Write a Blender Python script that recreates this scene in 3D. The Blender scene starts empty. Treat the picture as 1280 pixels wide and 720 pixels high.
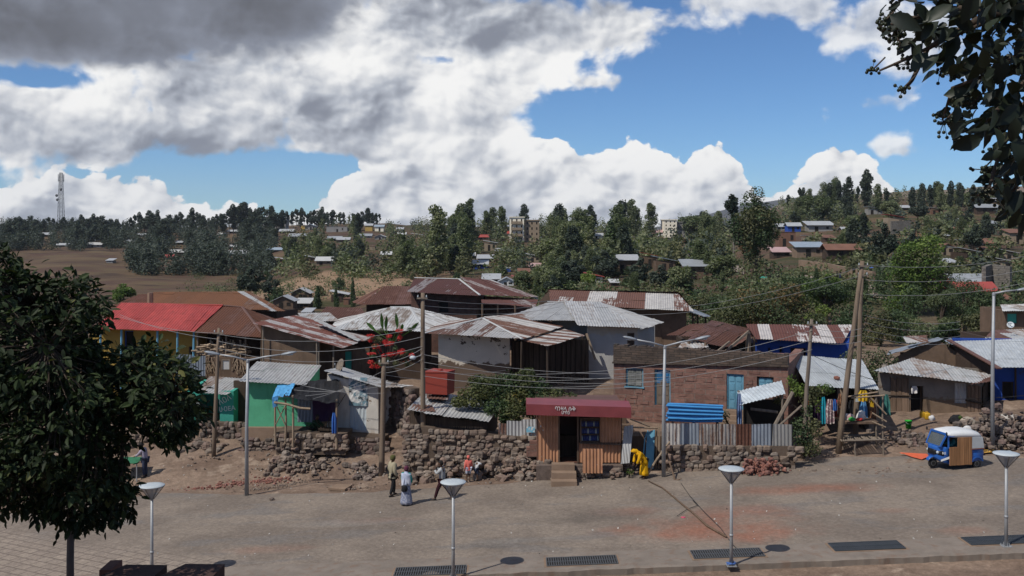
import bpy, bmesh, math, random
from mathutils import Vector, Matrix, noise
R = math.radians
rng = random.Random(7)
sc = bpy.context.scene
col = sc.collection

# ------------------------------------------------------------------ camera, world, sun, exposure
H = 11.2            # eye height above the square
F = 1244.0          # focal length in photo pixels
cd = bpy.data.cameras.new('camera')
cd.lens = 35.0; cd.sensor_width = 36.0; cd.shift_y = -75.0/1280.0
cd.clip_start = 0.2; cd.clip_end = 20000
cam = bpy.data.objects.new('camera', cd); col.objects.link(cam)
cam.location = (0, 0, H); cam.rotation_euler = (R(90), 0, 0)
sc.camera = cam
sc.cycles.use_denoising = True
sc.cycles.max_bounces = 6; sc.cycles.diffuse_bounces = 3; sc.cycles.transparent_max_bounces = 8
sc.view_settings.view_transform = 'Standard'; sc.view_settings.look = 'None'
sc.view_settings.gamma = 1.0; sc.view_settings.exposure = 0.0
SUN_DIR = Vector((-2.0, -1.6, 3.2)).normalized()
sl = bpy.data.lights.new('sun', 'SUN'); sl.energy = 3.95; sl.angle = R(0.53); sl.color = (1.0, 0.95, 0.87)
so = bpy.data.objects.new('sun', sl); col.objects.link(so)
so.rotation_euler = SUN_DIR.to_track_quat('Z', 'Y').to_euler()

class NB:
    """small shader-node writer"""
    def __init__(s, tree): s.t = tree
    def n(s, kind, **kw):
        o = s.t.nodes.new('ShaderNode' + kind)
        for k, v in kw.items(): setattr(o, k, v)
        return o
    def put(s, sock, v):
        if isinstance(v, bpy.types.NodeSocket): s.t.links.new(v, sock)
        elif v is not None:
            if isinstance(v, (tuple, list)) and len(v) == 3 and sock.type == 'RGBA': v = (*v, 1)
            sock.default_value = v
    def m(s, op, a, b=None, c=None, clamp=False):
        o = s.n('Math', operation=op, use_clamp=clamp)
        s.put(o.inputs[0], a)
        if b is not None: s.put(o.inputs[1], b)
        if c is not None: s.put(o.inputs[2], c)
        return o.outputs[0]
    def add(s, a, b): return s.m('ADD', a, b)
    def sub(s, a, b): return s.m('SUBTRACT', a, b)
    def mul(s, a, b): return s.m('MULTIPLY', a, b)
    def sstep(s, x, a, b, lo=0.0, hi=1.0):
        o = s.n('MapRange', interpolation_type='SMOOTHSTEP')
        for i, v in enumerate((x, a, b, lo, hi)): s.put(o.inputs[i], v)
        return o.outputs[0]
    def lin(s, x, a, b, lo=0.0, hi=1.0):
        o = s.n('MapRange')
        for i, v in enumerate((x, a, b, lo, hi)): s.put(o.inputs[i], v)
        return o.outputs[0]
    def mix(s, f, a, b, mode='MIX'):
        o = s.n('Mix', data_type='RGBA', blend_type=mode)
        s.put(o.inputs[0], f); s.put(o.inputs[6], a); s.put(o.inputs[7], b)
        return o.outputs[2]
    def noise(s, vec, scale, detail=4, rough=.55, dist=0.0, flat=False):
        o = s.n('TexNoise')
        if flat: o.noise_dimensions = '2D'
        if vec is not None: s.put(o.inputs['Vector'], vec)
        o.inputs['Scale'].default_value = scale; o.inputs['Detail'].default_value = detail
        o.inputs['Roughness'].default_value = rough; o.inputs['Distortion'].default_value = dist
        return o.outputs[0]
    def voro(s, vec, scale, feat='F1', out='Distance', rand=1.0, smooth=None, flat=False):
        o = s.n('TexVoronoi', feature=feat)
        if flat: o.voronoi_dimensions = '2D'
        if vec is not None: s.put(o.inputs['Vector'], vec)
        o.inputs['Scale'].default_value = scale; o.inputs['Randomness'].default_value = rand
        if smooth is not None: o.inputs['Smoothness'].default_value = smooth
        return o.outputs[out]
    def comb(s, x, y, z=0.0):
        o = s.n('CombineXYZ')
        for i, v in enumerate((x, y, z)): s.put(o.inputs[i], v)
        return o.outputs[0]
    def vadd(s, a, b):
        o = s.n('VectorMath', operation='ADD'); s.put(o.inputs[0], a); s.put(o.inputs[1], b); return o.outputs[0]
    def vmul(s, a, b):
        o = s.n('VectorMath', operation='MULTIPLY'); s.put(o.inputs[0], a); s.put(o.inputs[1], b); return o.outputs[0]

def make_world():
    w = bpy.data.worlds.new('World'); sc.world = w; w.use_nodes = True
    t = w.node_tree; t.nodes.clear(); b = NB(t)
    sky = b.n('TexSky', sky_type='NISHITA'); sky.sun_disc = False
    sky.sun_elevation = math.asin(SUN_DIR.z); sky.sun_rotation = math.atan2(SUN_DIR.x, SUN_DIR.y)
    sky.altitude = 2300; sky.air_density = 1.0; sky.dust_density = 0.3; sky.ozone_density = 2.0
    d = b.n('TexCoord').outputs['Generated']
    sp = b.n('SeparateXYZ'); b.put(sp.inputs[0], d)
    az = b.m('ARCTAN2', sp.outputs[0], sp.outputs[1]); el = b.m('ARCSINE', sp.outputs[2])
    # degrees/10 style units: 1 unit = 0.1 rad
    ax = b.mul(az, 10.0); ey = b.mul(el, 10.0)
    p = b.comb(ax, b.mul(ey, 1.25), 0.3)
    AX = lambda px: math.atan((px-640)/F)*10
    EY = lambda py: math.atan((285-py)/F)*10
    warp = b.noise(p, 1.1, 3, .5, flat=True)
    wv = b.vadd(p, b.comb(b.mul(b.sub(warp, .5), .26), b.mul(b.sub(b.noise(b.vadd(p, (7.1, 3.3, 0)), 1.1, 3, .5, flat=True), .5), .26)))
    def fb(v, d=7): return b.noise(v, 1.25, d, .54, flat=True)
    def big(v):    # billows: rounded heads of two sizes
        return b.add(b.mul(b.voro(v, 1.25, 'SMOOTH_F1', smooth=.6, flat=True), -.95), b.mul(b.voro(v, 3.1, 'SMOOTH_F1', smooth=.5, flat=True), -.45))
    def small(v): return b.add(b.mul(b.voro(v, 7.5, 'SMOOTH_F1', smooth=.4, flat=True), -.24), b.mul(b.noise(v, 7.0, 6, .6, flat=True), .30))
    f0 = fb(wv); f1 = fb(b.vadd(wv, (-.2, .26, 0)), 3)
    g0 = big(wv); g1 = big(b.vadd(wv, (-.13, .20, 0))); k0 = small(wv); k1 = small(b.vadd(wv, (-.035, .05, 0)))
    q0 = b.add(b.add(1.0, g0), b.mul(k0, 1.35))          # about .3 .. .8
    light = b.add(b.mul(b.sub(g0, g1), .62), b.mul(b.sub(k0, k1), .75))
    soft = b.noise(wv, 1.1, 4, .5, flat=True)
    def blob(px, py, sx, sy, wt):
        dx = b.mul(b.sub(ax, AX(px)), F/10/sx); dy = b.mul(b.sub(ey, EY(py)), F/10/sy)
        e = b.m('EXPONENT', b.mul(b.add(b.mul(dx, dx), b.mul(dy, dy)), -1.0))
        return b.mul(e, wt)
    def total(lst):
        r = None
        for q in lst: r = blob(*q) if r is None else b.add(r, blob(*q))
        return r
    blue = b.mix(1.0, sky.outputs[0], (0.52, 0.76, 1.0), 'MULTIPLY')
    # --- heaped cumulus along the horizon
    fc = b.n('FloatCurve'); cv = fc.mapping.curves[0]
    prof = [(-260, 235), (0, 238), (50, 232), (80, 222), (150, 228), (185, 222), (240, 250), (300, 268), (360, 268), (400, 244), (450, 218), (500, 180),
            (540, 152), (600, 158), (640, 178), (672, 175), (690, 172), (708, 175), (750, 190), (774, 185), (790, 182), (806, 184), (850, 205), (868, 193), (882, 190), (898, 193), (924, 208), (955, 236), (985, 232),
            (1010, 218), (1042, 192), (1060, 187), (1076, 191), (1096, 208), (1115, 238), (1150, 262), (1280, 272), (1500, 270)]
    lo, hi = AX(-300), AX(1580)
    pts = [((AX(x)-lo)/(hi-lo), max(0.0, EY(y))/1.6) for x, y in prof]
    while len(cv.points) < len(pts): cv.points.new(.5, .5)
    for pt, (x, y) in zip(cv.points, pts): pt.location = (x, y); pt.handle_type = 'AUTO_CLAMPED'
    fc.mapping.update()
    b.put(fc.inputs['Value'], b.lin(ax, lo, hi))
    top = b.mul(fc.outputs[0], 1.6)
    h = b.add(top, b.mul(b.sub(q0, .50), .36))
    c1 = b.sstep(b.sub(h, ey), -.008, .024)
    low = b.lin(b.m('DIVIDE', ey, b.m('MAXIMUM', top, .2)), 0.0, 1.0)
    s1 = b.add(b.add(.74, light), b.mul(low, .30))
    s1 = b.sub(s1, b.mul(b.sstep(soft, .50, .66), .22))
    s1 = b.m('SMOOTH_MIN', b.m('SMOOTH_MAX', s1, .44, .15), .99, .12)
    # --- broken middle deck
    reg = total([(180, 150, 330, 62, 1.0), (520, 110, 190, 75, .9), (715, 46, 140, 46, .74), (600, 180, 110, 60, .55), (740, 102, 46, 13, .62), (975, 88, 34, 16, .5),
                 (1050, 34, 90, 36, .56), (1105, 137, 75, 13, .62), (1116, 186, 24, 20, .85), (1230, 70, 150, 75, .40), (930, 8, 70, 14, .5), (60, 175, 200, 50, .5),
                 (470, 40, 240, 60, .5), (640, 30, 160, 50, .4), (45, 118, 40, 13, -1.0), (350, 228, 165, 26, -1.7), (560, 74, 36, 9, -.6), (880, 130, 170, 60, -.8), (1120, 60, 70, 40, .3)])
    around = b.sstep(b.m('ABSOLUTE', az), .62, .9, 0.0, .16)
    above = b.sstep(el, .24, .40, 0.0, .34)
    reg = b.add(reg, b.m('MAXIMUM', around, above))
    dn = b.add(reg, b.add(b.mul(b.sub(f0, .5), 1.7), b.mul(b.sub(q0, .5), .62)))
    c2 = b.mul(b.sstep(dn, .30, .72), b.sstep(ax, 1.2, 2.4, 1.0, .84))
    grey = total([(345, 150, 135, 36, .42), (90, 170, 170, 24, .30), (640, 4, 190, 34, .38), (300, 205, 190, 14, .30), (620, 215, 90, 20, .2), (760, 30, 100, 30, .16), (1060, 40, 90, 26, .14), (200, 190, 240, 18, .2), (560, 50, 110, 22, .22), (1120, 195, 30, 12, .2)])
    s2 = b.add(b.add(.88, b.mul(light, .85)), b.mul(b.sub(f0, f1), -.40))
    s2 = b.sub(s2, b.mul(grey, b.sstep(soft, .30, .62, .6, 1.2)))
    s2 = b.sub(s2, b.mul(b.sstep(soft, .50, .68), .16))
    s2 = b.add(s2, b.sstep(dn, .9, .45, 0.0, .12))
    s2 = b.m('SMOOTH_MIN', b.m('SMOOTH_MAX', s2, .34, .2), .99, .12)
    # --- dark flat-bottomed deck overhead
    dk = b.add(total([(100, 30, 270, 58, 1.1), (330, 6, 130, 44, .7), (20, 80, 200, 28, .55), (560, -50, 200, 40, .7)]), b.mul(b.sub(f0, .5), 1.1))
    dk = b.add(dk, b.mul(b.sub(q0, .5), .45))
    c3 = b.sstep(dk, .38, .86)
    s3 = b.add(.235, b.add(b.mul(b.sub(soft, .5), -.35), b.sstep(dk, 1.35, .45, 0.0, .20)))
    s3 = b.m('MAXIMUM', s3, .11)
    def cloudcol(v):
        r = b.n('ValToRGB'); e = r.color_ramp.elements
        e[0].position = 0.0; e[0].color = (.035, .037, .045, 1); e[1].position = 1.0; e[1].color = (.97, .965, .95, 1)
        for ps, cl in ((.16, (.125, .13, .15)), (.34, (.235, .255, .31)), (.60, (.47, .50, .56)), (.82, (.76, .77, .79))):
            k = e.new(ps); k.color = (*cl, 1)
        b.put(r.inputs[0], v)
        return b.mix(1.0, r.outputs[0], (10.0, 10.0, 10.0), 'MULTIPLY')
    out = b.mix(c1, blue, cloudcol(s1))
    out = b.mix(c2, out, cloudcol(s2))
    out = b.mix(c3, out, cloudcol(s3))
    up = b.sstep(sp.outputs[2], -.06, -.01)
    out = b.mix(up, (1.2, 1.15, 1.1), out)
    bg = b.n('Background'); bg.inputs['Strength'].default_value = 0.1
    b.put(bg.inputs['Color'], out)
    o = b.n('OutputWorld'); t.links.new(bg.outputs[0], o.inputs[0])
    w.cycles.sampling_method = 'MANUAL'; w.cycles.sample_map_resolution = 512
make_world()
# ------------------------------------------------------------------ placing: a photo pixel at a chosen distance is a point of the place
def X(px, D): return (px-640.0)/F*D
def Z(py, D): return H-(py-285.0)/F*D
def P(px, py, D): return Vector((X(px, D), D, Z(py, D)))

# ------------------------------------------------------------------ terrain heights
COLS = [-400, 0, 150, 300, 420, 520, 640, 760, 880, 1000, 1140, 1280, 1700]
FAR = {  # distance: screen height of the slope at each column
 140: [390, 390, 392, 395, 400, 395, 385, 372, 365, 355, 345, 345, 345],
 190: [372, 372, 378, 382, 385, 366, 358, 345, 338, 325, 315, 318, 318],
 250: [355, 355, 362, 362, 338, 341, 335, 328, 322, 302, 290, 292, 292],
 330: [345, 345, 341, 343, 319, 318, 312, 310, 306, 284, 272, 272, 272],
 430: [322, 321, 322, 322, 303, 300, 296, 297, 296, 266, 254, 252, 252],
 560: [309, 308, 306, 302, 290, 287, 286, 291, 292, 256, 243, 240, 240],
 720: [292, 289, 287, 285, 283, 283, 288, 293, 294, 254, 238, 234, 234]}
TAB = [(54, [0, 0, .3, .5, .9, 1.5, 1.6, 1.5, 1.5, 1.4, 1.4, 1.8, 2]),
       (70, [1, 1, 1.2, 1.5, 2, 2.4, 2.5, 2.4, 1.8, 1.4, 1.3, 1.4, 1.5]),
       (100, [0, 0, 0, .2, .5, 1.2, 1.6, 1.6, .6, .2, .1, .1, .1])]
for dd in sorted(FAR): TAB.append((dd, [Z(y, dd) for y in FAR[dd]]))
TAB.append((1000, [3, 3, 3, 4, 4, 3, -4, -8, -6, 22, 32, 36, 36]))
TAB.append((1600, [-10]*13)); TAB.append((9000, [-30]*13))
def zb(x): return -0.11+0.04*max(-40, min(40, x))-(0.012*max(0.0, -8-x))
def row_at(vals, u):
    if u <= COLS[0]: return vals[0]
    for i in range(len(COLS)-1):
        if u <= COLS[i+1]:
            t = (u-COLS[i])/(COLS[i+1]-COLS[i]); t = t*t*(3-2*t)
            return vals[i]*(1-t)+vals[i+1]*t
    return vals[-1]
def sm(t): t = max(0.0, min(1.0, t)); return t*t*(3-2*t)
TERRACE = 7.1
def G(x, D):
    if D < 5: return TERRACE+2.4*(1-sm((D-3.0)/2))
    if D < 11.3: return TERRACE
    if D < 27: return max(TERRACE-5.4*sm((D-11.3)/3.2), 1.7)+(zb(x)-.75-1.7)*max(0, (D-14.5)/12.5)
    if D < 47:
        z = zb(x)
        if D < 32.6: z -= .16+.10*sm((31.5-D)/4.5)+.5*sm((30-D)/3)
        else: z -= .02
        if D > 44 and x < -6: z -= .16*sm((D-44)/3)
        return z
    u = 640+F*x/D
    d0, v0 = 47, None
    z0 = G(X(u, 46.99), 46.99)
    for dd, vals in TAB:
        z1 = row_at(vals, u)
        if D <= dd:
            t = (D-d0)/(dd-d0)
            z = z0*(1-t)+z1*t
            if D > 110:
                z += .006*D*(noise.noise(Vector((x*.03, D*.03, 1.7))))*min(1, (D-110)/80)
            return z
        d0, z0 = dd, z1
    return z0
def hit(px, py, d0=60):
    """where the sight line through a photo pixel meets the slope"""
    D = d0
    while D < 1500:
        if G(X(px, D), D) >= Z(py, D): return D
        D += 1.0 if D < 250 else 2.5
    return 600
def hitnear(px, py):
    D = 30.0
    while D < 60:
        if G(X(px, D), D) >= Z(py, D): return D
        D += .05
    return 60

# ------------------------------------------------------------------ mesh building
class MB:
    def __init__(s): s.v = []; s.f = []; s.m = []; s.r = []; s.uv = []
    def face(s, idx, mat=0, r=0.0, uv=None): s.f.append(tuple(idx)); s.m.append(mat); s.r.append(r); s.uv.append(uv)
    def poly(s, pts, mat=0, r=0.0, uv=None):
        n = len(s.v); s.v.extend(tuple(p) for p in pts); s.face(range(n, n+len(pts)), mat, r, uv)
    def hexa(s, p, mat=0, r=0.0):
        """8 corners: bottom ring 0-3, top ring 4-7 (counter-clockwise from above)"""
        n = len(s.v); s.v.extend(tuple(q) for q in p)
        for q in ((3, 2, 1, 0), (4, 5, 6, 7), (0, 1, 5, 4), (1, 2, 6, 5), (2, 3, 7, 6), (3, 0, 4, 7)): s.face([n+i for i in q], mat, r)
    def box(s, x0, x1, y0, y1, z0, z1, mat=0, r=0.0):
        s.hexa([(x0, y0, z0), (x1, y0, z0), (x1, y1, z0), (x0, y1, z0), (x0, y0, z1), (x1, y0, z1), (x1, y1, z1), (x0, y1, z1)], mat, r)
    def beam(s, a, b, w, h=None, mat=0, r=0.0, up=(0, 0, 1)):
        """square bar between two points"""
        a = Vector(a); b = Vector(b); h = h or w
        d = (b-a).normalized(); u = Vector(up)
        if abs(d.dot(u)) > .95: u = Vector((0, 1, 0))
        e = d.cross(u).normalized(); g = e.cross(d)
        q = []
        for c in (a, b):
            for i, j in ((-1, -1), (1, -1), (1, 1), (-1, 1)): q.append(c+e*(i*w/2)+g*(j*h/2))
        n = len(s.v); s.v.extend(tuple(x) for x in q)
        for f in ((3, 2, 1, 0), (4, 5, 6, 7), (0, 1, 5, 4), (1, 2, 6, 5), (2, 3, 7, 6), (3, 0, 4, 7)): s.face([n+i for i in f], mat, r)
    def tube(s, pts, rad, n=7, mat=0, r=0.0, cap=True, squash=1.0):
        pts = [Vector(p) for p in pts]
        if not isinstance(rad, (list, tuple)): rad = [rad]*len(pts)
        base = len(s.v); prev = None
        for i, p in enumerate(pts):
            d = (pts[min(i+1, len(pts)-1)]-pts[max(i-1, 0)])
            d = d.normalized() if d.length > 1e-9 else Vector((0, 0, 1))
            if prev is None:
                u = Vector((0, 0, 1)) if abs(d.z) < .9 else Vector((1, 0, 0))
                e = d.cross(u).normalized()
            else:
                e = (prev-d*prev.dot(d)).normalized()
            prev = e; g = d.cross(e)
            for k in range(n):
                a = 2*math.pi*k/n
                s.v.append(tuple(p+e*(math.cos(a)*rad[i])+g*(math.sin(a)*rad[i]*squash)))
        for i in range(len(pts)-1):
            for k in range(n):
                a = base+i*n+k; b = base+i*n+(k+1) % n
                s.face((a, b, b+n, a+n), mat, r)
        if cap:
            s.face([base+k for k in reversed(range(n))], mat, r); s.face([base+(len(pts)-1)*n+k for k in range(n)], mat, r)
    def ring(s, secs, mat=0, r=0.0, cap=True):
        """loft: list of rings with equal counts"""
        n = len(secs[0]); base = len(s.v)
        for q in secs: s.v.extend(tuple(p) for p in q)
        for i in range(len(secs)-1):
            for k in range(n):
                a = base+i*n+k; b = base+i*n+(k+1) % n
                s.face((a, b, b+n, a+n), mat, r)
        if cap:
            s.face([base+k for k in reversed(range(n))], mat, r); s.face([base+(len(secs)-1)*n+k for k in range(n)], mat, r)
    def lathe(s, c, prof, n=14, mat=0, sx=1.0, sy=1.0):
        c = Vector(c)
        s.ring([[c+Vector((math.cos(2*math.pi*k/n)*q*sx, math.sin(2*math.pi*k/n)*q*sy, z)) for k in range(n)] for q, z in prof], mat)
    def blobby(s, c, rx, ry, rz, seed=0, n=7, rows=5, rough=.2, mat=0, r=0.0, rot=0.0, sq=1.0):
        c = Vector(c); secs = []; o = Vector((seed*3.17 % 50, seed*1.31 % 50, seed*.77 % 50))
        cr, sr = math.cos(rot), math.sin(rot)
        for j in range(rows):
            t = -math.pi/2+math.pi*(j+.35)/(rows-.3)
            q = []
            for k in range(n):
                a = 2*math.pi*k/n
                d = Vector((math.cos(a)*math.cos(t), math.sin(a)*math.cos(t), math.sin(t)))
                if sq != 1.0: d = Vector([math.copysign(abs(w)**sq, w) for w in d])
                f = 1+rough*2*noise.noise(d*1.4+o)
                x, y = d.x*rx*f, d.y*ry*f
                q.append(c+Vector((x*cr-y*sr, x*sr+y*cr, d.z*rz*f)))
            secs.append(q)
        s.ring(secs, mat, r)
    def sheet(s, poly, pitch=.17, amp=.018, sw=.86, sl=1.9, seed=0, mats=(0,), mat=None, sag=.03, lift=.02, jit=.05, raw=False):
        """corrugated iron laid sheet by sheet over a planar polygon; its first edge is the eave"""
        poly = [Vector(p) for p in poly]; g = random.Random(seed)
        u = (poly[1]-poly[0]).normalized(); nrm = Vector((0, 0, 0))
        for i in range(len(poly)): nrm += poly[i].cross(poly[(i+1) % len(poly)])
        nrm.normalize()
        v = nrm.cross(u).normalized(); u = v.cross(nrm)
        o = poly[0]; q = [((p-o).dot(u), (p-o).dot(v)) for p in poly]
        umin = min(a for a, b in q); umax = max(a for a, b in q)
        def span(x):
            ys = []
            for i in range(len(q)):
                (x0, y0), (x1, y1) = q[i], q[(i+1) % len(q)]
                if abs(x1-x0) < 1e-9: continue
                t = (x-x0)/(x1-x0)
                if -1e-6 <= t <= 1+1e-6: ys.append(y0+(y1-y0)*t)
            return (min(ys), max(ys)) if len(ys) > 1 else (0, 0)
        step = pitch/4; x = umin; vmin = min(b for a, b in q); vmax = max(b for a, b in q)
        while x < umax-1e-4:
            xe = min(umax, x+sw); nc = max(2, int(round((xe-x)/step)))
            y = vmin-g.random()*.25*sl; k = 0
            off = g.uniform(-jit, jit); rc = g.random()
            while y < vmax:
                ye = y+sl; rv = min(1, max(0, rc+g.uniform(-.14, .14))); mm = mat if mat is not None else mats[g.randrange(len(mats))]
                tilt = g.uniform(-.012, .012); lf = g.uniform(0, lift)+.012*(k % 2)
                cols_ = []
                for i in range(nc+1):
                    xx = x+(xe-x)*i/nc; lo, hi = span(min(max(xx, umin+1e-5), umax-1e-5))
                    a = max(y, lo+(off if y <= lo else 0)); b = min(ye+.06, hi)
                    cols_.append((xx, a, max(a, b)))
                if max(c[2]-c[1] for c in cols_) > .05:
                    n0 = len(s.v)
                    for xx, a, b in cols_:
                        w = amp*math.sin(2*math.pi*xx/pitch)
                        for t in (0, .5, 1):
                            yy = a+(b-a)*t
                            d = w+lf+tilt*(xx-x)+(.03*t if k else .02)*lift
                            d += sag*noise.noise(Vector((xx*.35+seed, yy*.35, seed*1.3)))
                            s.v.append(tuple(o+u*xx+v*yy+nrm*d))
                    for i in range(nc):
                        for t in (0, 1):
                            a = n0+i*3+t
                            uvs = []
                            for ii, tt in ((i, t), (i+1, t), (i+1, t+1), (i, t+1)):
                                c = cols_[ii]; uvs.append((c[0]+seed*3.1, c[1]+(c[2]-c[1])*tt/2+seed*1.7))
                            s.face((a, a+3, a+4, a+1), mm, rv, uvs)
                y = ye; k += 1
            x = xe
    def build(s, name, mats, parent=None, smooth=False, label=None):
        me = bpy.data.meshes.new(name); me.from_pydata(s.v, [], s.f)
        if not isinstance(mats, (list, tuple)): mats = [mats]
        for m in mats: me.materials.append(m)
        me.polygons.foreach_set('material_index', s.m)
        a = me.attributes.new('rnd', 'FLOAT', 'FACE'); a.data.foreach_set('value', s.r)
        if any(q is not None for q in s.uv):
            l = me.uv_layers.new(name='UVMap'); buf = []
            for f, q in zip(s.f, s.uv):
                for i in range(len(f)): buf.extend(q[i] if q else (0, 0))
            l.data.foreach_set('uv', buf)
        if smooth: me.polygons.foreach_set('use_smooth', [True]*len(s.f))
        me.update()
        o = bpy.data.objects.new(name, me); col.objects.link(o)
        if label: o['label'] = label
        if parent is not None: attach(o, parent)
        return o
def abs_loc(o):
    l = o.location.copy(); p = o.parent
    while p: l += p.location; p = p.parent
    return l
def attach(o, parent):
    """keeps the mesh where it was written (no rotated parents while building)"""
    o.parent = parent; o.location = o.location-abs_loc(parent)
def tag(o, label, cat, group=None, kind=None):
    if label: o['label'] = label
    if cat: o['category'] = cat
    if group: o['group'] = group
    if kind: o['kind'] = kind
    return o
def thing(name, label, cat, loc, group=None):
    o = bpy.data.objects.new(name, None); o.empty_display_size = .3; col.objects.link(o); o.location = loc
    return tag(o, label, cat, group)
def recenter(o, loc):
    """move a single-mesh thing's origin to its base"""
    loc = Vector(loc); o.data.transform(Matrix.Translation(-loc)); o.location = loc; return o
def structure(name, mb, mats, smooth=False, kind='structure'):
    o = mb.build(name, mats, None, smooth); o['kind'] = kind; return o
def copy_tree(o, parent=None, loc=None, rotz=None, scale=None, label=None, group=None):
    c = o.copy(); col.objects.link(c)
    if parent is not None: c.parent = parent
    if loc is not None: c.location = loc
    if rotz is not None: c.rotation_euler = (0, 0, rotz)
    if scale is not None: c.scale = scale
    if label: c['label'] = label
    if group: c['group'] = group
    for ch in o.children: copy_tree(ch, c)
    return c

# ------------------------------------------------------------------ materials
def newmat(name):
    m = bpy.data.materials.new(name); m.use_nodes = True
    t = m.node_tree; b = NB(t); bs = t.nodes['Principled BSDF']
    bs.inputs['Roughness'].default_value = .85
    try: bs.inputs['Specular IOR Level'].default_value = .3
    except Exception: pass
    return m, b, bs
def bump(b, bs, h, strength=.4, dist=.02):
    o = b.n('Bump'); o.inputs['Strength'].default_value = strength; o.inputs['Distance'].default_value = dist
    b.put(o.inputs['Height'], h); b.put(bs.inputs['Normal'], o.outputs[0])
def flat(name, c, rough=.7, metal=0.0, var=.18, scale=3.0, spec=.3, bmp=0.0):
    m, b, bs = newmat(name)
    co = b.n('TexCoord').outputs['Object']
    n = b.noise(co, scale, 6, .6)
    k = b.lin(n, .25, .75, 1-var, 1+var)
    b.put(bs.inputs['Base Color'], b.mix(1.0, c, b.comb(k, k, k), 'MULTIPLY'))
    bs.inputs['Roughness'].default_value = rough; bs.inputs['Metallic'].default_value = metal
    bs.inputs['Specular IOR Level'].default_value = spec
    if bmp: bump(b, bs, n, bmp, .03)
    return m
def tin(name, base, rust, amount=.5, hard=.1, rvar=.6, stripe=.5, dull=.55, third=None):
    """corrugated iron: the sheet colour, its rust and how much of it"""
    m, b, bs = newmat(name)
    uv = b.n('UVMap').outputs[0]
    rn = b.n('Attribute', attribute_name='rnd').outputs['Fac']
    st = b.noise(b.vmul(uv, (7.0, .55, 1)), 1.0, 5, .6)
    pt = b.noise(b.vmul(uv, (1.6, 1.1, 1)), 1.0, 6, .62)
    fi = b.noise(b.vmul(uv, (22, 9, 1)), 1.0, 3, .6)
    x = b.add(b.mul(st, stripe), b.mul(pt, 1-stripe))
    x = b.add(x, b.mul(b.sub(fi, .5), .16))
    x = b.add(x, b.mul(b.sub(rn, .5), rvar))
    f = b.sstep(x, 1-amount-hard, 1-amount+hard)
    dirt = b.lin(b.noise(b.vmul(uv, (2.5, 1.2, 1)), 1.0, 5, .6), .3, .75, .72, 1.1)
    rv = b.lin(rn, 0, 1, .86, 1.1)
    c0 = b.mix(1.0, base, b.comb(dirt, dirt, dirt), 'MULTIPLY')
    rcol = b.mix(b.sstep(fi, .35, .7), rust, tuple(q*.55 for q in rust))
    if third: rcol = b.mix(b.sstep(pt, .5, .6), rcol, third)
    cc = b.mix(f, c0, rcol)
    b.put(bs.inputs['Base Color'], b.mix(1.0, cc, b.comb(rv, rv, rv), 'MULTIPLY'))
    b.put(bs.inputs['Roughness'], b.lin(f, 0, 1, dull, .9))
    bs.inputs['Specular IOR Level'].default_value = .4
    return m
def wallmat(name, base, low=None, lowz=None, flake=None, flake_amt=.0, var=.25, scale=1.3, bmp=.35, stain=None):
    m, b, bs = newmat(name)
    co = b.n('TexCoord').outputs['Object']
    n1 = b.noise(co, scale, 7, .62); n2 = b.noise(co, scale*6, 4, .6)
    k = b.add(b.lin(n1, .28, .72, 1-var, 1+var*.7), b.mul(b.sub(n2, .5), var*.8))
    c = b.mix(1.0, base, b.comb(k, k, k), 'MULTIPLY')
    if stain:
        c = b.mix(b.mul(b.sstep(b.noise(b.vmul(co, (3, 3, .7)), 1.0, 5, .6), .5, .7), .7), c, stain)
    if flake:
        fn = b.add(b.noise(co, 2.6, 8, .7), b.mul(b.sub(b.noise(co, .7, 2, .5), .5), .5))
        c = b.mix(b.sstep(fn, 1-flake_amt-.015, 1-flake_amt+.015), c, flake)
    if low:
        sp = b.n('SeparateXYZ'); b.put(sp.inputs[0], co)
        edge = b.add(sp.outputs[2], b.mul(b.sub(b.noise(co, 1.6, 8, .72), .5), 1.9))
        c = b.mix(b.sstep(edge, lowz+.06, lowz-.06), c, b.mix(1.0, low, b.comb(k, k, k), 'MULTIPLY'))
    b.put(bs.inputs['Base Color'], c); bs.inputs['Roughness'].default_value = .93
    bs.inputs['Specular IOR Level'].default_value = .15
    if bmp: bump(b, bs, b.add(n1, b.mul(n2, .5)), bmp, .05)
    return m
def wood(name, c, c2=None, var=.3, sc_=(9, 9, .8)):
    m, b, bs = newmat(name)
    co = b.n('TexCoord').outputs['Object']; rn = b.n('Attribute', attribute_name='rnd').outputs['Fac']
    n = b.noise(b.vmul(co, sc_), 1.0, 5, .6)
    k = b.mul(b.lin(n, .3, .7, 1-var, 1+var), b.lin(rn, 0, 1, .75, 1.2))
    cc = b.mix(b.noise(co, .8, 3), c, c2) if c2 else c
    b.put(bs.inputs['Base Color'], b.mix(1.0, cc, b.comb(k, k, k), 'MULTIPLY'))
    bump(b, bs, n, .3, .02); bs.inputs['Specular IOR Level'].default_value = .15
    return m
def stonemat(name, cols_, var=.3):
    m, b, bs = newmat(name)
    co = b.n('TexCoord').outputs['Object']; rn = b.n('Attribute', attribute_name='rnd').outputs['Fac']
    r = b.n('ValToRGB'); r.color_ramp.interpolation = 'CONSTANT'; e = r.color_ramp.elements
    for i, c in enumerate(cols_):
        if i < 2: e[i].position = i/len(cols_); e[i].color = (*c, 1)
        else: q = e.new(i/len(cols_)); q.color = (*c, 1)
    b.put(r.inputs[0], rn)
    n = b.noise(co, 6, 6, .65); k = b.lin(n, .28, .72, 1-var, 1+var)
    b.put(bs.inputs['Base Color'], b.mix(1.0, r.outputs[0], b.comb(k, k, k), 'MULTIPLY'))
    bump(b, bs, n, .5, .04); bs.inputs['Specular IOR Level'].default_value = .15
    return m
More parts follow.
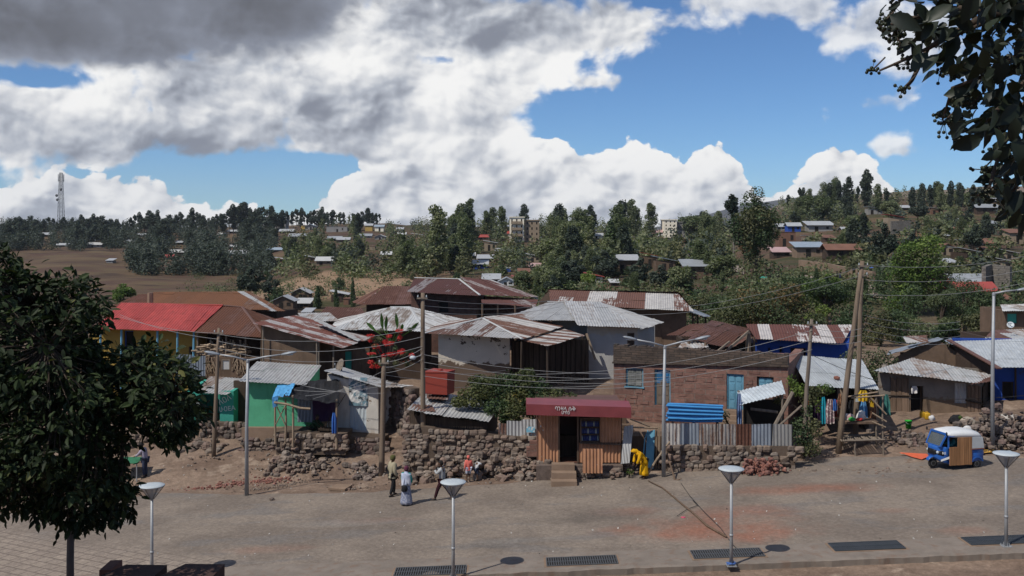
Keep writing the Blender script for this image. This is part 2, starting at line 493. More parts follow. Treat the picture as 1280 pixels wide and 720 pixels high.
def leafmat(name, c1, c2, c3=None, trans=.25, objvar=.25, rough=.6, spec=.25):
    m, b, bs = newmat(name)
    rn = b.n('Attribute', attribute_name='rnd').outputs['Fac']; oi = b.n('ObjectInfo').outputs['Random']
    c = b.mix(b.sstep(rn, .2, .9), c1, c2)
    if c3: c = b.mix(b.sstep(rn, .93, .97), c, c3)
    k = b.lin(oi, 0, 1, 1-objvar, 1+objvar)
    c = b.mix(1.0, c, b.comb(k, b.lin(oi, 0, 1, 1-objvar*.8, 1+objvar*.7), k), 'MULTIPLY')
    b.put(bs.inputs['Base Color'], c); bs.inputs['Roughness'].default_value = rough
    bs.inputs['Specular IOR Level'].default_value = spec
    if trans:
        tr = b.n('BsdfTranslucent'); b.put(tr.inputs[0], b.mix(1.0, c, (1.1, 1.35, .5), 'MULTIPLY'))
        mx = b.n('MixShader'); mx.inputs[0].default_value = trans
        m.node_tree.links.new(bs.outputs[0], mx.inputs[1]); m.node_tree.links.new(tr.outputs[0], mx.inputs[2])
        m.node_tree.links.new(mx.outputs[0], m.node_tree.nodes['Material Output'].inputs[0])
    return m
M = {}
RUST = (.13, .052, .03); RUSTD = (.085, .04, .026)
GALV = (.40, .40, .395)
M['red_tin'] = tin('red painted iron', (.41, .062, .05), (.22, .06, .05), .32, .1, .2, dull=.5)
M['brown_tin'] = tin('brown rusted iron', (.17, .10, .085), RUST, .72, .18, .5)
M['orange_tin'] = tin('orange rusted iron', (.22, .15, .12), (.20, .085, .038), .72, .16, .4)
M['patchy_tin'] = tin('patchy red rust iron', (.40, .37, .36), (.17, .065, .05), .62, .05, .35, .3)
M['grey_tin'] = tin('grey galvanised iron', GALV, (.19, .15, .125), .36, .14, .2)
M['pale_tin'] = tin('pale weathered iron', (.45, .45, .44), (.20, .125, .085), .42, .16, .25)
M['white_tin'] = tin('white weathered iron', (.54, .54, .53), (.20, .16, .13), .42, .10, .3)
M['striped_tin'] = tin('rust striped iron', (.45, .43, .41), (.14, .07, .05), .52, .07, .6, .75)
M['darkred_tin'] = tin('dark red rust iron', (.30, .26, .25), (.105, .042, .036), .68, .03, .5, .75)
M['redwhite_tin'] = tin('rust iron with pale strips', (.55, .51, .48), (.13, .05, .038), .545, .04, 1.0, .5)
M['whiterust_tin'] = tin('pale iron with rust strips', (.52, .49, .455), (.15, .07, .05), .45, .05, .8, .55)
M['bluegrey_tin'] = tin('bluish grey iron', (.20, .23, .27), (.12, .10, .09), .3, .12, .3)
M['rusty_tin'] = tin('fully rusted iron', (.16, .075, .05), (.10, .04, .025), .55, .15, .4)
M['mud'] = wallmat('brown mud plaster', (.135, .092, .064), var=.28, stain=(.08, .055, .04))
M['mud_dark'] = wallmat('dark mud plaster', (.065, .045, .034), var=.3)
M['mud_pale'] = wallmat('pale brown mud plaster', (.22, .155, .11), var=.2, bmp=.2)
M['yellow'] = wallmat('yellow ochre paint', (.33, .22, .055), var=.2, flake=(.2, .14, .08), flake_amt=.3)
M['green'] = wallmat('bright green paint', (.095, .37, .215), var=.14, flake=(.07, .29, .17), flake_amt=.38, stain=(.06, .26, .15), bmp=.15)
M['teal'] = wallmat('teal green paint', (.055, .31, .24), var=.15, flake=(.16, .15, .11), flake_amt=.27, bmp=.15)
M['blue'] = wallmat('strong blue paint', (.025, .07, .30), var=.2, flake=(.04, .055, .15), flake_amt=.3, bmp=.15)
M['lightblue'] = wallmat('light blue paint', (.13, .32, .44), var=.2, flake=(.2, .2, .19), flake_amt=.36, bmp=.12)
M['white'] = wallmat('old white plaster', (.50, .465, .415), var=.14, flake=(.16, .11, .075), flake_amt=.335, stain=(.38, .32, .26), bmp=.3)
M['dark_wood'] = wood('dark weathered wood', (.05, .036, .027), (.085, .062, .046))
M['brown_wood'] = wood('brown weathered wood', (.14, .09, .06), (.20, .14, .10))
M['grey_wood'] = wood('grey weathered wood', (.20, .16, .125), (.27, .225, .18))
M['pole_wood'] = wood('brown pole wood', (.20, .145, .10), (.26, .20, .15), .25, (14, 14, .6))
M['stick'] = wood('pale stick wood', (.30, .22, .15), (.40, .31, .22))
M['void'] = flat('black interior shade', (.018, .015, .013), .95)  # near black that stands in for shade inside doorways, windows, sheds and drains
M['steel'] = flat('galvanised steel', (.30, .31, .32), .5, .3, .14)
M['steel_dark'] = flat('dark grey steel', (.10, .105, .11), .5, .3, .1)
M['lamp_white'] = flat('pale lamp enamel', (.42, .46, .475), .35, 0, .05)
M['lamp_grey'] = flat('grey lamp housing', (.25, .27, .29), .45, .2, .08)
M['black'] = flat('black rubber', (.016, .016, .017), .8)
M['wire'] = flat('grey cable', (.22, .22, .22), .6)
M['wire_dark'] = flat('black cable', (.025, .025, .025), .6)
STONES = [(.17, .128, .098), (.20, .155, .122), (.145, .11, .088), (.225, .18, .145), (.175, .125, .10), (.13, .102, .084), (.19, .158, .132), (.20, .142, .112)]
M['stone'] = stonemat('field stone', STONES)
M['stone_red'] = stonemat('red broken stone', [(.23, .10, .075), (.19, .085, .065), (.27, .13, .10), (.16, .08, .065), (.22, .115, .095)])
M['stone_dark'] = stonemat('dark field stone', [(.13, .10, .085), (.17, .135, .11), (.10, .082, .07), (.20, .16, .135), (.15, .105, .09)])
M['mortar'] = wallmat('earth mortar', (.115, .085, .064), var=.3)
# ------------------------------------------------------------------ ground, road, kerb
def ground_mat():
    m, b, bs = newmat('earth and dry grass')
    co = b.n('TexCoord').outputs['Object']; sp = b.n('SeparateXYZ'); b.put(sp.inputs[0], co)
    n = b.noise(co, .35, 8, .62); n2 = b.noise(co, 3.5, 5, .65); n3 = b.noise(co, .045, 6, .6)
    near = b.mix(b.sstep(n, .35, .65), (.215, .155, .115), (.145, .10, .074))
    near = b.mix(b.sstep(b.noise(co, .9, 5, .6), .55, .68), near, (.27, .205, .155))
    far = b.mix(b.sstep(n3, .38, .62), (.085, .052, .038), (.135, .092, .055))
    far = b.mix(b.mul(b.sstep(b.noise(co, .09, 7, .65), .42, .6), b.sstep(sp.outputs[0], -105, -60, .25, 1.0)), far, (.048, .050, .024))
    far = b.mix(b.sstep(b.noise(b.vmul(co, (.02, .09, .2)), 1.0, 5, .6), .56, .66), far, (.055, .037, .028))
    # bare cuttings: the quarried bank of the middle slope and the pale hilltop
    bank = b.mul(b.mul(b.sstep(sp.outputs[0], -75, -58), b.sstep(sp.outputs[0], -8, -20)), b.mul(b.sstep(sp.outputs[1], 196, 206), b.sstep(sp.outputs[1], 256, 246)))
    far = b.mix(bank, far, b.mix(n2, (.30, .20, .13), (.20, .135, .09)))
    hill = b.mul(b.sstep(sp.outputs[0], 90, 130), b.sstep(sp.outputs[1], 480, 540))
    far = b.mix(hill, far, b.mix(n3, (.16, .125, .10), (.21, .165, .13)))
    c = b.mix(b.sstep(sp.outputs[1], 75, 130), near, far)
    k = b.mul(b.lin(n2, .25, .75, .70, 1.28), b.lin(b.noise(co, 11, 4, .65), .3, .7, .82, 1.18))
    b.put(bs.inputs['Base Color'], b.mix(1.0, c, b.comb(k, k, k), 'MULTIPLY'))
    bs.inputs['Roughness'].default_value = .95; bs.inputs['Specular IOR Level'].default_value = .1
    bump(b, bs, b.add(n2, b.mul(b.noise(co, 14, 4, .6), .5)), .6, .06)
    return m
M['ground'] = ground_mat()
def make_ground():
    ds = [-60, -20, -5, 0, 2, 3, 4, 5, 8, 11.25, 11.8, 12.4, 13, 13.8, 14.6, 17, 20, 23, 25, 27, 28.5, 29.5, 30.5, 31.5, 32.55, 32.65, 34, 36, 38, 40, 42, 44]
    d = 44.5
    while d < 60: ds.append(d); d += .3
    while d < 130: ds.append(d); d *= 1.018
    while d < 1000: ds.append(d); d *= 1.022
    ds += [1000, 1200, 1600, 2200, 3200, 5400]
    ts = []; t = -1.5
    while t <= 1.5001: ts.append(t); t += .0125 if abs(t) < .62 else .06
    mb = MB(); nt = len(ts)
    for D in ds:
        for t in ts:
            x = t*max(D, 44); z = G(x, D)
            if 43.5 < D < 75: z += .12*noise.noise(Vector((x*.5, D*.5, 0)))*min(1, (D-43.5)/3)+.05*noise.noise(Vector((x*1.7, D*1.7, 4)))*min(1, (D-43.5)/3)
            if D >= 1600: z -= 0
            mb.v.append((x, D, z))
    for i in range(len(ds)-1):
        for j in range(nt-1):
            a = i*nt+j; mb.face((a, a+1, a+nt+1, a+nt))
    structure('ground', mb, M['ground'], True)
make_ground()
EDGE = [(-300, 700), (-150, 672), (0, 645), (100, 625), (165, 616), (300, 619), (430, 617), (500, 613), (620, 606), (700, 600), (800, 593), (900, 585), (1000, 577), (1060, 572), (1150, 571), (1280, 570), (1500, 567)]
def edge_y(u):
    if u <= EDGE[0][0]: return EDGE[0][1]
    for (a, ya), (b_, yb) in zip(EDGE, EDGE[1:]):
        if u <= b_: return ya+(yb-ya)*(u-a)/(b_-a)
    return EDGE[-1][1]
def road_mat():
    m, b, bs = newmat('dusty cobble paving')
    co = b.n('TexCoord').outputs['Object']; sp = b.n('SeparateXYZ'); b.put(sp.inputs[0], co)
    n = b.noise(co, .3, 7, .6); n2 = b.noise(co, 5, 5, .65)
    c = b.mix(b.sstep(n, .36, .64), (.232, .190, .152), (.170, .138, .112))
    c = b.mix(b.mul(b.sstep(b.noise(b.vmul(co, (.25, .7, 1)), 1.0, 6, .6), .52, .64), .7), c, (.165, .148, .134))
    def patch(px, py, sx, sy, soft=.5):
        # a spill of dust or damp with its own ragged outline
        D = hitnear(px, py); x0 = X(px, D)
        dx = b.mul(b.sub(sp.outputs[0], x0), 1/sx); dy = b.mul(b.sub(sp.outputs[1], D), 1/sy)
        r = b.add(b.mul(dx, dx), b.mul(dy, dy))
        r = b.add(r, b.mul(b.sub(b.noise(co, .55, 7, .68), .5), 2.6))
        return b.sstep(r, 1.0, 1.0-soft*2)
    red = (.26, .105, .065)
    for q in ((880, 662, 4.6, 2.3, .9, .95), (1010, 612, 4.0, 1.0, .8, .75), (930, 640, 3.0, 1.2, .9, .6), (785, 640, 1.7, .8, .9, .4), (950, 672, 1.3, 1.0, .9, .6), (1110, 640, 1.0, .5, .8, .35), (1200, 665, 1.2, .7, .8, .35), (470, 652, 2.2, .5, .9, .3), (330, 688, 2.4, .6, .9, .35)):
        c = b.mix(b.mul(patch(*q[:5]), q[5]), c, red)
    for q in ((720, 648, 3.6, 1.0, .9, .5), (560, 655, 2.4, .9, .9, .45), (480, 660, 2.0, .6, .8, .3), (650, 680, 2.5, .8, .9, .3)):
        c = b.mix(b.mul(patch(*q[:5]), q[5]), c, (.075, .066, .058))
    for q in ((660, 676, 2.5, .5, .9, .5), (430, 655, 3, .6, .9, .5), (250, 645, 2.0, .6, .9, .25)):
        c = b.mix(b.mul(patch(*q[:5]), q[5]), c, (.235, .225, .21))
    # pale block paving at the lower end of the square
    blk = b.sstep(b.add(b.add(b.mul(sp.outputs[0], .55), sp.outputs[1]), b.mul(b.sub(n, .5), 5)), 30.5, 28.0)
    vo = b.n('TexBrick'); vo.inputs['Scale'].default_value = 1.0
    rot = b.n('VectorRotate', rotation_type='Z_AXIS'); b.put(rot.inputs['Vector'], co); rot.inputs['Angle'].default_value = .55
    b.put(vo.inputs['Vector'], rot.outputs[0])
    vo.inputs['Color1'].default_value = (.275, .225, .18, 1); vo.inputs['Color2'].default_value = (.235, .19, .155, 1); vo.inputs['Mortar'].default_value = (.15, .12, .098, 1)
    vo.inputs['Mortar Size'].default_value = .03; vo.inputs['Brick Width'].default_value = .62; vo.inputs['Row Height'].default_value = .42
    c = b.mix(blk, c, vo.outputs[0])
    # cobbles
    cv = b.voro(co, 7.0, 'F1'); 
    k = b.mul(b.mul(b.lin(n2, .25, .75, .80, 1.18), b.lin(cv, .1, .7, 1.06, .88)), b.lin(b.noise(co, 24, 3, .6), .3, .7, .86, 1.14))
    grit = b.sstep(b.voro(co, 2.2, 'F1'), .055, .035)
    c = b.mix(b.mul(grit, .6), c, (.38, .34, .30))
    b.put(bs.inputs['Base Color'], b.mix(1.0, c, b.comb(k, k, k), 'MULTIPLY'))
    bs.inputs['Roughness'].default_value = .9; bs.inputs['Specular IOR Level'].default_value = .2
    bump(b, bs, b.sub(n2, cv), .35, .03)
    return m
def make_road():
    mb = MB(); us = list(range(-300, 1501, 12)); rows = 40; n = len(us)
    for j in range(rows+1):
        for u in us:
            De = hitnear(u, edge_y(u)); De = min(De, 49.5)
            De += .30*noise.noise(Vector((u*.025, 0, 3)))+.12*noise.noise(Vector((u*.11, 0, 8)))
            D = 34.3+(De-34.3)*(j/rows)
            x = X(u, D); mb.v.append((x, D, G(x, D)+.03+.012*math.sin(j)*0))
    for j in range(rows):
        for i in range(n-1):
            a = j*n+i; mb.face((a, a+1, a+n+1, a+n))
    structure('road', mb, road_mat(), True)
    # concrete gutter strip with its raised kerb along the lower side
    mb = MB(); us = list(range(-300, 1501, 8)); sec = [(32.5, -.5), (32.5, .035), (32.62, .055), (34.3, .04), (34.3, -.1)]
    m = wallmat('dusty concrete paving', (.20, .168, .14), var=.22, bmp=.3, stain=(.17, .115, .085))
    for D0, dz in sec:
        for u in us:
            x = X(u, 33.4); w = 0
            if D0 <= 32.62: w = .10*noise.noise(Vector((x*.9, 1, 0)))+.05*noise.noise(Vector((x*3.1, 2, 0)))
            mb.v.append((x, D0+w, zb(x)+dz+(.02*noise.noise(Vector((x*2.3, D0, 5))) if D0 < 33 and dz > 0 else 0)))
    n = len(us)
    for j in range(len(sec)-1):
        for i in range(n-1):
            a = j*n+i; mb.face((a, a+1, a+n+1, a+n))
    structure('pavement', mb, m)
make_road()
def make_mountain():
    mb = MB(); prof = [(560, 300), (640, 294), (690, 290), (760, 285), (820, 284), (860, 276), (895, 266), (930, 256), (975, 250), (1020, 246), (1080, 244), (1200, 240), (1400, 238), (1700, 240)]
    us = list(range(520, 1701, 10)); n = len(us)
    for j in range(9):
        D = 2600+j*260; f = math.sin(j/8*math.pi/2)
        for u in us:
            y = row_at2(prof, u); top = Z(y, 4680)
            x = X(u, 2600)*(D/2600); z = -30+(top+30)*f + 26*noise.noise(Vector((u*.012, j*.6, 2)))*f*(1-f*.75)
            mb.v.append((x, D, z))
    for j in range(8):
        for i in range(n-1):
            a = j*n+i; mb.face((a, a+1, a+n+1, a+n))
    m, b, bs = newmat('scrub covered mountain'); co = b.n('TexCoord').outputs['Object']
    nn = b.noise(co, .004, 8, .65)
    b.put(bs.inputs['Base Color'], b.mix(b.sstep(nn, .35, .65), (.042, .044, .046), (.085, .078, .07))); bs.inputs['Specular IOR Level'].default_value = .1  # grey of the distant haze put into the base colour
    structure('mountain', mb, m, True)
def row_at2(prof, u):
    if u <= prof[0][0]: return prof[0][1]
    for (a, ya), (b_, yb) in zip(prof, prof[1:]):
        if u <= b_: return ya+(yb-ya)*(u-a)/(b_-a)
    return prof[-1][1]
make_mountain()
# ------------------------------------------------------------------ building kit
class Wall:
    """a straight wall from photo column px0 (at D0) to px1 (at D1), with real openings; thickness goes away from the square"""
    def __init__(s, px0, D0, px1, D1, z0, zA, zB=None, th=.22):
        s.A = Vector((X(px0, D0), D0)); s.B = Vector((X(px1, D1), D1)); s.z0 = z0; s.zA = zA; s.zB = zA if zB is None else zB
        s.th = th; s.L = (s.B-s.A).length; s.d = (s.B-s.A).normalized(); s.n = Vector((-s.d.y, s.d.x)); s.ops = []
    def at(s, px):
        k = (px-640)/F; v = s.B-s.A
        return max(0, min(1, (k*s.A.y-s.A.x)/(v.x-k*v.y)))*s.L
    def p(s, q, z, o=0.0): w = s.A+s.d*q+s.n*o; return Vector((w.x, w.y, z))
    def D(s, q): return (s.A+s.d*q).y
    def zz(s, q): return s.zA+(s.zB-s.zA)*q/s.L
    def op(s, px0, px1, py0, py1):
        a, b = s.at(px0), s.at(px1); D = s.D((a+b)/2)
        q = (a, b, max(s.z0, Z(py1, D)), Z(py0, D)); s.ops.append(q); return q
    def prism(s, mb, a, b, z0, z1a, z1b, o0=0.0, o1=None, mat=0, r=0.0):
        o1 = s.th if o1 is None else o1
        if b-a < .005 or max(z1a, z1b)-z0 < .005: return
        mb.hexa([s.p(a, z0, o0), s.p(b, z0, o0), s.p(b, z0, o1), s.p(a, z0, o1), s.p(a, z1a, o0), s.p(b, z1b, o0), s.p(b, z1b, o1), s.p(a, z1a, o1)], mat, r)
    def fill(s, mb, mat=0):
        cuts = sorted({0.0, s.L, *[q for o in s.ops for q in o[:2]]})
        for a, b in zip(cuts, cuts[1:]):
            here = sorted((o for o in s.ops if o[0] <= a+1e-6 and o[1] >= b-1e-6), key=lambda o: o[2])
            z = s.z0
            for o in here:
                s.prism(mb, a, b, z, o[2], o[2], mat=mat); z = o[3]
            s.prism(mb, a, b, z, s.zz(a), s.zz(b), mat=mat)
    def panel(s, q, name, mats, parent, inset=.10, th=.05, leaves=1, frame=None, fw=.07, bars=0, label=None, sill=None):
        """a door or window filling an opening, with its frame as a sub-part"""
        mb = MB(); a, b, z0, z1 = q; g = .012; f = fw if frame else 0
        w = (b-a-2*f)/leaves
        for i in range(leaves):
            x0 = a+f+w*i+g*.5; x1 = a+f+w*(i+1)-g*.5
            s.prism(mb, x0, x1, z0+.01, z1-f, z1-f, inset, inset+th, r=rng.random())
            for k in range(bars):
                zc = z0+(z1-z0)*(k+.5)/bars
                s.prism(mb, x0+.06, x1-.06, zc-(z1-z0)/bars*.36, zc+(z1-z0)/bars*.36, zc+(z1-z0)/bars*.36, inset-.02, inset-.001, r=rng.random())
        o = mb.build(name, mats, parent, label=label)
        if frame:
            mb = MB()
            s.prism(mb, a, a+f, z0, z1, z1, inset-.04, inset+.09); s.prism(mb, b-f, b, z0, z1, z1, inset-.04, inset+.09)
            s.prism(mb, a+f, b-f, z1-f, z1, z1, inset-.04, inset+.09)
            if sill: s.prism(mb, a-.06, b+.06, z0-.07, z0, z0, -.06, inset+.05)
            mb.build('frame', frame, o)
        return o
def body(root, walls, mats, name='wall'):
    mb = MB()
    for w in walls:
        if isinstance(w, tuple): w[0].fill(mb, w[1])
        else: w.fill(mb)
    return mb.build(name, mats, root)
def shell(pl, pr, D, depth, z0, zf, zb_=None, th=.22, dr=None, pxr_off=0):
    """front, right, back and left walls of a hut; front first"""
    zb_ = zf if zb_ is None else zb_
    f = Wall(pl, D, pr, D, z0, zf, th=th)
    xl, xr = X(pl, D), X(pr, D); D2 = D+depth
    def px(x, d): return 640+x/d*F
    eps = th
    r = Wall(px(xr, D+eps), D+eps, px(xr, D2), D2, z0, zf, zb_, th)
    k = Wall(px(xr-th, D2), D2, px(xl+th, D2), D2, z0, zb_, th=th)
    l = Wall(px(xl, D2), D2, px(xl, D+eps), D+eps, z0, zb_, zf, th)
    return f, r, k, l
def roof(root, faces, mats, seed=0, name='roof', fm=None, cap=None, cap_mat=None, **kw):
    """faces: polygons of (px, py, D), eave edge first"""
    mb = MB()
    for i, f in enumerate(faces):
        mb.sheet([P(*q) if len(q) == 3 else Vector(q[:3]) for q in f], seed=seed*7+i, mats=(fm[i],) if fm else tuple(range(len(mats))) if isinstance(mats, list) else (0,), **kw)
    o = mb.build(name, mats, root)
    if cap:
        mb = MB()
        for a, b in cap: mb.tube([P(*a)+Vector((0, 0, .02)), P(*b)+Vector((0, 0, .02))], .09, 6, squash=.45)
        mb.build('ridge_cap', cap_mat or (mats[0] if isinstance(mats, list) else mats), o)
    return o
def posts(root, pts, r=.05, mat=None, name='post'):
    for (px, D, z0, z1) in pts:
        mb = MB(); x = X(px, D)
        mb.tube([(x+rng.uniform(-.03, .03), D, z0), (x+rng.uniform(-.03, .03), D, (z0+z1)/2), (x, D, z1)], [r*1.1, r, r*.9], 6)
        mb.build(name, mat or M['brown_wood'], root)
def planks(mb, w, a, b, z0, z1, step=.16, o=-.04, ragged=.12, r0=0, gap=.02):
    q = a
    while q < b-.04:
        e = min(b, q+step*rng.uniform(.7, 1.25)); zt = z1(q) if callable(z1) else z1
        w.prism(mb, q, e-gap, z0, zt-rng.random()*ragged, zt-rng.random()*ragged, o-rng.random()*.015, o+.03, r=rng.random()); q = e
def boards_under(root, px0, D0, px1, D1, y0, y1, mat, step=.18, name='wall', ragged=.1):
    w = Wall(px0, D0, px1, D1, Z(y1, D0), Z(y0, D0)); mb = MB(); planks(mb, w, 0, w.L, w.z0, w.zA, step, 0, ragged); return mb.build(name, mat, root)

def stones_on(mb, w, z0, z1, seed=1, size=.30, rows=None, off=0.0, skip=0.0, flatness=.5):
    """a rubble masonry face: individual stones bedded into a wall"""
    g = random.Random(seed); z = z0; rowi = 0
    while z < z1-.05:
        hgt = size*g.uniform(.55, .95); q = -g.random()*.2
        while q < w.L:
            ln = size*g.uniform(.7, 1.7)
            if g.random() >= .24 and z+hgt*.5 < w.zz(max(0, min(w.L, q+ln/2))):
                c = w.p(q+ln/2, z+hgt/2+g.uniform(-.03, .03), off+.06)
                mb.blobby(c, ln*.53, .15+g.random()*.04, hgt*.55, g.randrange(999), 10, 5, .13, 0, g.random(), math.atan2(w.d.y, w.d.x), .55)
            q += ln*.98
        z += hgt*.93; rowi += 1
def rubble(name, label, pts, n, smin, smax, mats, heap=.5, seed=3, spread=.6, kind='stuff', D=None, zbase=None):
    """loose stones heaped round ground points given as photo pixels (px, py)"""
    g = random.Random(seed); mb = MB(); cs = []
    for q in pts:
        d = q[2] if len(q) > 2 else hitnear(q[0], q[1]); cs.append((X(q[0], d), d, q[3] if len(q) > 3 else 1.0))
    for i in range(n):
        x0, d0, wt = cs[g.randrange(len(cs))]
        a = g.random()*6.28; rr = abs(g.gauss(0, .55))*spread*wt
        x = x0+math.cos(a)*rr*1.5; y = d0+math.sin(a)*rr*.8
        hgt = heap*wt*max(0, 1-rr/(spread*wt*1.3))*g.random()
        s_ = smin+(smax-smin)*g.random()**2
        mb.blobby((x, y, (zbase if zbase is not None else G(x, y))+hgt+s_*.25), s_*g.uniform(.8, 1.3), s_*g.uniform(.7, 1.1), s_*g.uniform(.55, .85), g.randrange(999), 7, 4, .24, 0, g.random(), g.random()*3, .72)
    o = mb.build(name, mats); tag(o, label, 'rubble', kind=kind)
    return o

# ------------------------------------------------------------------ the houses, west to east
# red roofed yellow house
t = thing('painted_house', 'yellow house with a bright red iron roof and blue posts, partly behind the leafy tree', 'house', (X(190, 63), 63, G(X(190, 63), 63)))
f, r_, k_, l_ = shell(112, 247, 62, 4.5, .6, Z(411, 61)-.05)
d1 = f.op(154.5, 167, 413.5, 442); w1 = f.op(236, 241, 433, 443)
body(t, (f, r_, k_, l_), M['yellow'])
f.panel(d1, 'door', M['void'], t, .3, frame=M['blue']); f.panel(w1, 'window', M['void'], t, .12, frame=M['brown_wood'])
posts(t, [(126, 61.3, .9, Z(411, 61.3)), (152, 61.3, .9, Z(412, 61.3)), (197, 61.3, .9, Z(413, 61.3)), (222, 61.3, .9, Z(414, 61.3)), (242.5, 61.3, .9, Z(415, 61.3))], .07, M['lightblue'])
roof(t, [[(118, 411, 61), (243, 416, 61), (279, 381.5, 65.5), (152, 379.5, 65.5)], [(290, 392, 70.5), (158, 391, 70.5), (152, 379.5, 65.5), (279, 381.5, 65.5)], [(150, 396, 70.5), (118, 411, 61), (152, 379.5, 65.5)]], M['red_tin'], 1,
     cap=[((152, 379.5, 65.5), (279, 381.5, 65.5))])
# brown roofed wattle shed joined to it
t = thing('wattle_shed', 'open wattle shed stacked with firewood under a brown hipped iron roof', 'shed', (X(290, 62), 62, G(X(290, 62), 62)))
roof(t, [[(243.5, 416, 61), (331, 421, 60.6), (303, 384, 65.5), (279.5, 382, 65.5)], [(331, 421, 60.6), (354, 402, 68.5), (303, 384, 65.5)]], M['brown_tin'], 2, cap=[((279.5, 382, 65.5), (303, 384, 65.5)), ((331, 421, 60.6), (303, 384, 65.5))])
f, r_, k_, l_ = shell(249, 330, 64, 3.5, .9, Z(414, 64))
body(t, (f, r_, k_, l_), M['mud_dark'])
posts(t, [(247, 61.3, 1, Z(415, 61)), (283, 61.2, 1, Z(417, 61)), (307, 61.2, 1, Z(419, 61)), (327, 61, 1, Z(419, 61))], .06, M['grey_wood'])
mb = MB(); w = Wall(257, 60.9, 309, 60.9, Z(472, 60.9), Z(447, 60.9), th=.1); wi = w.op(277, 288, 449, 462); w.fill(mb)
for i in range(70):
    q = rng.random()*w.L; z = rng.uniform(w.z0+.1, w.zA-.25)
    if wi[0]-.1 < q < wi[1]+.1 and z > wi[2]-.4: continue
    mb.tube([w.p(q, z, -.03), w.p(q+rng.uniform(-.2, .2), z+rng.uniform(.2, .5), -.05)], .028, 5, 1, rng.random())
mb.build('wattle_wall', [M['mud'], M['stick']], t)
w.panel(wi, 'window', M['white_tin'], t, .03, frame=M['grey_wood'])
mb = MB(); mb.box(X(249, 61.4), X(327, 61.4), 61, 61.9, Z(447, 61)-.06, Z(447, 61)); mb.build('shelf', M['brown_wood'], t)
mb = MB()
for i in range(95):
    px = rng.uniform(246, 305); zz = Z(rng.uniform(431, 446), 61.3); x = X(px, 61.3); a = rng.uniform(-.25, .25); l = rng.uniform(.3, .9)
    mb.tube([(x-l/2, 61.3+rng.uniform(-.25, .35), zz-a*l/2), (x+l/2, 61.3+rng.uniform(-.25, .35), zz+a*l/2)], rng.uniform(.025, .06), 5, 0, rng.random())
for i in range(34):
    px = rng.uniform(262, 308); x = X(px, 61.6); z0 = Z(447, 61.6)
    mb.tube([(x, 61.6, z0), (x+rng.uniform(-.2, .2), 61.7, z0+rng.uniform(.7, 1.15))], rng.uniform(.025, .05), 5, 0, rng.random())
tag(recenter(mb.build('firewood_stack', M['stick']), (X(280, 61.3), 61.3, Z(447, 61.3))), 'jumble of split firewood and sticks on the wattle shed shelf', 'firewood')
# corrugated fence in front of the yellow house
def tin_fence(name, label, panels, mat, seed=0, group=None):
    """panels: (px0, px1, D0, D1, ytop, ybot, material) - each upright sheet is a part"""
    p0 = panels[0]; t = thing(name, label, 'fence', (X(p0[0], p0[2]), p0[2], Z(p0[5], p0[2])), group)
    for i, (a, b_, Da, Db, yt, yb, mt) in enumerate(panels):
        mb = MB(); tl = rng.uniform(-.5, .5)
        mb.sheet([P(a, yb, Da), P(b_, yb, Db), P(b_, yt+tl, Db), P(a, yt-tl, Da)], seed=seed+i, pitch=.16, sw=9, sl=9, sag=.03, jit=0, amp=.022)
        mb.build('iron_sheet', mt or mat, t)
    return t
tin_fence('corrugated_fence', 'bluish grey corrugated fence between the leafy tree and the wattle shed', [(221, 240, 60, 60, 443, 470, None), (240, 257, 60, 60, 445, 470, None)], M['bluegrey_tin'], 3)
# rusty long house behind
t = thing('long_house', 'long house under a rusty orange iron roof with a pale strip, behind the red roof', 'house', (X(260, 73), 73, G(X(260, 73), 73)))
f, r_, k_, l_ = shell(140, 346, 71, 7, 1, Z(390, 70.5), Z(386, 78))
body(t, (f, r_, k_, l_), M['mud_dark'])
roof(t, [[(182, 388, 70), (338, 389, 70), (296, 364.5, 76), (192, 366.5, 76)], [(338, 389, 70), (346, 389, 70), (305, 364.4, 76), (296, 364.5, 76)], [(346, 389, 70), (357, 389, 70), (312, 364.6, 76), (305, 364.4, 76)], [(352, 385, 82), (178, 382, 82), (192, 366.5, 76), (312, 364.5, 76)]], [M['orange_tin'], M['grey_tin']], 4, fm=[0, 1, 0, 0], sw=.9)
roof(t, [[(134, 385, 72), (184, 384, 72), (190, 367, 76), (176, 368, 76)]], M['brown_tin'], 5, name='lean_to_roof')
posts(t, [(188, 69.7, 2, Z(366, 69.7))], .22, M['mud_pale'], 'pillar')
# big patchy shed roof
t = thing('mud_house', 'mud walled house under a patchy red and silver sloping iron roof', 'house', (X(360, 57), 57, G(X(360, 57), 57)))
roof(t, [[(427, 435, 55), (468, 421.5, 60.5), (371, 394, 62.5), (316, 402.5, 56.5)]], M['patchy_tin'], 6, sw=.9, sl=2.2)
mb = MB(); mb.sheet([(X(447, 57.8)+.02, 57.6, Z(428, 57.7)+.06), (X(452, 58.5), 58.4, Z(426.5, 58.4)+.06), (X(398, 60.4), 60.4, Z(400.5, 60.4)+.09), (X(391, 59.6), 59.6, Z(402, 59.6)+.09)], seed=3, sl=9); mb.build('roof_sheet', M['grey_tin'], t)
w = Wall(328, 57, 396, 56.2, .8, Z(404.5, 57)-.02, Z(424, 56.2)-.05); w2 = Wall(396, 57.8, 462, 58.2, .8, Z(424, 57.8)-.1, Z(436, 58.2)); wd = w2.op(430, 441, 438, 466)
w3 = Wall(444, 63.5, 352, 64, .8, Z(422, 63.5), Z(402, 64)); w4 = Wall(326, 64, 326, 57.3, .8, Z(400, 64), Z(404, 57.3))
body(t, (w, w2, w3, w4), M['mud']); w2.panel(wd, 'door', M['teal'], t, .1, frame=M['brown_wood'])
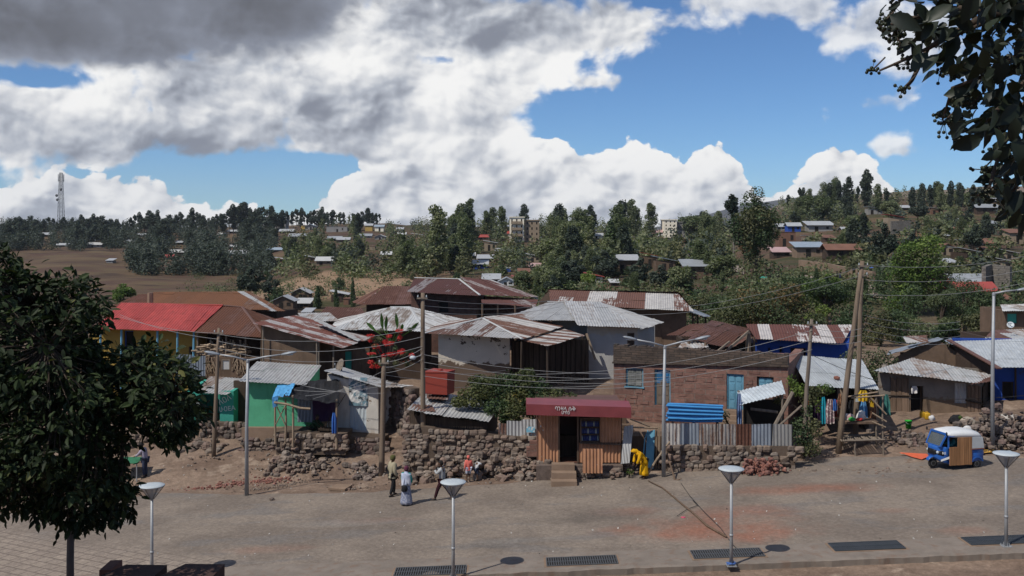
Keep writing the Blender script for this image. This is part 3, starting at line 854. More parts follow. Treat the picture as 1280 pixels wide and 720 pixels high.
posts(t, [(396, 55.6, .9, Z(425, 55.6)), (399, 56, .9, Z(427, 56)), (417, 55.8, .9, Z(432, 55.8)), (329, 56.6, 1, Z(406, 56.6))], .055, M['grey_wood'])
# green house and its teal neighbour
t = thing('green_house', 'bright green plastered house with a small grey corrugated roof on a stone plinth', 'house', (X(340, 51.5), 51.5, .9))
roof(t, [[(298, 476.5, 50.5), (383, 482, 50.5), (402, 457, 54.8), (321, 452.5, 54.8)]], M['grey_tin'], 8, sl=3)
f, r_, k_, l_ = shell(309.5, 383, 51, 3.5, Z(536, 51), Z(481, 51)+.1, Z(458, 54.5))
f.zA = Z(478, 51)+.05
wd = f.op(372, 386, 497, 528)
body(t, (f, r_, k_, l_), M['green'])
f.panel(wd, 'door', M['bluegrey_tin'], t, .06, frame=M['brown_wood'])
mb = MB(); w = Wall(302, 50.75, 352, 50.6, Z(566, 50.7), Z(534.5, 50.7), th=.6); w.fill(mb, 1); pl = mb
w = Wall(302, 50.72, 352, 50.55, Z(566, 50.7), Z(547, 50.7), th=.3); stones_on(pl, w, Z(566, 50.7), Z(546, 50.7), 5, .24, off=-.08)
pl.build('plinth', [M['stone_dark'], M['mud_pale']], t)
t = thing('teal_shop', 'low teal painted hut with white lettering beside its dark doorway', 'hut', (X(270, 53.5), 53.5, G(X(270, 53.5), 53.5)))
roof(t, [[(246, 491, 52.9), (284, 494, 52.9), (314, 473.5, 57), (262, 471, 57)]], M['pale_tin'], 9, sag=.06)
f, r_, k_, l_ = shell(231, 292, 53.5, 3.4, Z(530, 53.5), Z(489, 53.5), Z(474, 57))
wd = f.op(249, 275, 493, 528)
body(t, (f, r_, k_, l_), M['teal'])
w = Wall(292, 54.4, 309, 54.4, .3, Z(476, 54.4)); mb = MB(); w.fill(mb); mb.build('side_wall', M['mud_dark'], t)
def lettering(text, name, loc, size, mat, parent=None, rot=(R(90), 0, 0), ext=.004, tilt=0.0, sx=1.0):
    c = bpy.data.curves.new(name, 'FONT'); c.body = text; c.size = size; c.extrude = ext; c.align_x = 'CENTER'; c.align_y = 'CENTER'
    o = bpy.data.objects.new(name, c); col.objects.link(o)
    bpy.context.view_layer.update()
    me = bpy.data.meshes.new_from_object(o.evaluated_get(bpy.context.evaluated_depsgraph_get()))
    bpy.data.objects.remove(o); me.name = name
    me.transform(Matrix.Translation(Vector(loc)) @ Matrix.Rotation(rot[2], 4, 'Z') @ Matrix.Rotation(rot[1], 4, 'Y') @ Matrix.Rotation(rot[0], 4, 'X') @ Matrix.Rotation(tilt, 4, 'Z') @ Matrix.Diagonal((sx, 1, 1, 1)))
    me.materials.clear(); me.materials.append(mat)
    o = bpy.data.objects.new(name, me); col.objects.link(o)
    if parent: attach(o, parent)
    return o
M['paint_white'] = flat('white sign paint', (.62, .62, .60), .6, 0, .1)
lettering('ለዐለ', 'lettering', (X(281, 53.48), 53.484, Z(500, 53.5)), .42, M['paint_white'], t, tilt=.5)
lettering('ሁዐEA', 'lettering', (X(284, 53.48), 53.484, Z(511, 53.5)), .36, M['paint_white'], t, tilt=.12)
lettering('ጸሐ', 'lettering', (X(252.5, 53.48)-.42, 53.484, Z(507, 53.5)), .5, M['paint_white'], t, tilt=.6)
mb = MB(); g_ = random.Random(4); w = Wall(254, 52.6, 309, 52.2, Z(556, 52.4), Z(529, 52.4), th=.5); w.fill(mb, 1); stones_on(mb, w, w.z0, w.zA+.1, 9, .28, off=-.06)
o = mb.build('stone_ledge', [M['stone_dark'], M['mortar']]); tag(recenter(o, (X(280, 52.4), 52.4, Z(556, 52.4))), 'rough stone ledge beneath the teal hut doorway', 'stone wall')

# white hut with poster
t = thing('white_hut', 'whitewashed hut with a ribbed silver door below a torn poster', 'hut', (X(445, 51), 51, .7))
roof(t, [[(404, 463.5, 50.6), (480, 486, 49.6), (499, 480, 53.6), (430, 459.5, 55)], [(480, 485, 49.6), (500, 483.5, 49.9), (518, 481.5, 53), (499, 479, 53.6)]], M['white_tin'], 11, sl=4, amp=.01, sag=.05)
w = Wall(409, 51, 473, 50.4, .2, Z(468, 51), Z(484, 50.4), th=.35); wd = w.op(437, 458, 496, 538)
w2 = Wall(474, 50.8, 489, 53.6, .2, Z(485, 50.6), Z(480, 53.6), th=.3); w3 = Wall(488, 54, 425, 55, .2, Z(480, 54), Z(462, 55)); w4 = Wall(420, 54.9, 409, 51.3, .2, Z(463, 55), Z(468, 51))
body(t, (w, w2, w3, w4), M['white'])
mb = MB(); a, b_, z0, z1 = wd
mb.sheet([w.p(a, z0+.05, .06), w.p(b_, z0-.02, .06), w.p(b_, z1, .06), w.p(a, z1, .06)], pitch=.2, sw=9, sl=9, sag=.0, jit=0, seed=2); mb.build('door', M['lamp_white'], t)
mb = MB(); g = 9
pp = [[w.p(a-.02+(b_-a+.1)*i/g, z1-.45+(1.45)*j/g, -.05+.05*noise.noise(Vector((i*.6, j*.6, 3)))) for i in range(g+1)] for j in range(g+1)]
for j in range(g):
    for i in range(g): mb.poly((pp[j][i], pp[j][i+1], pp[j+1][i+1], pp[j+1][i]))
def poster_mat():
    m, b, bs = newmat('faded printed poster'); co = b.n('TexCoord').outputs['Object']
    n = b.noise(co, 2.2, 3, .6); n2 = b.noise(b.vadd(co, (5, 2, 9)), 3.5, 4, .7)
    c = b.mix(b.sstep(n, .45, .55), (.55, .55, .54), (.12, .20, .24)); c = b.mix(b.sstep(n2, .55, .62), c, (.05, .05, .05)); c = b.mix(b.sstep(n2, .40, .36), c, (.40, .45, .47))
    b.put(bs.inputs['Base Color'], c); return m
tag(recenter(mb.build('poster', poster_mat()), w.p((a+b_)/2, z1-.3, -.05)), 'torn black and white poster hung over the silver door', 'poster')

# pale hipped roof behind the red flowers
t = thing('hipped_house', 'dark timber house with a broad pale hipped iron roof behind the red flowering tree', 'house', (X(490, 61), 61, G(X(490, 61), 61)))
roof(t, [[(412, 411.5, 60.5), (532, 414.5, 60), (512, 384, 66), (488, 384, 66)], [(532, 414.5, 60), (588, 401, 69), (512, 384, 66)], [(420, 400, 71), (412, 411.5, 60.5), (488, 384, 66)]], M['white_tin'], 12, cap=[((488, 384, 66), (512, 384, 66)), ((532, 414.5, 60), (512, 384, 66))])
f, r_, k_, l_ = shell(424, 528, 61.2, 7, 1.2, Z(412.5, 61)); wd = f.op(470, 480, 425, 470); body(t, (f, r_, k_, l_), M['mud_dark']); f.panel(wd, 'door', M['dark_wood'], t, frame=M['brown_wood'])
# low rusty roofs behind
t = thing('low_house', 'low house with a plain brown rust roof behind the patchy roof', 'house', (X(425, 72), 72, G(X(425, 72), 72)))
roof(t, [[(392, 399.5, 70), (462, 402, 70), (452, 385, 75), (408, 382.5, 75)]], M['rusty_tin'], 13); f, r_, k_, l_ = shell(396, 458, 70.6, 5, 1.5, Z(399, 70)); body(t, (f, r_, k_, l_), M['mud_dark'])
roof(t, [[(380, 402, 68), (425, 404, 68), (412, 391, 71), (372, 394, 71)]], M['pale_tin'], 14, name='lean_to_roof')
t = thing('dark_roofed_house', 'house under a dark brown hipped roof next to the big rust red roof', 'house', (X(480, 79), 79, G(X(480, 79), 79)))
roof(t, [[(452, 381, 78), (515, 379.5, 78), (513, 358, 84), (480, 357.5, 84)], [(440, 378, 88), (452, 381, 78), (480, 357.5, 84)]], M['rusty_tin'], 15); f, r_, k_, l_ = shell(458, 513, 78.8, 8, 1.5, Z(380, 78.2)); body(t, (f, r_, k_, l_), M['mud_dark'])
# big rust red roof on brick walls
t = thing('brick_house', 'large brick house with a long rust red roof lined by pale strips', 'house', (X(580, 71), 71, G(X(580, 71), 71)))
roof(t, [[(509, 365, 70), (600, 369, 69), (574, 349, 75), (518, 347.5, 75)], [(600, 369, 69), (672, 374, 74), (613, 350, 77), (574, 349, 75)], [(602, 379, 67.5), (669, 381.5, 70), (673, 375, 73.5), (602, 371.5, 68.8)]], M['darkred_tin'], 16, cap=[((518, 347.5, 75), (574, 349, 75)), ((574, 349, 75), (600, 369, 69)), ((574, 349, 75), (613, 350, 77)), ((613, 350, 77), (672, 374, 74))], cap_mat=M['white_tin'])
def brickmat(name, c1, c2, mort, bw=.42, rh=.2, ms=.012, vert='XZ', bmp=.6):
    m, b, bs = newmat(name); co = b.n('TexCoord').outputs['Object']; sp = b.n('SeparateXYZ'); b.put(sp.inputs[0], co)
    v = b.comb(b.add(sp.outputs[0], sp.outputs[1]), sp.outputs[2], 0)
    v = b.vadd(v, b.comb(b.mul(b.sub(b.noise(co, 1.3, 2), .5), .12), b.mul(b.sub(b.noise(b.vadd(co, (3, 3, 3)), 1.3, 2), .5), .1)))
    br = b.n('TexBrick'); b.put(br.inputs['Vector'], v); br.inputs['Scale'].default_value = 1; br.inputs['Brick Width'].default_value = bw; br.inputs['Row Height'].default_value = rh
    br.inputs['Mortar Size'].default_value = ms; br.inputs['Color1'].default_value = (*c1, 1); br.inputs['Color2'].default_value = (*c2, 1); br.inputs['Mortar'].default_value = (*mort, 1)
    n = b.noise(co, 4, 6, .65); k = b.lin(n, .25, .75, .72, 1.25); n0 = b.noise(co, .5, 4); k = b.mul(k, b.lin(n0, .3, .7, .8, 1.15))
    b.put(bs.inputs['Base Color'], b.mix(1.0, br.outputs[0], b.comb(k, k, k), 'MULTIPLY')); bump(b, bs, b.sub(b.mul(n, .8), br.outputs['Fac']), bmp, .04); bs.inputs['Specular IOR Level'].default_value = .15
    return m
M['brick'] = brickmat('dark red brick', (.115, .058, .046), (.085, .045, .037), (.07, .055, .045), .34, .13)
w = Wall(514, 71, 596, 70, 1.5, Z(364, 71), Z(367, 70)); wn = w.op(548, 560.5, 377, 391)
w2 = Wall(596, 70.3, 606, 76, 1.5, Z(367, 70), Z(362, 76)); w3 = Wall(660, 76, 606, 76, 1.5, Z(372, 76), Z(362, 76)); w4 = Wall(516, 76.5, 514, 71.3, 1.5, Z(350, 76), Z(364, 71)); w5 = Wall(606, 74, 668, 76, 1.5, Z(370, 74), Z(374, 76))
body(t, (w, w2, w5, w4), M['brick']); w.panel(wn, 'window', M['void'], t, .14, frame=M['dark_wood'])
posts(t, [(603, 67.8, 1.5, Z(380, 67.8)), (622, 68.3, 1.5, Z(380.5, 68.3)), (644, 69, 1.5, Z(381, 69)), (664, 69.8, 1.5, Z(381.5, 69.8))], .08, M['brown_wood'])
# white walled house
t = thing('white_house', 'house with flaking white plaster over mud and a striped rusty hipped roof', 'house', (X(595, 58), 58, 1.6))
roof(t, [[(531, 416.5, 57), (653, 424, 55.8), (604, 398, 62), (600, 398, 62)], [(653, 424, 55.8), (704, 410, 63), (655, 391.5, 66.5), (604, 398, 62)], [(540, 404, 69), (531, 416.5, 57), (600, 398, 62)]], M['striped_tin'], 17, sw=.7, cap=[((653, 424, 55.8), (604, 398, 62)), ((604, 398, 62), (655, 391.5, 66.5)), ((531, 416.5, 57), (602, 398, 62))], cap_mat=M['white_tin'])
M['flaked'] = wallmat('flaking lime plaster over mud', (.56, .50, .41), low=(.135, .095, .068), lowz=Z(454, 57.5), flake=(.10, .075, .058), flake_amt=.36, var=.10, bmp=.25)
f, r_, k_, l_ = shell(548, 637, 57.6, 6, .8, Z(419, 57)+.02); body(t, (f, r_, k_, l_), M['flaked'])
# slatted lean-to
t = thing('slatted_shed', 'dark slatted timber shed with a rusty lean-to roof beside the flaking white house', 'shed', (X(690, 58.5), 58.5, 1.5))
roof(t, [[(684, 432.5, 54.5), (731, 419, 60), (704, 411, 63.3), (653, 425, 56.5)]], M['striped_tin'], 18, sw=.7)
mb = MB(); w = Wall(640, 59, 737, 60, 1.0, Z(428, 59), Z(424, 60)); planks(mb, w, 0, w.L, 1.0, Z(426, 59), .3, 0, .1, gap=.05); mb.build('slat_wall', M['dark_wood'], t)
posts(t, [(652, 56, 1, Z(427, 56)), (684, 55, 1, Z(432, 55)), (704, 57, 1, Z(427, 57)), (728, 59.5, 1, Z(421, 59.5))], .07, M['dark_wood'])
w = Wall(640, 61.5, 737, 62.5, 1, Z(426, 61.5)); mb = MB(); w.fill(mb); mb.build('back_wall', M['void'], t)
# grey hipped roof house
t = thing('grey_roofed_house', 'cream and white house under a smooth grey hipped iron roof', 'house', (X(750, 62), 62, 2))
roof(t, [[(722, 407, 60.5), (802, 411.5, 60.5), (750, 378, 70), (704, 377.5, 70)], [(625, 400, 64), (724, 400, 62.4), (704, 377.5, 70), (684, 377.5, 70)], [(802, 411.5, 60.5), (830, 403, 67.5), (750, 378, 70)]], M['grey_tin'], 19, sw=1.0, sl=2.6, cap=[((684, 377.5, 70), (750, 378, 70)), ((750, 378, 70), (802, 411.5, 60.5))])
f = Wall(734, 61.4, 797, 61.4, 1.2, Z(409, 61)); f2 = Wall(690, 64.5, 734, 64.5, 1.2, Z(401, 64.5)); s1 = Wall(734, 64.5, 734, 61.6, 1.2, Z(409, 61)); s2 = Wall(797, 61.6, 818, 67, 1.2, Z(410, 61.6), Z(403, 67)); bk = Wall(818, 71, 690, 71, 1.2, Z(398, 71))
wd = f.op(784, 793, 416, 440)
M['cream'] = wallmat('cream and grey plaster', (.44, .38, .30), low=(.40, .39, .37), lowz=Z(416, 62), flake=(.15, .11, .08), flake_amt=.3, var=.15)
body(t, (f, f2, s1, s2, bk), M['cream']); f.panel(wd, 'door', M['dark_wood'], t, .1, frame=M['brown_wood'])
mb = MB(); mb.beam(P(733, 417, 60.6), P(744, 449, 60.6), .14); mb.build('prop', M['stick'], t)
# long striped roof behind
t = thing('long_roofed_house', 'dark walled house with a long white and rust striped gabled roof', 'house', (X(770, 76), 76, 2.2))
roof(t, [[(688, 380, 75), (868, 388, 73.5), (848, 367.5, 79.5), (686, 361.5, 80)], [(862, 381, 86), (676, 378, 86), (686, 361.5, 80), (848, 367.5, 79.5)]], M['whiterust_tin'], 21, sw=1.1, sl=3)
w = Wall(700, 76, 858, 75, 1.8, Z(381, 76), Z(388, 75)); w2 = Wall(858, 75.3, 850, 82, 1.8, Z(388, 75), Z(372, 82)); w3 = Wall(850, 84, 700, 84, 1.8, Z(378, 84)); w4 = Wall(692, 84, 700, 76.3, 1.8, Z(372, 84), Z(376, 76))
body(t, (w, w2, w3, w4), [M['mud']])
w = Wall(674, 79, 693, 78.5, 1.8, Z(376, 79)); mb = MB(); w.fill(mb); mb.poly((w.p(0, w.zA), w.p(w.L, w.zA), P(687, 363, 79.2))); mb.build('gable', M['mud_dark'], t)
roof(t, [[(880, 396, 76), (889, 395, 79), (868, 387, 80), (858, 388, 75.5)]], M['bluegrey_tin'], 22, name='porch_roof')
posts(t, [(866, 76, 2, Z(392, 76)), (872, 77, 2, Z(393, 77)), (882, 78, 2, Z(395, 78))], .07, M['dark_wood'])
# red stone house
t = thing('stone_house', 'flat roofed house of dressed reddish stone with blue shutters and a mossy parapet', 'house', (X(876, 52), 52, 1.2))
w = Wall(767, 52.6, 985, 49.2, .9, Z(431, 52.6), Z(443, 49.2), th=.45)
o1 = w.op(782, 804, 460, 483); o2 = w.op(818, 838, 462, 507); o3 = w.op(908, 929.5, 467.5, 512); o4 = w.op(946, 967, 471, 487)
M['ashlar'] = brickmat('dressed reddish stone', (.215, .118, .092), (.165, .088, .07), (.19, .135, .11), .58, .27, .016, bmp=1.0)
M['moss_stone'] = brickmat('blackened parapet stone', (.105, .075, .058), (.06, .047, .04), (.05, .042, .035), .31, .12, .012, bmp=1.0)
w.zA -= .88; w.zB -= .52
def wxy(a, b_, *r_, **k): return Wall(640+a[0]/a[1]*F, a[1], 640+b_[0]/b_[1]*F, b_[1], *r_, **k)
ws = wxy(w.p(w.L, 0, .46), w.p(w.L, 0, 7), .9, w.zB, th=.45); wb = wxy(w.p(w.L-.46, 0, 7), w.p(.46, 0, 7), .9, w.zA, th=.3); wl = wxy(w.p(0, 0, 7), w.p(0, 0, .46), .9, w.zA, th=.45)
body(t, (w, ws, wb, wl), M['ashlar'])
mb = MB()   # raised stones standing proud of the face
g = random.Random(11)
for i in range(90):
    q = g.uniform(.2, w.L-.8); z = w.z0+.3+.27*g.randrange(12)
    if any(o[0]-.5 < q < o[1]+.1 and o[2]-.3 < z < o[3]+.1 for o in w.ops) or z > w.zz(q)-.3: continue
    l = g.uniform(.25, .5); w.prism(mb, q, q+l, z, z+g.uniform(.16, .24), z+g.uniform(.16, .24), -g.uniform(.01, .035), .02)
mb.build('facing_brick', M['ashlar'], t)
mb = MB(); pa = wxy(w.p(0, 0, -.06), w.p(w.L, 0, -.06), 0, 0, th=.5)
n = 46
for i in range(n):
    a, b_ = pa.L*i/n, pa.L*(i+1)/n; zt = lambda q: Z(431, 52.6)+(Z(443, 49.2)-Z(431, 52.6))*q/pa.L
    j = rng.uniform(-.05, .05); lo = w.zz(a)
    q0 = [pa.p(a, w.zz(a), 0), pa.p(b_, w.zz(b_), 0), pa.p(b_, w.zz(b_), .5), pa.p(a, w.zz(a), .5), pa.p(a, zt(a)+j, .02), pa.p(b_, zt(b_)+j, .02), pa.p(b_, zt(b_)+j, .48), pa.p(a, zt(a)+j, .48)]
    mb.hexa(q0)
mb.hexa([pa.p(-.04, w.zz(0)-.09, -.08), pa.p(pa.L+.04, w.zz(pa.L)-.09, -.08), pa.p(pa.L+.04, w.zz(pa.L)-.09, .06), pa.p(-.04, w.zz(0)-.09, .06), pa.p(-.04, w.zz(0)-.004, -.08), pa.p(pa.L+.04, w.zz(pa.L)-.004, -.08), pa.p(pa.L+.04, w.zz(pa.L)-.004, .06), pa.p(-.04, w.zz(0)-.004, .06)])
mb.build('parapet', M['moss_stone'], t)
zr = w.zA-.2
mb = MB(); mb.hexa([w.p(a, z, o) for z in (zr-.2, zr) for a, o in ((.46, .47), (w.L-.46, .47), (w.L-.46, 6.6), (.46, 6.6))]); mb.build('roof', M['mud'], t)
M['shutter_old'] = wood('weathered blue grey boards', (.13, .145, .145), (.17, .16, .14), .3)
M['shutter_blue'] = wallmat('worn light blue paint', (.12, .27, .36), var=.3, flake=(.17, .16, .14), flake_amt=.4)
M['door_blue'] = wallmat('blue paint over bare boards', (.03, .13, .27), low=(.14, .11, .085), lowz=Z(479, 51.7), var=.25, flake=(.1, .1, .1), flake_amt=.33)
w.panel(o1, 'window', M['shutter_old'], t, .14, leaves=2, frame=M['shutter_blue'], bars=3, sill=True)
w.panel(o2, 'door', M['door_blue'], t, .14, leaves=2, frame=M['shutter_blue'], bars=4)
w.panel(o3, 'door', M['shutter_blue'], t, .12, leaves=2, frame=M['shutter_blue'], bars=4, label='light blue double door')
w.panel(o4, 'window', M['shutter_blue'], t, .12, leaves=2, frame=M['dark_wood'], bars=2)
mb = MB()
for i in range(5):
    z = o3[2]-.22*i; w.prism(mb, o3[0]-.25, o3[1]+.2, z-.22, z, z, -.28*(i+1), -.28*i if i else -.002)
mb.build('front_steps', M['mud_pale'], t)
# dirt bank and worn steps under its western end
mb = MB()
for i in range(7):
    zz = 2.6-.3*i; mb.box(X(744, 50.6), X(766+i*5, 50.6), 51.6-.42*(i+1), 51.8-.42*i, zz-1.2, zz)
tag(recenter(mb.build('earth_steps', M['mud']), (X(770, 48.5), 48.5, .6)), 'worn earth and stone steps climbing to the blue and bare wood door', 'steps')
# rusty collapsed roofs and the blue house
t = thing('ruined_house', 'ruined house with crumpled plain rust roofs and an open dark gable', 'house', (X(900, 60), 60, 1.6))
roof(t, [[(860, 425, 58), (908, 436, 57), (938, 410, 64), (890, 402, 65)], [(833, 418, 62), (875, 424, 61), (898, 404, 65), (862, 410, 65)]], M['rusty_tin'], 31, sag=.16, lift=.07, jit=.2)
roof(t, [[(908, 437, 57.5), (902, 428, 59), (934, 412, 62), (936, 413.5, 58)], [(937, 413, 58), (934, 411, 63), (944, 425, 63.5), (947, 428, 59)]], M['rusty_tin'], 32, name='gable_roof', sag=.08)
mb = MB(); mb.beam(P(907, 439, 57.2), P(936, 414, 57.7), .12); mb.beam(P(897, 439, 56.8), P(912, 427, 57.2), .1); mb.build('rafter', M['grey_wood'], t)
f, r_, k_, l_ = shell(862, 944, 60.5, 5, 1, Z(432, 60)); body(t, (f, r_, k_, l_), M['mud_dark'])
posts(t, [(935, 57.9, 1.2, Z(416, 57.9))], .17, M['pole_wood']); posts(t, [(942, 58.3, 1.2, Z(421, 58.3)), (882, 57, 1.2, Z(428, 57)), (861, 58, 1.2, Z(426, 58))], .1, M['brown_wood'])
roof(t, [[(846, 437, 56.5), (886, 437, 56.5), (882, 427, 58.5), (852, 430, 58.5)]], M['pale_tin'], 33, name='loose_sheet', sag=.1)
t = thing('blue_house', 'blue walled house under a brown rust roof with white streaks behind the stone parapet', 'house', (X(1005, 63), 63, 1.8))
roof(t, [[(941, 424, 62), (1053, 429, 61), (1067, 406, 66), (932, 405, 66)]], M['redwhite_tin'], 34, sw=.75, sl=2.2)
w = Wall(944, 62.6, 1062, 61.8, 1.2, Z(424, 62), Z(428, 61.8)); wn = w.op(987, 1009, 434, 445); wn2 = w.op(973, 979, 432, 441); wn3 = w.op(959, 964, 434, 443)
w2 = Wall(1061, 62.2, 1062, 66.5, 1.2, Z(428, 62), Z(408, 66)); w3 = Wall(1062, 66.6, 940, 66.6, 1.2, Z(408, 66.6)); w4 = Wall(940, 66.3, 944, 63, 1.2, Z(408, 66), Z(424, 63))
body(t, (w, w2, w3, w4), M['blue'])
for q in (wn, wn2, wn3): w.panel(q, 'window', M['void'], t, .15, frame=M['blue'])
# clothes stall with the wide pale roof
t = thing('clothes_stall', 'open timber clothes stall with a wide pale tin roof behind the two wooden poles', 'stall', (X(1045, 50), 50, .9))
M['bright_tin'] = tin('bright pale iron', (.40, .425, .44), (.33, .34, .34), .35, .2, .08)
roof(t, [[(1008, 482, 49), (1099, 486, 49), (1077, 449.5, 54.5), (987, 443, 54.5)]], M['bright_tin'], 35, sl=2.4, pitch=.14, amp=.012)
posts(t, [(1012, 49.3, .7, Z(482, 49.3)), (1095, 49.3, .7, Z(486, 49.3)), (1048, 49.3, .7, Z(484, 49.3)), (990, 54, 1, Z(446, 54)), (1074, 54, 1, Z(451, 54))], .06, M['grey_wood'])
w = Wall(992, 54, 1078, 54, 1, Z(462, 54)); w2 = Wall(1086, 50.5, 1076, 53.9, 1, Z(480, 50.5), Z(456, 54)); mb = MB(); w.fill(mb); w2.fill(mb); mb.build('back_wall', M['mud_dark'], t)
mb = MB(); mb.box(X(1052, 48), X(1096, 48), 47.7, 49.0, Z(528.5, 48), Z(526, 48)); mb.build('counter', M['brown_wood'], t)
posts(t, [(1053, 47.8, .6, Z(528, 47.8)), (1095, 47.8, .6, Z(528, 47.8)), (1094, 48.9, .6, Z(500, 48.9)), (1103.5, 47.6, .5, Z(493, 47.6))], .045, M['grey_wood'])
mb = MB()
for a, b_ in (((1052, 497, 47.8), (1097, 490, 47.6)), ((1064, 497.5, 47.6), (1106, 494, 47.4)), ((1088, 497, 47.5), (1108, 518, 47.4)), ((1090, 516, 47.5), (1108, 527, 47.4)), ((1090, 527, 47.5), (1107, 534, 47.4)), ((1050, 487, 47.8), (1057, 505, 47.7))):
    mb.tube([P(*a), P(*b_)], .04, 6)
mb.build('rail', M['stick'], t)
mb = MB()
for i in range(16): mb.tube([P(1046+i*3.2, 544+(i % 3)*.6, 48.3), P(1052+i*3.4, 551+(i % 3)*.5, 46.9)], .04, 5, 0, rng.random())
mb.tube([P(1046, 545, 48.2), P(1098, 543, 48.2)], .05, 6); mb.tube([P(1055, 551, 46.9), P(1106, 549.5, 46.9)], .05, 6); mb.build('low_rack', M['grey_wood'], t)
posts(t, [(1069, 46.95, .35, Z(551, 46.95)), (1104, 46.95, .35, Z(550, 46.95))], .045, M['grey_wood'])
def cloth(name, label, px, py0, py1, D, wpx, mat, cat='cloth', group=None, folds=5, taper=.0):
    """a hanging garment: a folded cloth with shoulders"""
    w = wpx/F*D; x = X(px, D); z1 = Z(py0, D); z0 = Z(py1, D); s_ = rng.random()*30; secs = []; n = 14; rows = 7
    top = []; mb = MB(); pf = []; pb = []
    for j in range(rows+1):
        t_ = j/rows; z = z1+(z0-z1)*t_; ww = w*(.55+.45*min(1, t_*3))*(1+taper*t_) if folds else w
        rf = []; rb = []
        for i in range(n+1):
            a = i/n; d = .05*math.sin(a*6.28*folds/2+s_+t_*.8)*(.3+t_)+.03*noise.noise(Vector((a*4, t_*3, s_)))
            zz = z-.04*(1-abs(2*a-1))*(t_ == 1)+.03*noise.noise(Vector((a*5, s_, 1)))*(t_ == 1)
            rf.append((x+(a-.5)*ww, D+d, zz)); rb.append((x+(a-.5)*ww, D+d+.035, zz))
        pf.append(rf); pb.append(rb)
    for j in range(rows):
        for i in range(n):
            mb.poly((pf[j+1][i], pf[j+1][i+1], pf[j][i+1], pf[j][i])); mb.poly((pb[j][i], pb[j][i+1], pb[j+1][i+1], pb[j+1][i]))
    o = mb.build(name, mat, None, True); tag(recenter(o, (x, D, z0)), label, cat, group); return o
def fabric(name, c, c2=None, sc_=9):
    m, b, bs = newmat(name); co = b.n('TexCoord').outputs['Object']; n = b.noise(co, 3, 4); k = b.lin(n, .3, .7, .8, 1.15)
    cc = b.mix(b.sstep(b.noise(co, sc_, 2, .5), .5, .56), c, c2) if c2 else c
    b.put(bs.inputs['Base Color'], b.mix(1.0, cc, b.comb(k, k, k), 'MULTIPLY')); bs.inputs['Roughness'].default_value = .9; bs.inputs['Specular IOR Level'].default_value = .1
    return m
FB = {k: fabric(k+' cloth', *v) for k, v in dict(turquoise=((.02, .27, .36),), print=((.24, .15, .17), (.48, .42, .40)), blue=((.05, .14, .42),), yellow=((.56, .36, .03),), orange=((.45, .13, .04),), purple=((.05, .025, .06),), brown=((.26, .14, .08), (.15, .07, .04)), sky=((.10, .26, .48),), black=((.015, .015, .017),), white=((.62, .60, .58),), red=((.46, .05, .045),), floral=((.45, .30, .28), (.60, .56, .52)), green=((.05, .35, .07),), lav=((.30, .33, .46),)).items()}
G1 = 'clothes hanging in the stall'
for n_, lab, px, y0, y1, D, wp, k in (
    ('dress', 'long turquoise dress hanging in the clothes stall', 1029, 496, 529, 49.2, 8, 'turquoise'), ('dress', 'patterned pink and white long dress beside the turquoise one', 1037.5, 499, 529, 49.1, 10, 'print'),
    ('dress', 'dark purple dress hanging behind the leafy shrub', 1021, 497, 527, 49.5, 9, 'purple'), ('dress', 'orange red cloth hanging at the stall corner post', 1009, 496, 508, 49, 5, 'orange'),
    ('shirt', 'small royal blue and red shirt hanging above the patterned dress', 1043.5, 499, 513, 48.9, 5, 'blue'), ('shirt', 'ochre brown cloth hanging by the leaning wooden pole', 1051, 492, 520, 48.6, 8, 'brown'),
    ('shirt', 'yellow shirt hanging highest between the two poles and the rail', 1079, 488, 501, 48.4, 12, 'yellow'), ('dress', 'sky blue dress hanging over the stall counter', 1079, 502, 524, 48.8, 10, 'sky'),
    ('dress', 'brown and orange printed dress hanging at the end of the counter', 1091, 502, 525, 48.7, 8, 'brown'), ('shirt', 'black shirt hanging under the dark part of the stall', 1065, 500, 517, 49.0, 9, 'black'),
    ('scarf', 'short yellow green scarf knotted on the stall rail', 1090, 498, 508, 47.6, 5, 'yellow'), ('shirt', 'red shirt squeezed between the patterned and the ochre cloth', 1047, 500, 524, 49.3, 5, 'red')):
    cloth(n_, lab, px, y0, y1, D, wp, FB[k], 'clothing', G1)
def bundle(name, label, px, py, D, rx, rz, mat, cat, seed=1, ry=None):
    mb = MB(); z = Z(py, D)
    mb.blobby((X(px, D), D, z+rz*.9), rx, ry or rx*.8, rz, seed, 14, 9, .22)
    o = mb.build(name, mat, None, True); return tag(recenter(o, (X(px, D), D, z)), label, cat)
bundle('cloth_bundle', 'pink and white floral bundle on the stall counter', 1061, 526, 48.3, .26, .20, FB['floral'], 'bundle', 3)
bundle('cloth_bundle', 'white and red bundle on the counter beside the upright pole', 1076, 526, 48.2, .22, .26, FB['white'], 'bundle', 5)
bundle('cloth_bundle', 'bright red folded garment at the counter edge', 1074, 526, 47.9, .16, .08, FB['red'], 'bundle', 7)
bundle('cloth_bundle', 'small green folded garment on the counter', 1065, 526, 47.9, .17, .09, FB['green'], 'bundle', 9)
mb = MB(); D = 51.5; x = X(1030.5, 51.5)
mb.box(X(1013, 49.6), X(1016, 49.6), 49.5, 49.6, 1.6, 2.4)
bpy.data.meshes
bundle('brick', 'loose brown brick lying on the wide pale stall roof', 1046, 474.5, 50.2, .16, .1, M['stone_red'], 'brick', 2, .1)
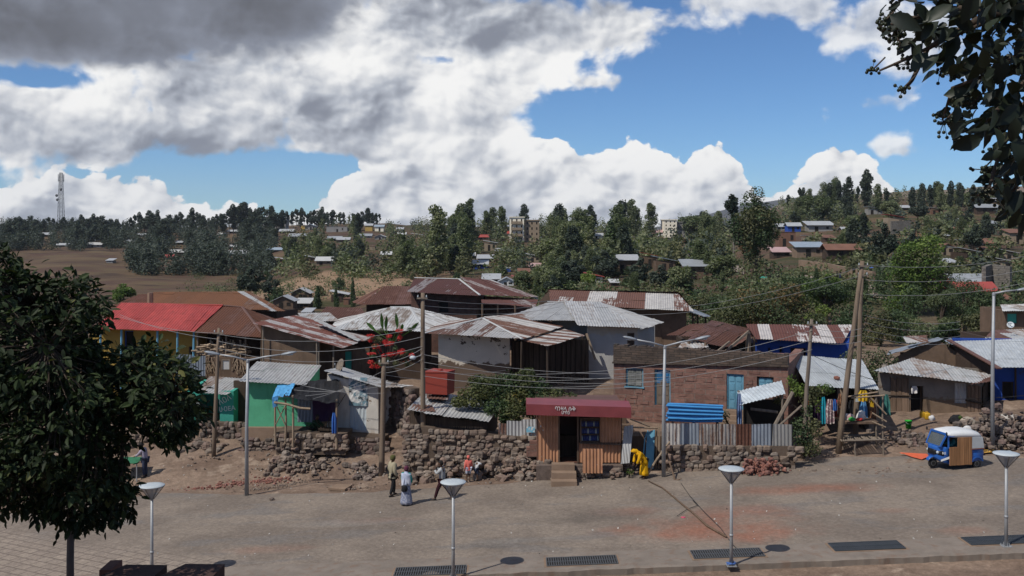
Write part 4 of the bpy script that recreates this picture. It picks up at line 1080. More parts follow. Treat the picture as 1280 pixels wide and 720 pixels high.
# mud house on the right
t = thing('patched_house', 'patched mud and plank house with a grey and rust streaked iron roof', 'house', (X(1160, 54), 54, 1.2))
roof(t, [[(1092, 463.5, 53), (1227, 480, 51.6), (1242, 469.5, 54.5), (1140, 447, 58.5)]], M['pale_tin'], 41, sw=.8, sl=2.2)
mb = MB(); mb.sheet([P(1212, 480.5, 51.5), P(1236, 477, 51.3), P(1243, 470, 54), P(1222, 476, 53)], seed=6, sag=.08); mb.build('roof_sheet', M['rusty_tin'], t)
M['patched'] = wallmat('grey limewash over mud', (.225, .195, .165), low=(.165, .115, .078), lowz=Z(497, 53.3), var=.25, flake=(.13, .095, .07), flake_amt=.33)
w = Wall(1098, 53.6, 1226, 52.6, .3, Z(466, 53.5), Z(480, 52.6)); wd = w.op(1138, 1154, 482.5, 520); wn = w.op(1193, 1208, 478.5, 504)
w2 = Wall(1227, 52.8, 1236, 56.8, .3, Z(480, 52.8), Z(462, 56.8)); w3 = Wall(1236, 57, 1128, 57, .3, Z(462, 57), Z(452, 57)); w4 = Wall(1104, 56.7, 1098, 53.9, .3, Z(454, 56.7), Z(466, 53.9))
body(t, (w, w2, w3, w4), M['patched'])
mb = MB(); planks(mb, w, w.at(1113), w.at(1136), .5, Z(470, 53.5), .24, -.05, .15); planks(mb, w, w.at(1209), w.at(1226), .5, Z(479.5, 52.7), .2, -.05, .15); mb.build('plank_cladding', M['brown_wood'], t)
mb = MB(); planks(mb, w2, 0, w2.L, .5, lambda q: w2.zz(q)-.1, .22, -.08, .1); mb.build('plank_wall', M['dark_wood'], t)
mb = MB(); mb.tube([w.p(w.at(1110), Z(494, 53.4), -.1), w.p(w.at(1138), Z(494.5, 53.3), -.1)], .04, 5); mb.tube([w.p(w.at(1206), Z(499, 52.9), -.1), w.p(w.L+.1, Z(504, 52.7), -.1)], .05, 5); mb.build('batten', M['dark_wood'], t)
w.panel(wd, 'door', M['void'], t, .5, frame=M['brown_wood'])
mb = MB(); a, b_, z0, z1 = wn; mb.sheet([w.p(a, z0, .06), w.p(b_, z0, .06), w.p(b_, z1, .06), w.p(a, z1, .06)], sw=9, sl=9, sag=.01, jit=0); mb.build('window_sheet', M['pale_tin'], t)
cloth('rag', 'white and red rag hanging in the dark doorway of the patched mud house', 1143, 482.5, 491, 53.0, 8, FB['white'], 'rag', folds=3)
cloth('screen_cloth', 'green teal cloth screen hanging between the stall and the plank wall', 1106, 493, 522, 52.6, 13, fabric('teal screen', (.05, .17, .15)), 'cloth')
# blue house at the edge
t = thing('blue_mud_house', 'house with a faded blue wall and a broad smooth grey roof at the eastern edge', 'house', (X(1262, 55), 55, 1.7))
roof(t, [[(1249, 459.5, 53.5), (1330, 459, 52.5), (1330, 421, 60), (1187, 425.5, 60.5)]], M['bright_tin'], 43, sw=1.0, sl=2.4, amp=.01)
mb = MB(); mb.beam(P(1186, 425, 60.4), P(1249, 460.5, 53.3), .28, .06); mb.build('roof_edge', M['rusty_tin'], t)
w = Wall(1243, 55, 1320, 54.4, .6, Z(459, 54.6), Z(459, 54.2)); wn = w.op(1252.5, 1267, 477, 499); w2 = Wall(1187, 60.5, 1242, 55, .6, Z(424, 60.5)-.25, Z(458, 55)-.1); w3 = Wall(1325, 60, 1190, 60.8, .6, Z(424, 60))
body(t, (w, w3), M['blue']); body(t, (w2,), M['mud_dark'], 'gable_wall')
w.panel(wn, 'window', M['void'], t, .12, frame=M['dark_wood'])
posts(t, [(1269, 54.6, .8, Z(459, 54.6))], .06, M['dark_wood'])
t = thing('gable_house', 'dark gabled mud house wedged behind the streaked roof', 'house', (X(1165, 60), 60, 2))
w = Wall(1118, 60.6, 1205, 59.6, 1.2, Z(449, 60), Z(446, 60)); w3 = Wall(1200, 64, 1125, 64, 1.2, Z(440, 64)); mb = MB(); w.fill(mb); w3.fill(mb); mb.poly((w.p(0, w.zA), w.p(w.L, w.zB), w.p(w.L*.66, Z(426, 60)), w.p(w.L*.4, Z(429, 60)))); mb.build('wall', M['mud'], t)
roof(t, [[(1108, 444, 60.2), (1112, 440, 66), (1172, 421, 66), (1180, 425, 59.8)], [(1225, 448, 58.9), (1180, 425, 59.5), (1188, 422, 66), (1228, 441, 66)]], M['bluegrey_tin'], 44)
roof(t, [[(1133, 429, 61), (1160, 427, 61), (1158, 419, 63.5), (1128, 420, 63.5)]], [M['striped_tin'], M['pale_tin']], 45, name='loose_sheet')
t = thing('rusty_roof_house', 'house under a rusty roof carrying a white satellite dish', 'house', (X(1260, 64), 64, 2.4))
roof(t, [[(1229, 425, 62), (1330, 424, 61), (1330, 410, 67), (1240, 413, 67)]], [M['rusty_tin'], M['pale_tin']], 46); f, r_, k_, l_ = shell(1236, 1330, 62.6, 4, 1.5, Z(424, 62)); body(t, (f, r_, k_, l_), M['mud_dark'])
def dish(label, px, py, D, r=.4, face=(-.5, -.8, .4), mat=None):
    t = thing('satellite_dish', label, 'satellite dish', P(px, py+r/D*F*1.1, D)); c = P(px, py, D); n = Vector(face).normalized(); u = n.orthogonal().normalized(); v = n.cross(u); mb = MB(); k = 16
    rings = []
    for rr, dd in ((.02, -.12), (.4, -.10), (.75, -.04), (1, .03), (1, .01), (.75, -.06), (.4, -.12), (.02, -.14)):
        rings.append([c+u*math.cos(6.283*i/k)*r*rr+v*math.sin(6.283*i/k)*r*rr+n*dd*r*2 for i in range(k)])
    mb.ring(rings); mb.build('dish', mat or M['lamp_white'], t, True)
    mb = MB(); mb.tube([c-n*.2*r, c-n*.35*r-Vector((0, 0, r*1.1))], .03, 6); mb.build('mount', M['steel_dark'], t)
    mb = MB(); mb.tube([c-v*r, c+n*r*.8], .015, 5); mb.lathe(c+n*r*.8, [(.0, -.04), (.04, -.03), (.04, .03), (0, .04)], 8); mb.build('feed_arm', M['steel'], t)
dish('white satellite dish standing on the rusty roof at the eastern edge', 1263, 406, 63.5, .22, (-.3, -.8, .5))
dish('dark grey satellite dish above the thin roof of the white hut', 425, 457, 52.5, .38, (-.75, -.5, .35), M['grey_wood'])
t = thing('teal_house', 'small house with a teal door under a pale striped tin roof', 'house', (X(1268, 75), 75, 3))
roof(t, [[(1253, 389, 74), (1300, 389, 74), (1300, 380, 79), (1250, 381, 79)]], M['white_tin'], 47); f, r_, k_, l_ = shell(1256, 1300, 74.6, 4, .4, Z(389, 74.2)); wd = f.op(1258, 1272, 391, 404); body(t, (f, r_, k_, l_), M['mud']); f.panel(wd, 'door', M['teal'], t, .05, frame=M['brown_wood'])

# ------------------------------------------------------------------ the street front: kiosk, walls, fences
t = thing('kiosk', 'small ribbed orange brown kiosk shop with a dark red fascia carrying white lettering', 'kiosk', (X(730, 45), 45, .3))
def orange_mat():
    m, b, bs = newmat('chipped orange brown paint on iron'); co = b.n('TexCoord').outputs['Object']
    n = b.noise(co, 2.0, 5, .6); k = b.lin(n, .3, .7, .82, 1.12)
    chip = b.sstep(b.add(b.voro(b.vmul(co, (1, 1, .7)), 3.2), b.mul(b.noise(co, .8, 2), .35)), .245, .225)
    rn = b.mul(b.sstep(b.noise(b.vmul(co, (4, 4, 1.2)), 1, 4, .6), .62, .7), .7)
    c = b.mix(1.0, (.40, .205, .115), b.comb(k, k, k), 'MULTIPLY'); c = b.mix(rn, c, (.17, .06, .04)); c = b.mix(chip, c, (.6, .56, .5))
    b.put(bs.inputs['Base Color'], c); bs.inputs['Roughness'].default_value = .6; return m
M['orange'] = orange_mat()
DK = 44.8; zk0 = Z(578, DK); zk1 = Z(510, DK)
def ribbed(w, a, b_, z0, z1, name, parent, mat, o=0.0, pitch=.155, amp=.022, ztb=None):
    mb = MB(); n = max(2, int((b_-a)/pitch*6)); v0 = []; v1 = []
    for i in range(n+1):
        q = a+(b_-a)*i/n; ph = (q/pitch) % 1; d = amp*(1 if ph < .4 else (-1 if .5 < ph < .9 else 0))
        v0.append(w.p(q, z0, o+d)); v1.append(w.p(q, z1 if ztb is None else z1+(ztb-z1)*i/n, o+d))
    for i in range(n): mb.poly((v0[i], v0[i+1], v1[i+1], v1[i]))
    for i in range(n): mb.poly((v0[i+1]+Vector((0, .05, 0)), v0[i]+Vector((0, .05, 0)), v1[i]+Vector((0, .05, 0)), v1[i+1]+Vector((0, .05, 0))))
    return mb.build(name, mat, parent)
w = Wall(673, DK, 776, DK, zk0-.1, zk1, th=.08)
a0, a1, a2, a3, a4 = (w.at(q) for q in (698.5, 723, 726, 750, 776))
ribbed(w, 0, a0, zk0, zk1, 'wall_panel', t, M['orange']); zw0, zw1 = Z(552.5, DK), Z(524, DK)
ribbed(w, a1+.02, a4, zk0, zw0-.03, 'wall_panel', t, M['orange']); ribbed(w, a3, a4, zw0, zk1, 'shutter', t, M['orange'], -.06)
mb = MB(); mb.beam(w.p(a2-.05, zw0-.03, -.05), w.p(a4+.05, zw0-.10, -.09), .16, .05); mb.build('sill', M['brown_wood'], t)
xl, xr = X(673, DK), X(776, DK)
mb = MB()
mb.box(xr, xr+.06, DK+.06, DK+2.6, zk0, zk1); mb.box(xl-.06, xl, DK+.06, DK+2.6, zk0, zk1); mb.box(xl, xr, DK+2.6, DK+2.66, zk0, zk1); mb.box(xl, xr, DK+.09, DK+2.6, zk0-.05, zk0)
mb.build('shell', M['rusty_tin'], t)
mb = MB(); mb.box(xl-.1, xr+.1, DK-.2, DK+2.8, zk1+.06, zk1+.12); mb.build('roof', M['brown_tin'], t)
mb = MB()
for q in (a0, a1-.03): mb.box(w.p(q, 0).x-.03, w.p(q, 0).x+.04, DK-.03, DK+.08, zk0, zk1)
for q in (a2, a3): mb.box(w.p(q, 0).x-.035, w.p(q, 0).x+.03, DK-.03, DK+.06, zw0, zw1+.05)
mb.box(w.p(a2, 0).x, w.p(a3, 0).x, DK-.025, DK+.055, zw1, zw1+.05); mb.build('frame', M['brown_wood'], t)
mb = MB()
for k in range(4): z = zw0+.02+(zw1-zw0)*k/3.2; mb.box(w.p(a2, 0).x+.03, w.p(a3, 0).x-.03, DK+.1, DK+.55, z-.03, z)
mb.build('shelf', M['brown_wood'], t)
mb = MB()
for k in range(3):
    for j in range(9):
        x = w.p(a2, 0).x+.07+j*.09; z = zw0+.025+(zw1-zw0)*k/3.2; mb.lathe((x, DK+.2, z), [(.03, 0), (.035, .02), (.035, .16), (.02, .19), (.02, .23)], 8, mat=(0 if (j+k) % 4 else 1))
mb.build('bottle_row', [flat('blue plastic', (.06, .09, .26), .4, 0, .3), M['lamp_white']], t)
mb = MB(); cx = (w.p(a0, 0).x+w.p(a1, 0).x)/2; mb.box(cx-.4, cx+.4, DK+1.2, DK+1.6, zk0, zk0+.95); mb.build('counter', M['dark_wood'], t)
# fascia
fz = lambda q, b_: Z(505 if b_ else 518.5, 43.9)+((Z(509, 43.9)-Z(505, 43.9)) if b_ else (Z(522.5, 43.9)-Z(518.5, 43.9)))*q
xa, xb = X(658, 43.9), X(789, 43.9); mb = MB(); n = 24
for i in range(n):
    qa, qb = i/n, (i+1)/n; d0 = .02*noise.noise(Vector((qa*7, 0, 0))); d1 = .02*noise.noise(Vector((qb*7, 0, 0)))
    a = xa+(xb-xa)*qa; b_ = xa+(xb-xa)*qb
    mb.poly(((a, 43.9+d0, fz(qa, 0)), (b_, 43.9+d1, fz(qb, 0)), (b_, 43.9+d1, fz(qb, 1)), (a, 43.9+d0, fz(qa, 1))))
    mb.poly(((a, 43.9+d0, fz(qa, 1)), (b_, 43.9+d1, fz(qb, 1)), (b_, 44.95, fz(qb, 1)+.1), (a, 44.95, fz(qa, 1)+.1)))
    mb.poly(((a, 43.95, fz(qa, 0)), (a, 43.95, fz(qa, 1)-.02), (b_, 43.95, fz(qb, 1)-.02), (b_, 43.95, fz(qb, 0))))
mb.poly(((xb, 43.9, fz(1, 0)), (xb, 46.5, fz(1, 0)+.1), (xb, 46.5, fz(1, 1)), (xb, 43.9, fz(1, 1)))); mb.poly(((xa, 43.9, fz(0, 1)), (xa, 45.5, fz(0, 1)), (xa, 45.5, fz(0, 0)), (xa, 43.9, fz(0, 0))))
fo = mb.build('fascia', flat('dark red fascia paint', (.20, .048, .052), .38, 0, .18, 1.5), t)
o = lettering('ባንዛላ ሱቅ', 'lettering', (X(706.5, 43.87), 43.868, Z(511.2, 43.87)), .24, M['paint_white'], None, tilt=-.03); attach(o, fo)
o = lettering('ሆኖዐ', 'lettering', (X(707, 43.87), 43.868, Z(516, 43.87)), .19, M['paint_white'], None, tilt=-.03); attach(o, fo)
wd_ = Wall(728.5, DK-.75, 753, DK-.75, Z(591.5, DK-.75), Z(561, DK-.75)); o = ribbed(wd_, 0, wd_.L, wd_.z0, wd_.zA, 'loose_shutter', None, M['orange'])
tag(recenter(o, wd_.p(wd_.L/2, wd_.z0)), 'loose orange brown ribbed panel leaning against the kiosk front', 'shutter')
mb = MB(); mb.box(xl-.1, xr+.05, DK-.35, DK+2.9, -.4, zk0-.06); w5 = Wall(724, DK-.38, 776, DK-.38, -.3, zk0-.06); stones_on(mb, w5, -.3, zk0-.15, 14, .3, off=-.05)
mb.build('plinth', M['stone_dark'], t)
t = thing('stone_steps', 'three worn concrete steps up to the kiosk door', 'steps', (X(704, 44), 44, 0))
for i in range(3):
    mb = MB(); z1 = Z(578+10.5*i, DK-.4-.42*i); a, b_ = X(690-i*1.0, 44), X(719.5+(.4 if i else -1), 44); d0 = DK-.36-.42*i; mb.hexa([(a, d0-.44, z1-.75), (b_, d0-.44, z1-.75), (b_, d0, z1-.75), (a, d0, z1-.75), (a+.02, d0-.42, z1), (b_-.01, d0-.42, z1-.01), (b_, d0, z1), (a, d0, z1+.01)]); mb.build('step', M['mud_pale'], t)
w6 = Wall(776.5, 44.6, 788, 44.4, Z(580, 44.5), Z(532, 44.5)); mb = MB()
mb.sheet([P(776, 581, 44.2), P(787, 580, 44.2), P(792, 531, 44.9), P(780, 533, 44.9)], sw=9, sl=9, pitch=.13, seed=8, sag=.05)
tag(recenter(mb.build('iron_sheet', M['grey_tin']), P(782, 581, 44.2)), 'bent grey corrugated sheet leaning at the end of the kiosk', 'iron sheet')
mb = MB(); mb.hexa([P(806, 583, 45.2), P(816.5, 586, 45.2), P(817, 586, 45.3), P(806.5, 583, 45.3), P(809, 540, 45.6), P(818.5, 537, 45.6), P(819, 537, 45.7), P(809.5, 540, 45.7)])
mb.tube([P(806, 583, 45.2), P(804, 570, 45.3), P(806, 548, 45.5), P(810, 538, 45.6)], .03, 6)
tag(recenter(mb.build('metal_door', M['lightblue']), P(811, 585, 45.2)), 'pale blue metal door leaf propped beside the yellow shawled woman', 'door')
mb = MB()
for px, yb, yt, D in ((820, 586, 535, 45.5), (823.5, 586, 533, 45.4), (799, 584, 540, 46.5)): mb.tube([P(px, yb, D), P(px+.6, yt, D)], .035, 5)
mb.tube([P(790, 534, 45), P(822, 535, 45.4)], .04, 5); mb.tube([P(788, 524, 45), P(812, 533, 45.5)], .035, 5); 
tag(recenter(mb.build('stick_gate', M['stick']), P(812, 586, 45.5)), 'rough gate frame of thin sticks between kiosk and stone wall', 'gate')
mb = MB(); mb.box(X(789, 46.3), X(833, 46.3), 46.3, 47.4, -.3, Z(545, 46.3)); w7 = Wall(789, 46.28, 833, 46.28, -.3, Z(548, 46.3))
tag(recenter(mb.build('earth_bank', M['mud']), (X(810, 46.5), 46.5, -.3)), 'brown earth bank behind the stick gate', 'bank')
# rubble masonry wall west of the kiosk
def masonry(name, label, px0, D0, px1, D1, yb, yt0, yt1, seed, size=.25, th=.6, cat='stone wall', mat=None):
    w = Wall(px0, D0, px1, D1, Z(yb, D0)-.3, Z(yt0, D0), Z(yt1, D1), th); mb = MB(); w.fill(mb, 1)
    stones_on(mb, w, Z(yb, (D0+D1)/2)-.1, max(w.zA, w.zB), seed, size, off=-.02)
    o = mb.build(name, [mat or M['stone'], M['mortar']]); return tag(recenter(o, w.p(w.L/2, w.z0)), label, cat)
masonry('rubble_wall', 'long rubble stone retaining wall between the wooden pole and the kiosk', 507, 46.6, 672, 45.9, 598, 531, 548, 21)
mb = MB(); w8 = Wall(651, 45.75, 673, 45.7, 0, 0)
mb.box(X(658, 45.6), X(672.5, 45.6), 45.45, 45.9, Z(570, 45.6), Z(558.5, 45.6)); mb.box(X(662, 45.6), X(672, 45.6), 45.5, 45.9, Z(558, 45.6), Z(551, 45.6))
tag(recenter(mb.build('stone_block', M['ashlar']), P(665, 570, 45.6)), 'squared reddish stone blocks at the kiosk end of the rubble wall', 'stone')
G2 = 'sheets of the corrugated fence'
tin_fence('corrugated_fence', 'rusty grey corrugated fence on the rubble wall beside the kiosk', [(623, 634, 46.2, 46.2, 529, 552, M['striped_tin']), (633.5, 652, 46.1, 46.1, 526, 552, M['grey_tin']), (651.5, 673, 46.1, 46.0, 524, 552, M['grey_tin'])], M['grey_tin'], 50)
mb = MB(); mb.box(X(658, 46), X(668.5, 46), 45.9, 45.93, Z(540, 46), Z(533, 46)); pm, b, bs = newmat('small blue printed notice'); co = b.n('TexCoord').outputs['Object']; b.put(bs.inputs['Base Color'], b.mix(b.sstep(b.noise(co, 6, 2), .5, .55), (.18, .42, .55), (.6, .6, .58)))
tag(recenter(mb.build('notice', pm), P(663, 540, 45.9)), 'small blue and white notice on the corrugated fence by the kiosk', 'notice')
masonry('stone_wall', 'dark stone wall standing in for shade between the whitewashed hut and the tin roofed shed', 489, 52.0, 513, 49.8, 560, 482, 486, 41, .3, .5, mat=M['stone_dark'])  # dark stones fill the gap in place of the shade there
# tin roofed hut with the red tank on it
t = thing('tin_roofed_shed', 'low stick walled shed with a patched grey and rust tin roof above the rubble wall', 'shed', (X(565, 47.5), 47.5, 1.6))
roof(t, [[(508, 513.5, 46.4), (612, 526, 45.9), (628, 502, 49.5), (532, 489, 50)]], M['pale_tin'], 51, sag=.1, lift=.05, jit=.12)
mb = MB(); mb.sheet([P(533, 499, 48), P(560, 500, 48), P(562, 488, 50), P(534, 487, 50.2)], seed=5, sag=.1); mb.sheet([P(512, 512, 46.6), P(545, 515, 46.4), P(540, 506, 47.3), P(516, 505, 47.4)], seed=15, sag=.06); mb.build('roof_patch', M['striped_tin'], t)
mb = MB(); w9 = Wall(512, 47, 610, 46.5, 1.2, Z(515, 47), Z(526, 46.5)); planks(mb, w9, 0, w9.L, 1.3, lambda q: w9.zz(q)-.05, .09, 0, .1, gap=.015); mb.build('stick_wall', M['dark_wood'], t)
w10 = Wall(610, 46.8, 622, 50, 1.2, Z(524, 47), Z(505, 50)); w11 = Wall(622, 50.2, 530, 50.6, 1.2, Z(502, 50), Z(490, 50)); w12 = Wall(530, 50.4, 512, 47.3, 1.2, Z(491, 50), Z(513, 47)); body(t, (w10, w11, w12), M['dark_wood'])
mb = MB(); c = P(550, 490, 49); rx, ry = .72, .55
qs = [(-rx, -ry), (rx*.55, -ry*1.1), (rx, ry*.2), (-rx*.5, ry)]
zt, zb_ = Z(462, 49), Z(490.5, 49)
mb.hexa([(c.x+a*.97, 49+b_, zb_+(.03 if i in (0, 3) else -.02)) for i, (a, b_) in enumerate(qs)]+[(c.x+a, 49+b_, zt-(.0 if i in (0, 3) else .06)) for i, (a, b_) in enumerate(qs)])
for i in range(4):
    a, b_ = qs[i], qs[(i+1) % 4]; mb.beam((c.x+a[0], 49+a[1], zt-.04), (c.x+b_[0], 49+b_[1], zt-.04), .05)
mb.lathe((c.x, 49, zt-.05), [(.14, 0), (.14, .08), (.1, .1)], 10)
tag(recenter(mb.build('water_tank', tin('red oxide tank paint', (.34, .055, .035), (.16, .06, .04), .3, .15, .1)), (c.x, 49, zb_)), 'boxy red oxide water tank on the tin shed roof', 'tank')
M['fence_tin'] = tin('old stained iron', (.27, .265, .255), (.14, .075, .05), .38, .10, .3, .7)
# the stone and iron fence of the red stone house
masonry('boundary_wall', 'masonry boundary wall under the corrugated panels before the red stone house', 828, 45.1, 994, 44.7, 590, 557, 558, 23, .28)
tin_fence('corrugated_fence', 'patchwork fence of grey and rust corrugated sheets on the boundary wall',
    [(830, 849.5, 45.1, 45.1, 529, 558, M['striped_tin']), (849.5, 874.5, 45.1, 45.05, 529, 557, M['bluegrey_tin']), (875, 895, 45.05, 45, 530, 557, M['fence_tin']), (896, 920, 45, 45, 530, 558, M['fence_tin']),
     (920, 939, 44.95, 44.95, 530, 558, M['rusty_tin']), (939.5, 964.5, 44.9, 44.9, 530, 558, M['bluegrey_tin']), (965, 990, 44.85, 44.8, 530, 557, M['fence_tin'])], M['grey_tin'], 60)
mb = MB()
for i in range(9):
    y0 = 504.5+i*2.55; D = 46.2-.06*(i % 2); xo = rng.uniform(-3, 2)
    mb.tube([P(835+xo, y0+rng.uniform(-.6, .6), D), P(870, y0+1.4+.6*math.sin(i), D), P(904+xo*.5, min(528, y0+3.4-i*.25)+rng.uniform(-.5, .5), D)], .056, 8, 0, rng.random())
    mb.tube([P(838+xo, y0+rng.uniform(-.5, .5), D+.3), P(903+xo, min(528, y0+3-i*.25), D+.3)], .056, 8, 0, rng.random())
tag(recenter(mb.build('pipe_stack', flat('bright blue plastic pipe', (.06, .25, .52), .35, 0, .12, 2)), P(870, 530, 46.2)), 'stack of bright blue plastic pipes lying behind the fence', 'pipes')
mb = MB()
for px in (842, 868, 898): mb.box(X(px, 46.2)-.04, X(px, 46.2)+.04, 45.95, 46.6, 1.0, Z(529, 46.2))
tag(recenter(mb.build('pipe_rack', M['brown_wood']), P(870, 545, 46.2)), 'wooden trestle carrying the blue pipes', 'trestle')
t = thing('lean_to_shelter', 'small stick shelter with a tilted white iron sheet roof in front of the stone house', 'shelter', (X(950, 47), 47, 1.0))
roof(t, [[(925, 506.5, 45.8), (982, 492, 45.8), (977, 476.5, 48), (921, 487.5, 48)]], tin('white painted iron', (.50, .55, .58), (.20, .10, .07), .28, .05, .35), 71, sag=.06, sl=4)
posts(t, [(926, 46, .9, Z(505, 46)), (978, 46, .9, Z(492, 46)), (923, 47.8, 1, Z(488, 47.8))], .055, M['grey_wood'])
mb = MB(); mb.tube([P(969, 531, 45.7), P(991, 490, 46)], .09, 6); mb.tube([P(975, 531, 45.6), P(1002, 507, 46)], .05, 6); mb.tube([P(938, 511, 46.4), P(972, 515, 46.2)], .07, 6); mb.build('brace', M['grey_wood'], t)
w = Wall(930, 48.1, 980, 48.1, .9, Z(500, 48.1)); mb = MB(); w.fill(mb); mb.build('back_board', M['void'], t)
cloth('blue_tarpaulin', 'pale blue plastic sheet hanging at the corner of the lean-to shelter', 924, 492, 530, 45.9, 7, fabric('pale blue plastic', (.16, .22, .36)), 'tarpaulin')
# tarpaulin booth in front of the green house
t = thing('tarpaulin_booth', 'stick framed booth roofed by a sagging black tarpaulin beside the green house', 'booth', (X(390, 50), 50, .6))
def drape(corners, nu, nv, sag, seed, wr=.08):
    a, b_, c, d = (P(*q) for q in corners); g_ = []
    for j in range(nv+1):
        r_ = []
        for i in range(nu+1):
            u, v = i/nu, j/nv; p = (a*(1-u)+b_*u)*(1-v)+(d*(1-u)+c*u)*v
            p.z += -sag*math.sin(math.pi*u)*math.sin(math.pi*v)+wr*noise.noise(Vector((u*6, v*4, seed)))+wr*.5*noise.noise(Vector((u*13, v*9, seed+4)))
            p.y += wr*noise.noise(Vector((u*5, v*4, seed+9))); r_.append(p)
        g_.append(r_)
    mb = MB()
    for j in range(nv):
        for i in range(nu): mb.poly((g_[j][i], g_[j][i+1], g_[j+1][i+1], g_[j+1][i]))
    return mb
mt = flat('black plastic sheeting', (.017, .017, .019), .75, 0, .3, 2, .15)
drape([(354, 496, 48.5), (424, 505, 48.5), (425, 472, 51.2), (366, 479, 51.0)], 22, 12, .15, 3, .13).build('black_sheet', mt, t, True)
drape([(340, 497, 48.7), (362, 494, 48.62), (369, 479, 50.6), (347, 481, 50.6)], 10, 8, .05, 6, .09).build('blue_sheet', flat('sky blue tarpaulin', (.09, .32, .58), .45, 0, .1, 2), t, True)
drape([(341, 510, 48.68), (347, 507, 48.68), (348, 494, 48.66), (340, 496.5, 48.68)], 5, 5, .0, 8, .04).build('blue_flap', flat('sky blue tarpaulin edge', (.07, .24, .48), .45, 0, .1, 2), t, True)
posts(t, [(366, 48.7, .5, Z(494, 48.7)), (421, 48.7, .4, Z(499, 48.7)), (344, 48.9, .6, Z(498, 48.9)), (357, 48.9, .6, Z(499, 48.9)), (411, 51, .5, Z(480, 51))], .055, M['stick'])
mb = MB(); mb.tube([P(343, 503, 48.6), P(358, 505, 48.5), P(375, 510, 48.5), P(388, 511, 48.5)], .06, 6); mb.tube([P(345, 530, 48.8), P(358, 505, 48.8)], .03, 5); mb.tube([P(357, 532, 48.8), P(346, 508, 48.8)], .03, 5); mb.build('branch_rail', M['stick'], t)
drape([(392, 528, 50.6), (420, 526, 50.6), (420, 492, 50.7), (390, 493, 50.7)], 12, 8, 0, 12, .08).build('purple_curtain', FB['purple'], t, True)
mb = MB(); mb.sheet([P(372, 527, 50.7), P(393, 528, 50.7), P(393, 494, 50.8), P(372, 494, 50.8)], sw=9, sl=9, sag=.02, jit=0); mb.build('iron_screen', M['bluegrey_tin'], t)
cloth('garment', 'blue garment hung on the thin front post of the tarpaulin booth', 417.5, 516, 541, 48.5, 6, FB['blue'], 'clothing', folds=4)
mb = MB(); mb.tube([P(404, 536, 48.9), P(432, 493, 50.4)], .02, 5); mb.hexa([P(398, 538, 49.2), P(416, 539, 49.2), P(416, 537, 49.7), P(398, 536, 49.7), P(398, 535.5, 49.2), P(416, 536.5, 49.2), P(416, 534.5, 49.7), P(398, 533.5, 49.7)])
for px in (400, 413): mb.tube([P(px, 553, 49.3), P(px, 537, 49.3)], .03, 5)
tag(recenter(mb.build('work_bench', M['dark_wood']), P(407, 553, 49.3)), 'low dark work bench under the black tarpaulin', 'bench')
masonry('earth_ledge', 'low earth and stone ledge under the tarpaulin booth', 345, 49.0, 432, 48.8, 560, 540, 543, 31, .26, 1.6)
masonry('foundation_wall', 'crumbling stone foundation below the whitewashed hut', 430, 49.6, 478, 49.3, 566, 545, 548, 33, .3, 1.2, mat=M['stone_dark'])
t = thing('blue_strip', None, None, (0, 0, 0)); bpy.data.objects.remove(t)
# loose stone
rubble('stone_heap', 'heap of brown rubble stones below the tarpaulin booth', [(352, 572, 48.2), (368, 570, 48.1), (385, 572, 48.1), (360, 560, 48.5), (378, 558, 48.5)], 230, .07, .22, M['stone'], .7, 4, .65)
rubble('stone_row', 'scatter of stones trailing from the rubble heap', [(405, 577), (418, 577), (398, 583), (428, 574)], 70, .05, .16, M['stone'], .1, 5, .5)
rubble('loose_stones', 'broken stones below the whitewashed hut', [(447, 560, 48), (462, 566, 47.6), (470, 572, 47), (455, 575, 46.8)], 90, .06, .2, M['stone_dark'], .15, 6, .7)
rubble('fallen_masonry', 'long spill of fallen stones at the foot of the rubble wall', [(560, 597), (580, 595), (600, 593), (620, 590, 45.4), (640, 588, 45.3), (655, 588, 45.2), (670, 590, 45.1), (680, 593, 45.0), (590, 590, 45.5), (635, 577, 45.6, .7), (660, 577, 45.5, .7), (650, 583, 45.4)], 520, .07, .26, M['stone'], .95, 7, .75)
rubble('boulders', 'big pale boulders at the foot of the wooden pole', [(517, 592, 45.3), (526, 590, 45.4), (510, 600, 45), (538, 596, 44.9)], 26, .12, .34, M['stone'], .35, 8, .5)
rubble('kiosk_stones', 'small stones at the kiosk foundation', [(762, 594), (772, 592), (783, 590), (765, 586, 44.3), (730, 598), (745, 597)], 110, .06, .2, M['stone'], .4, 9, .5)
rubble('red_rubble', 'pile of broken reddish bricks against the boundary wall', [(945, 586, 44.2), (955, 585, 44.2), (936, 588, 44.1), (962, 588, 44.0), (950, 577, 44.4, .7)], 420, .04, .13, M['stone_red'], .7, 10, .6)
rubble('roadside_stones', 'stones strewn along the dirt beside the leafy tree', [(150, 553, 52), (165, 549, 52.5), (190, 547, 52.5), (238, 552, 52), (250, 556, 51.4), (205, 549, 52.5), (130, 556, 51.5), (262, 560, 51)], 190, .06, .26, M['stone'], .15, 11, .9)
rubble('demolition_rubble', 'large slope of demolition rubble behind the three wheeler', [(1225, 545, 47.5), (1240, 550, 47.2), (1255, 548, 47.6), (1270, 555, 47.0), (1232, 535, 49), (1250, 532, 49.5), (1275, 540, 48.5), (1218, 556, 46.5), (1285, 550, 47), (1205, 545, 48)], 760, .06, .19, M['stone_dark'], 1.25, 12, 1.0)
rubble('verge_stones', 'stones and clods on the dirt bank below the patched house', [(1120, 545, 48.5), (1135, 548, 48), (1150, 543, 48.5), (1165, 548, 48), (1128, 535, 49.5), (1180, 545, 48)], 190, .05, .17, M['stone_dark'], .3, 13, .9)
rubble('red_gravel', 'patch of crushed reddish stone at the edge of the paving', [(285, 606), (300, 604), (318, 603), (335, 602), (270, 610), (350, 600), (245, 612)], 420, .02, .07, M['stone_red'], .04, 14, .7)
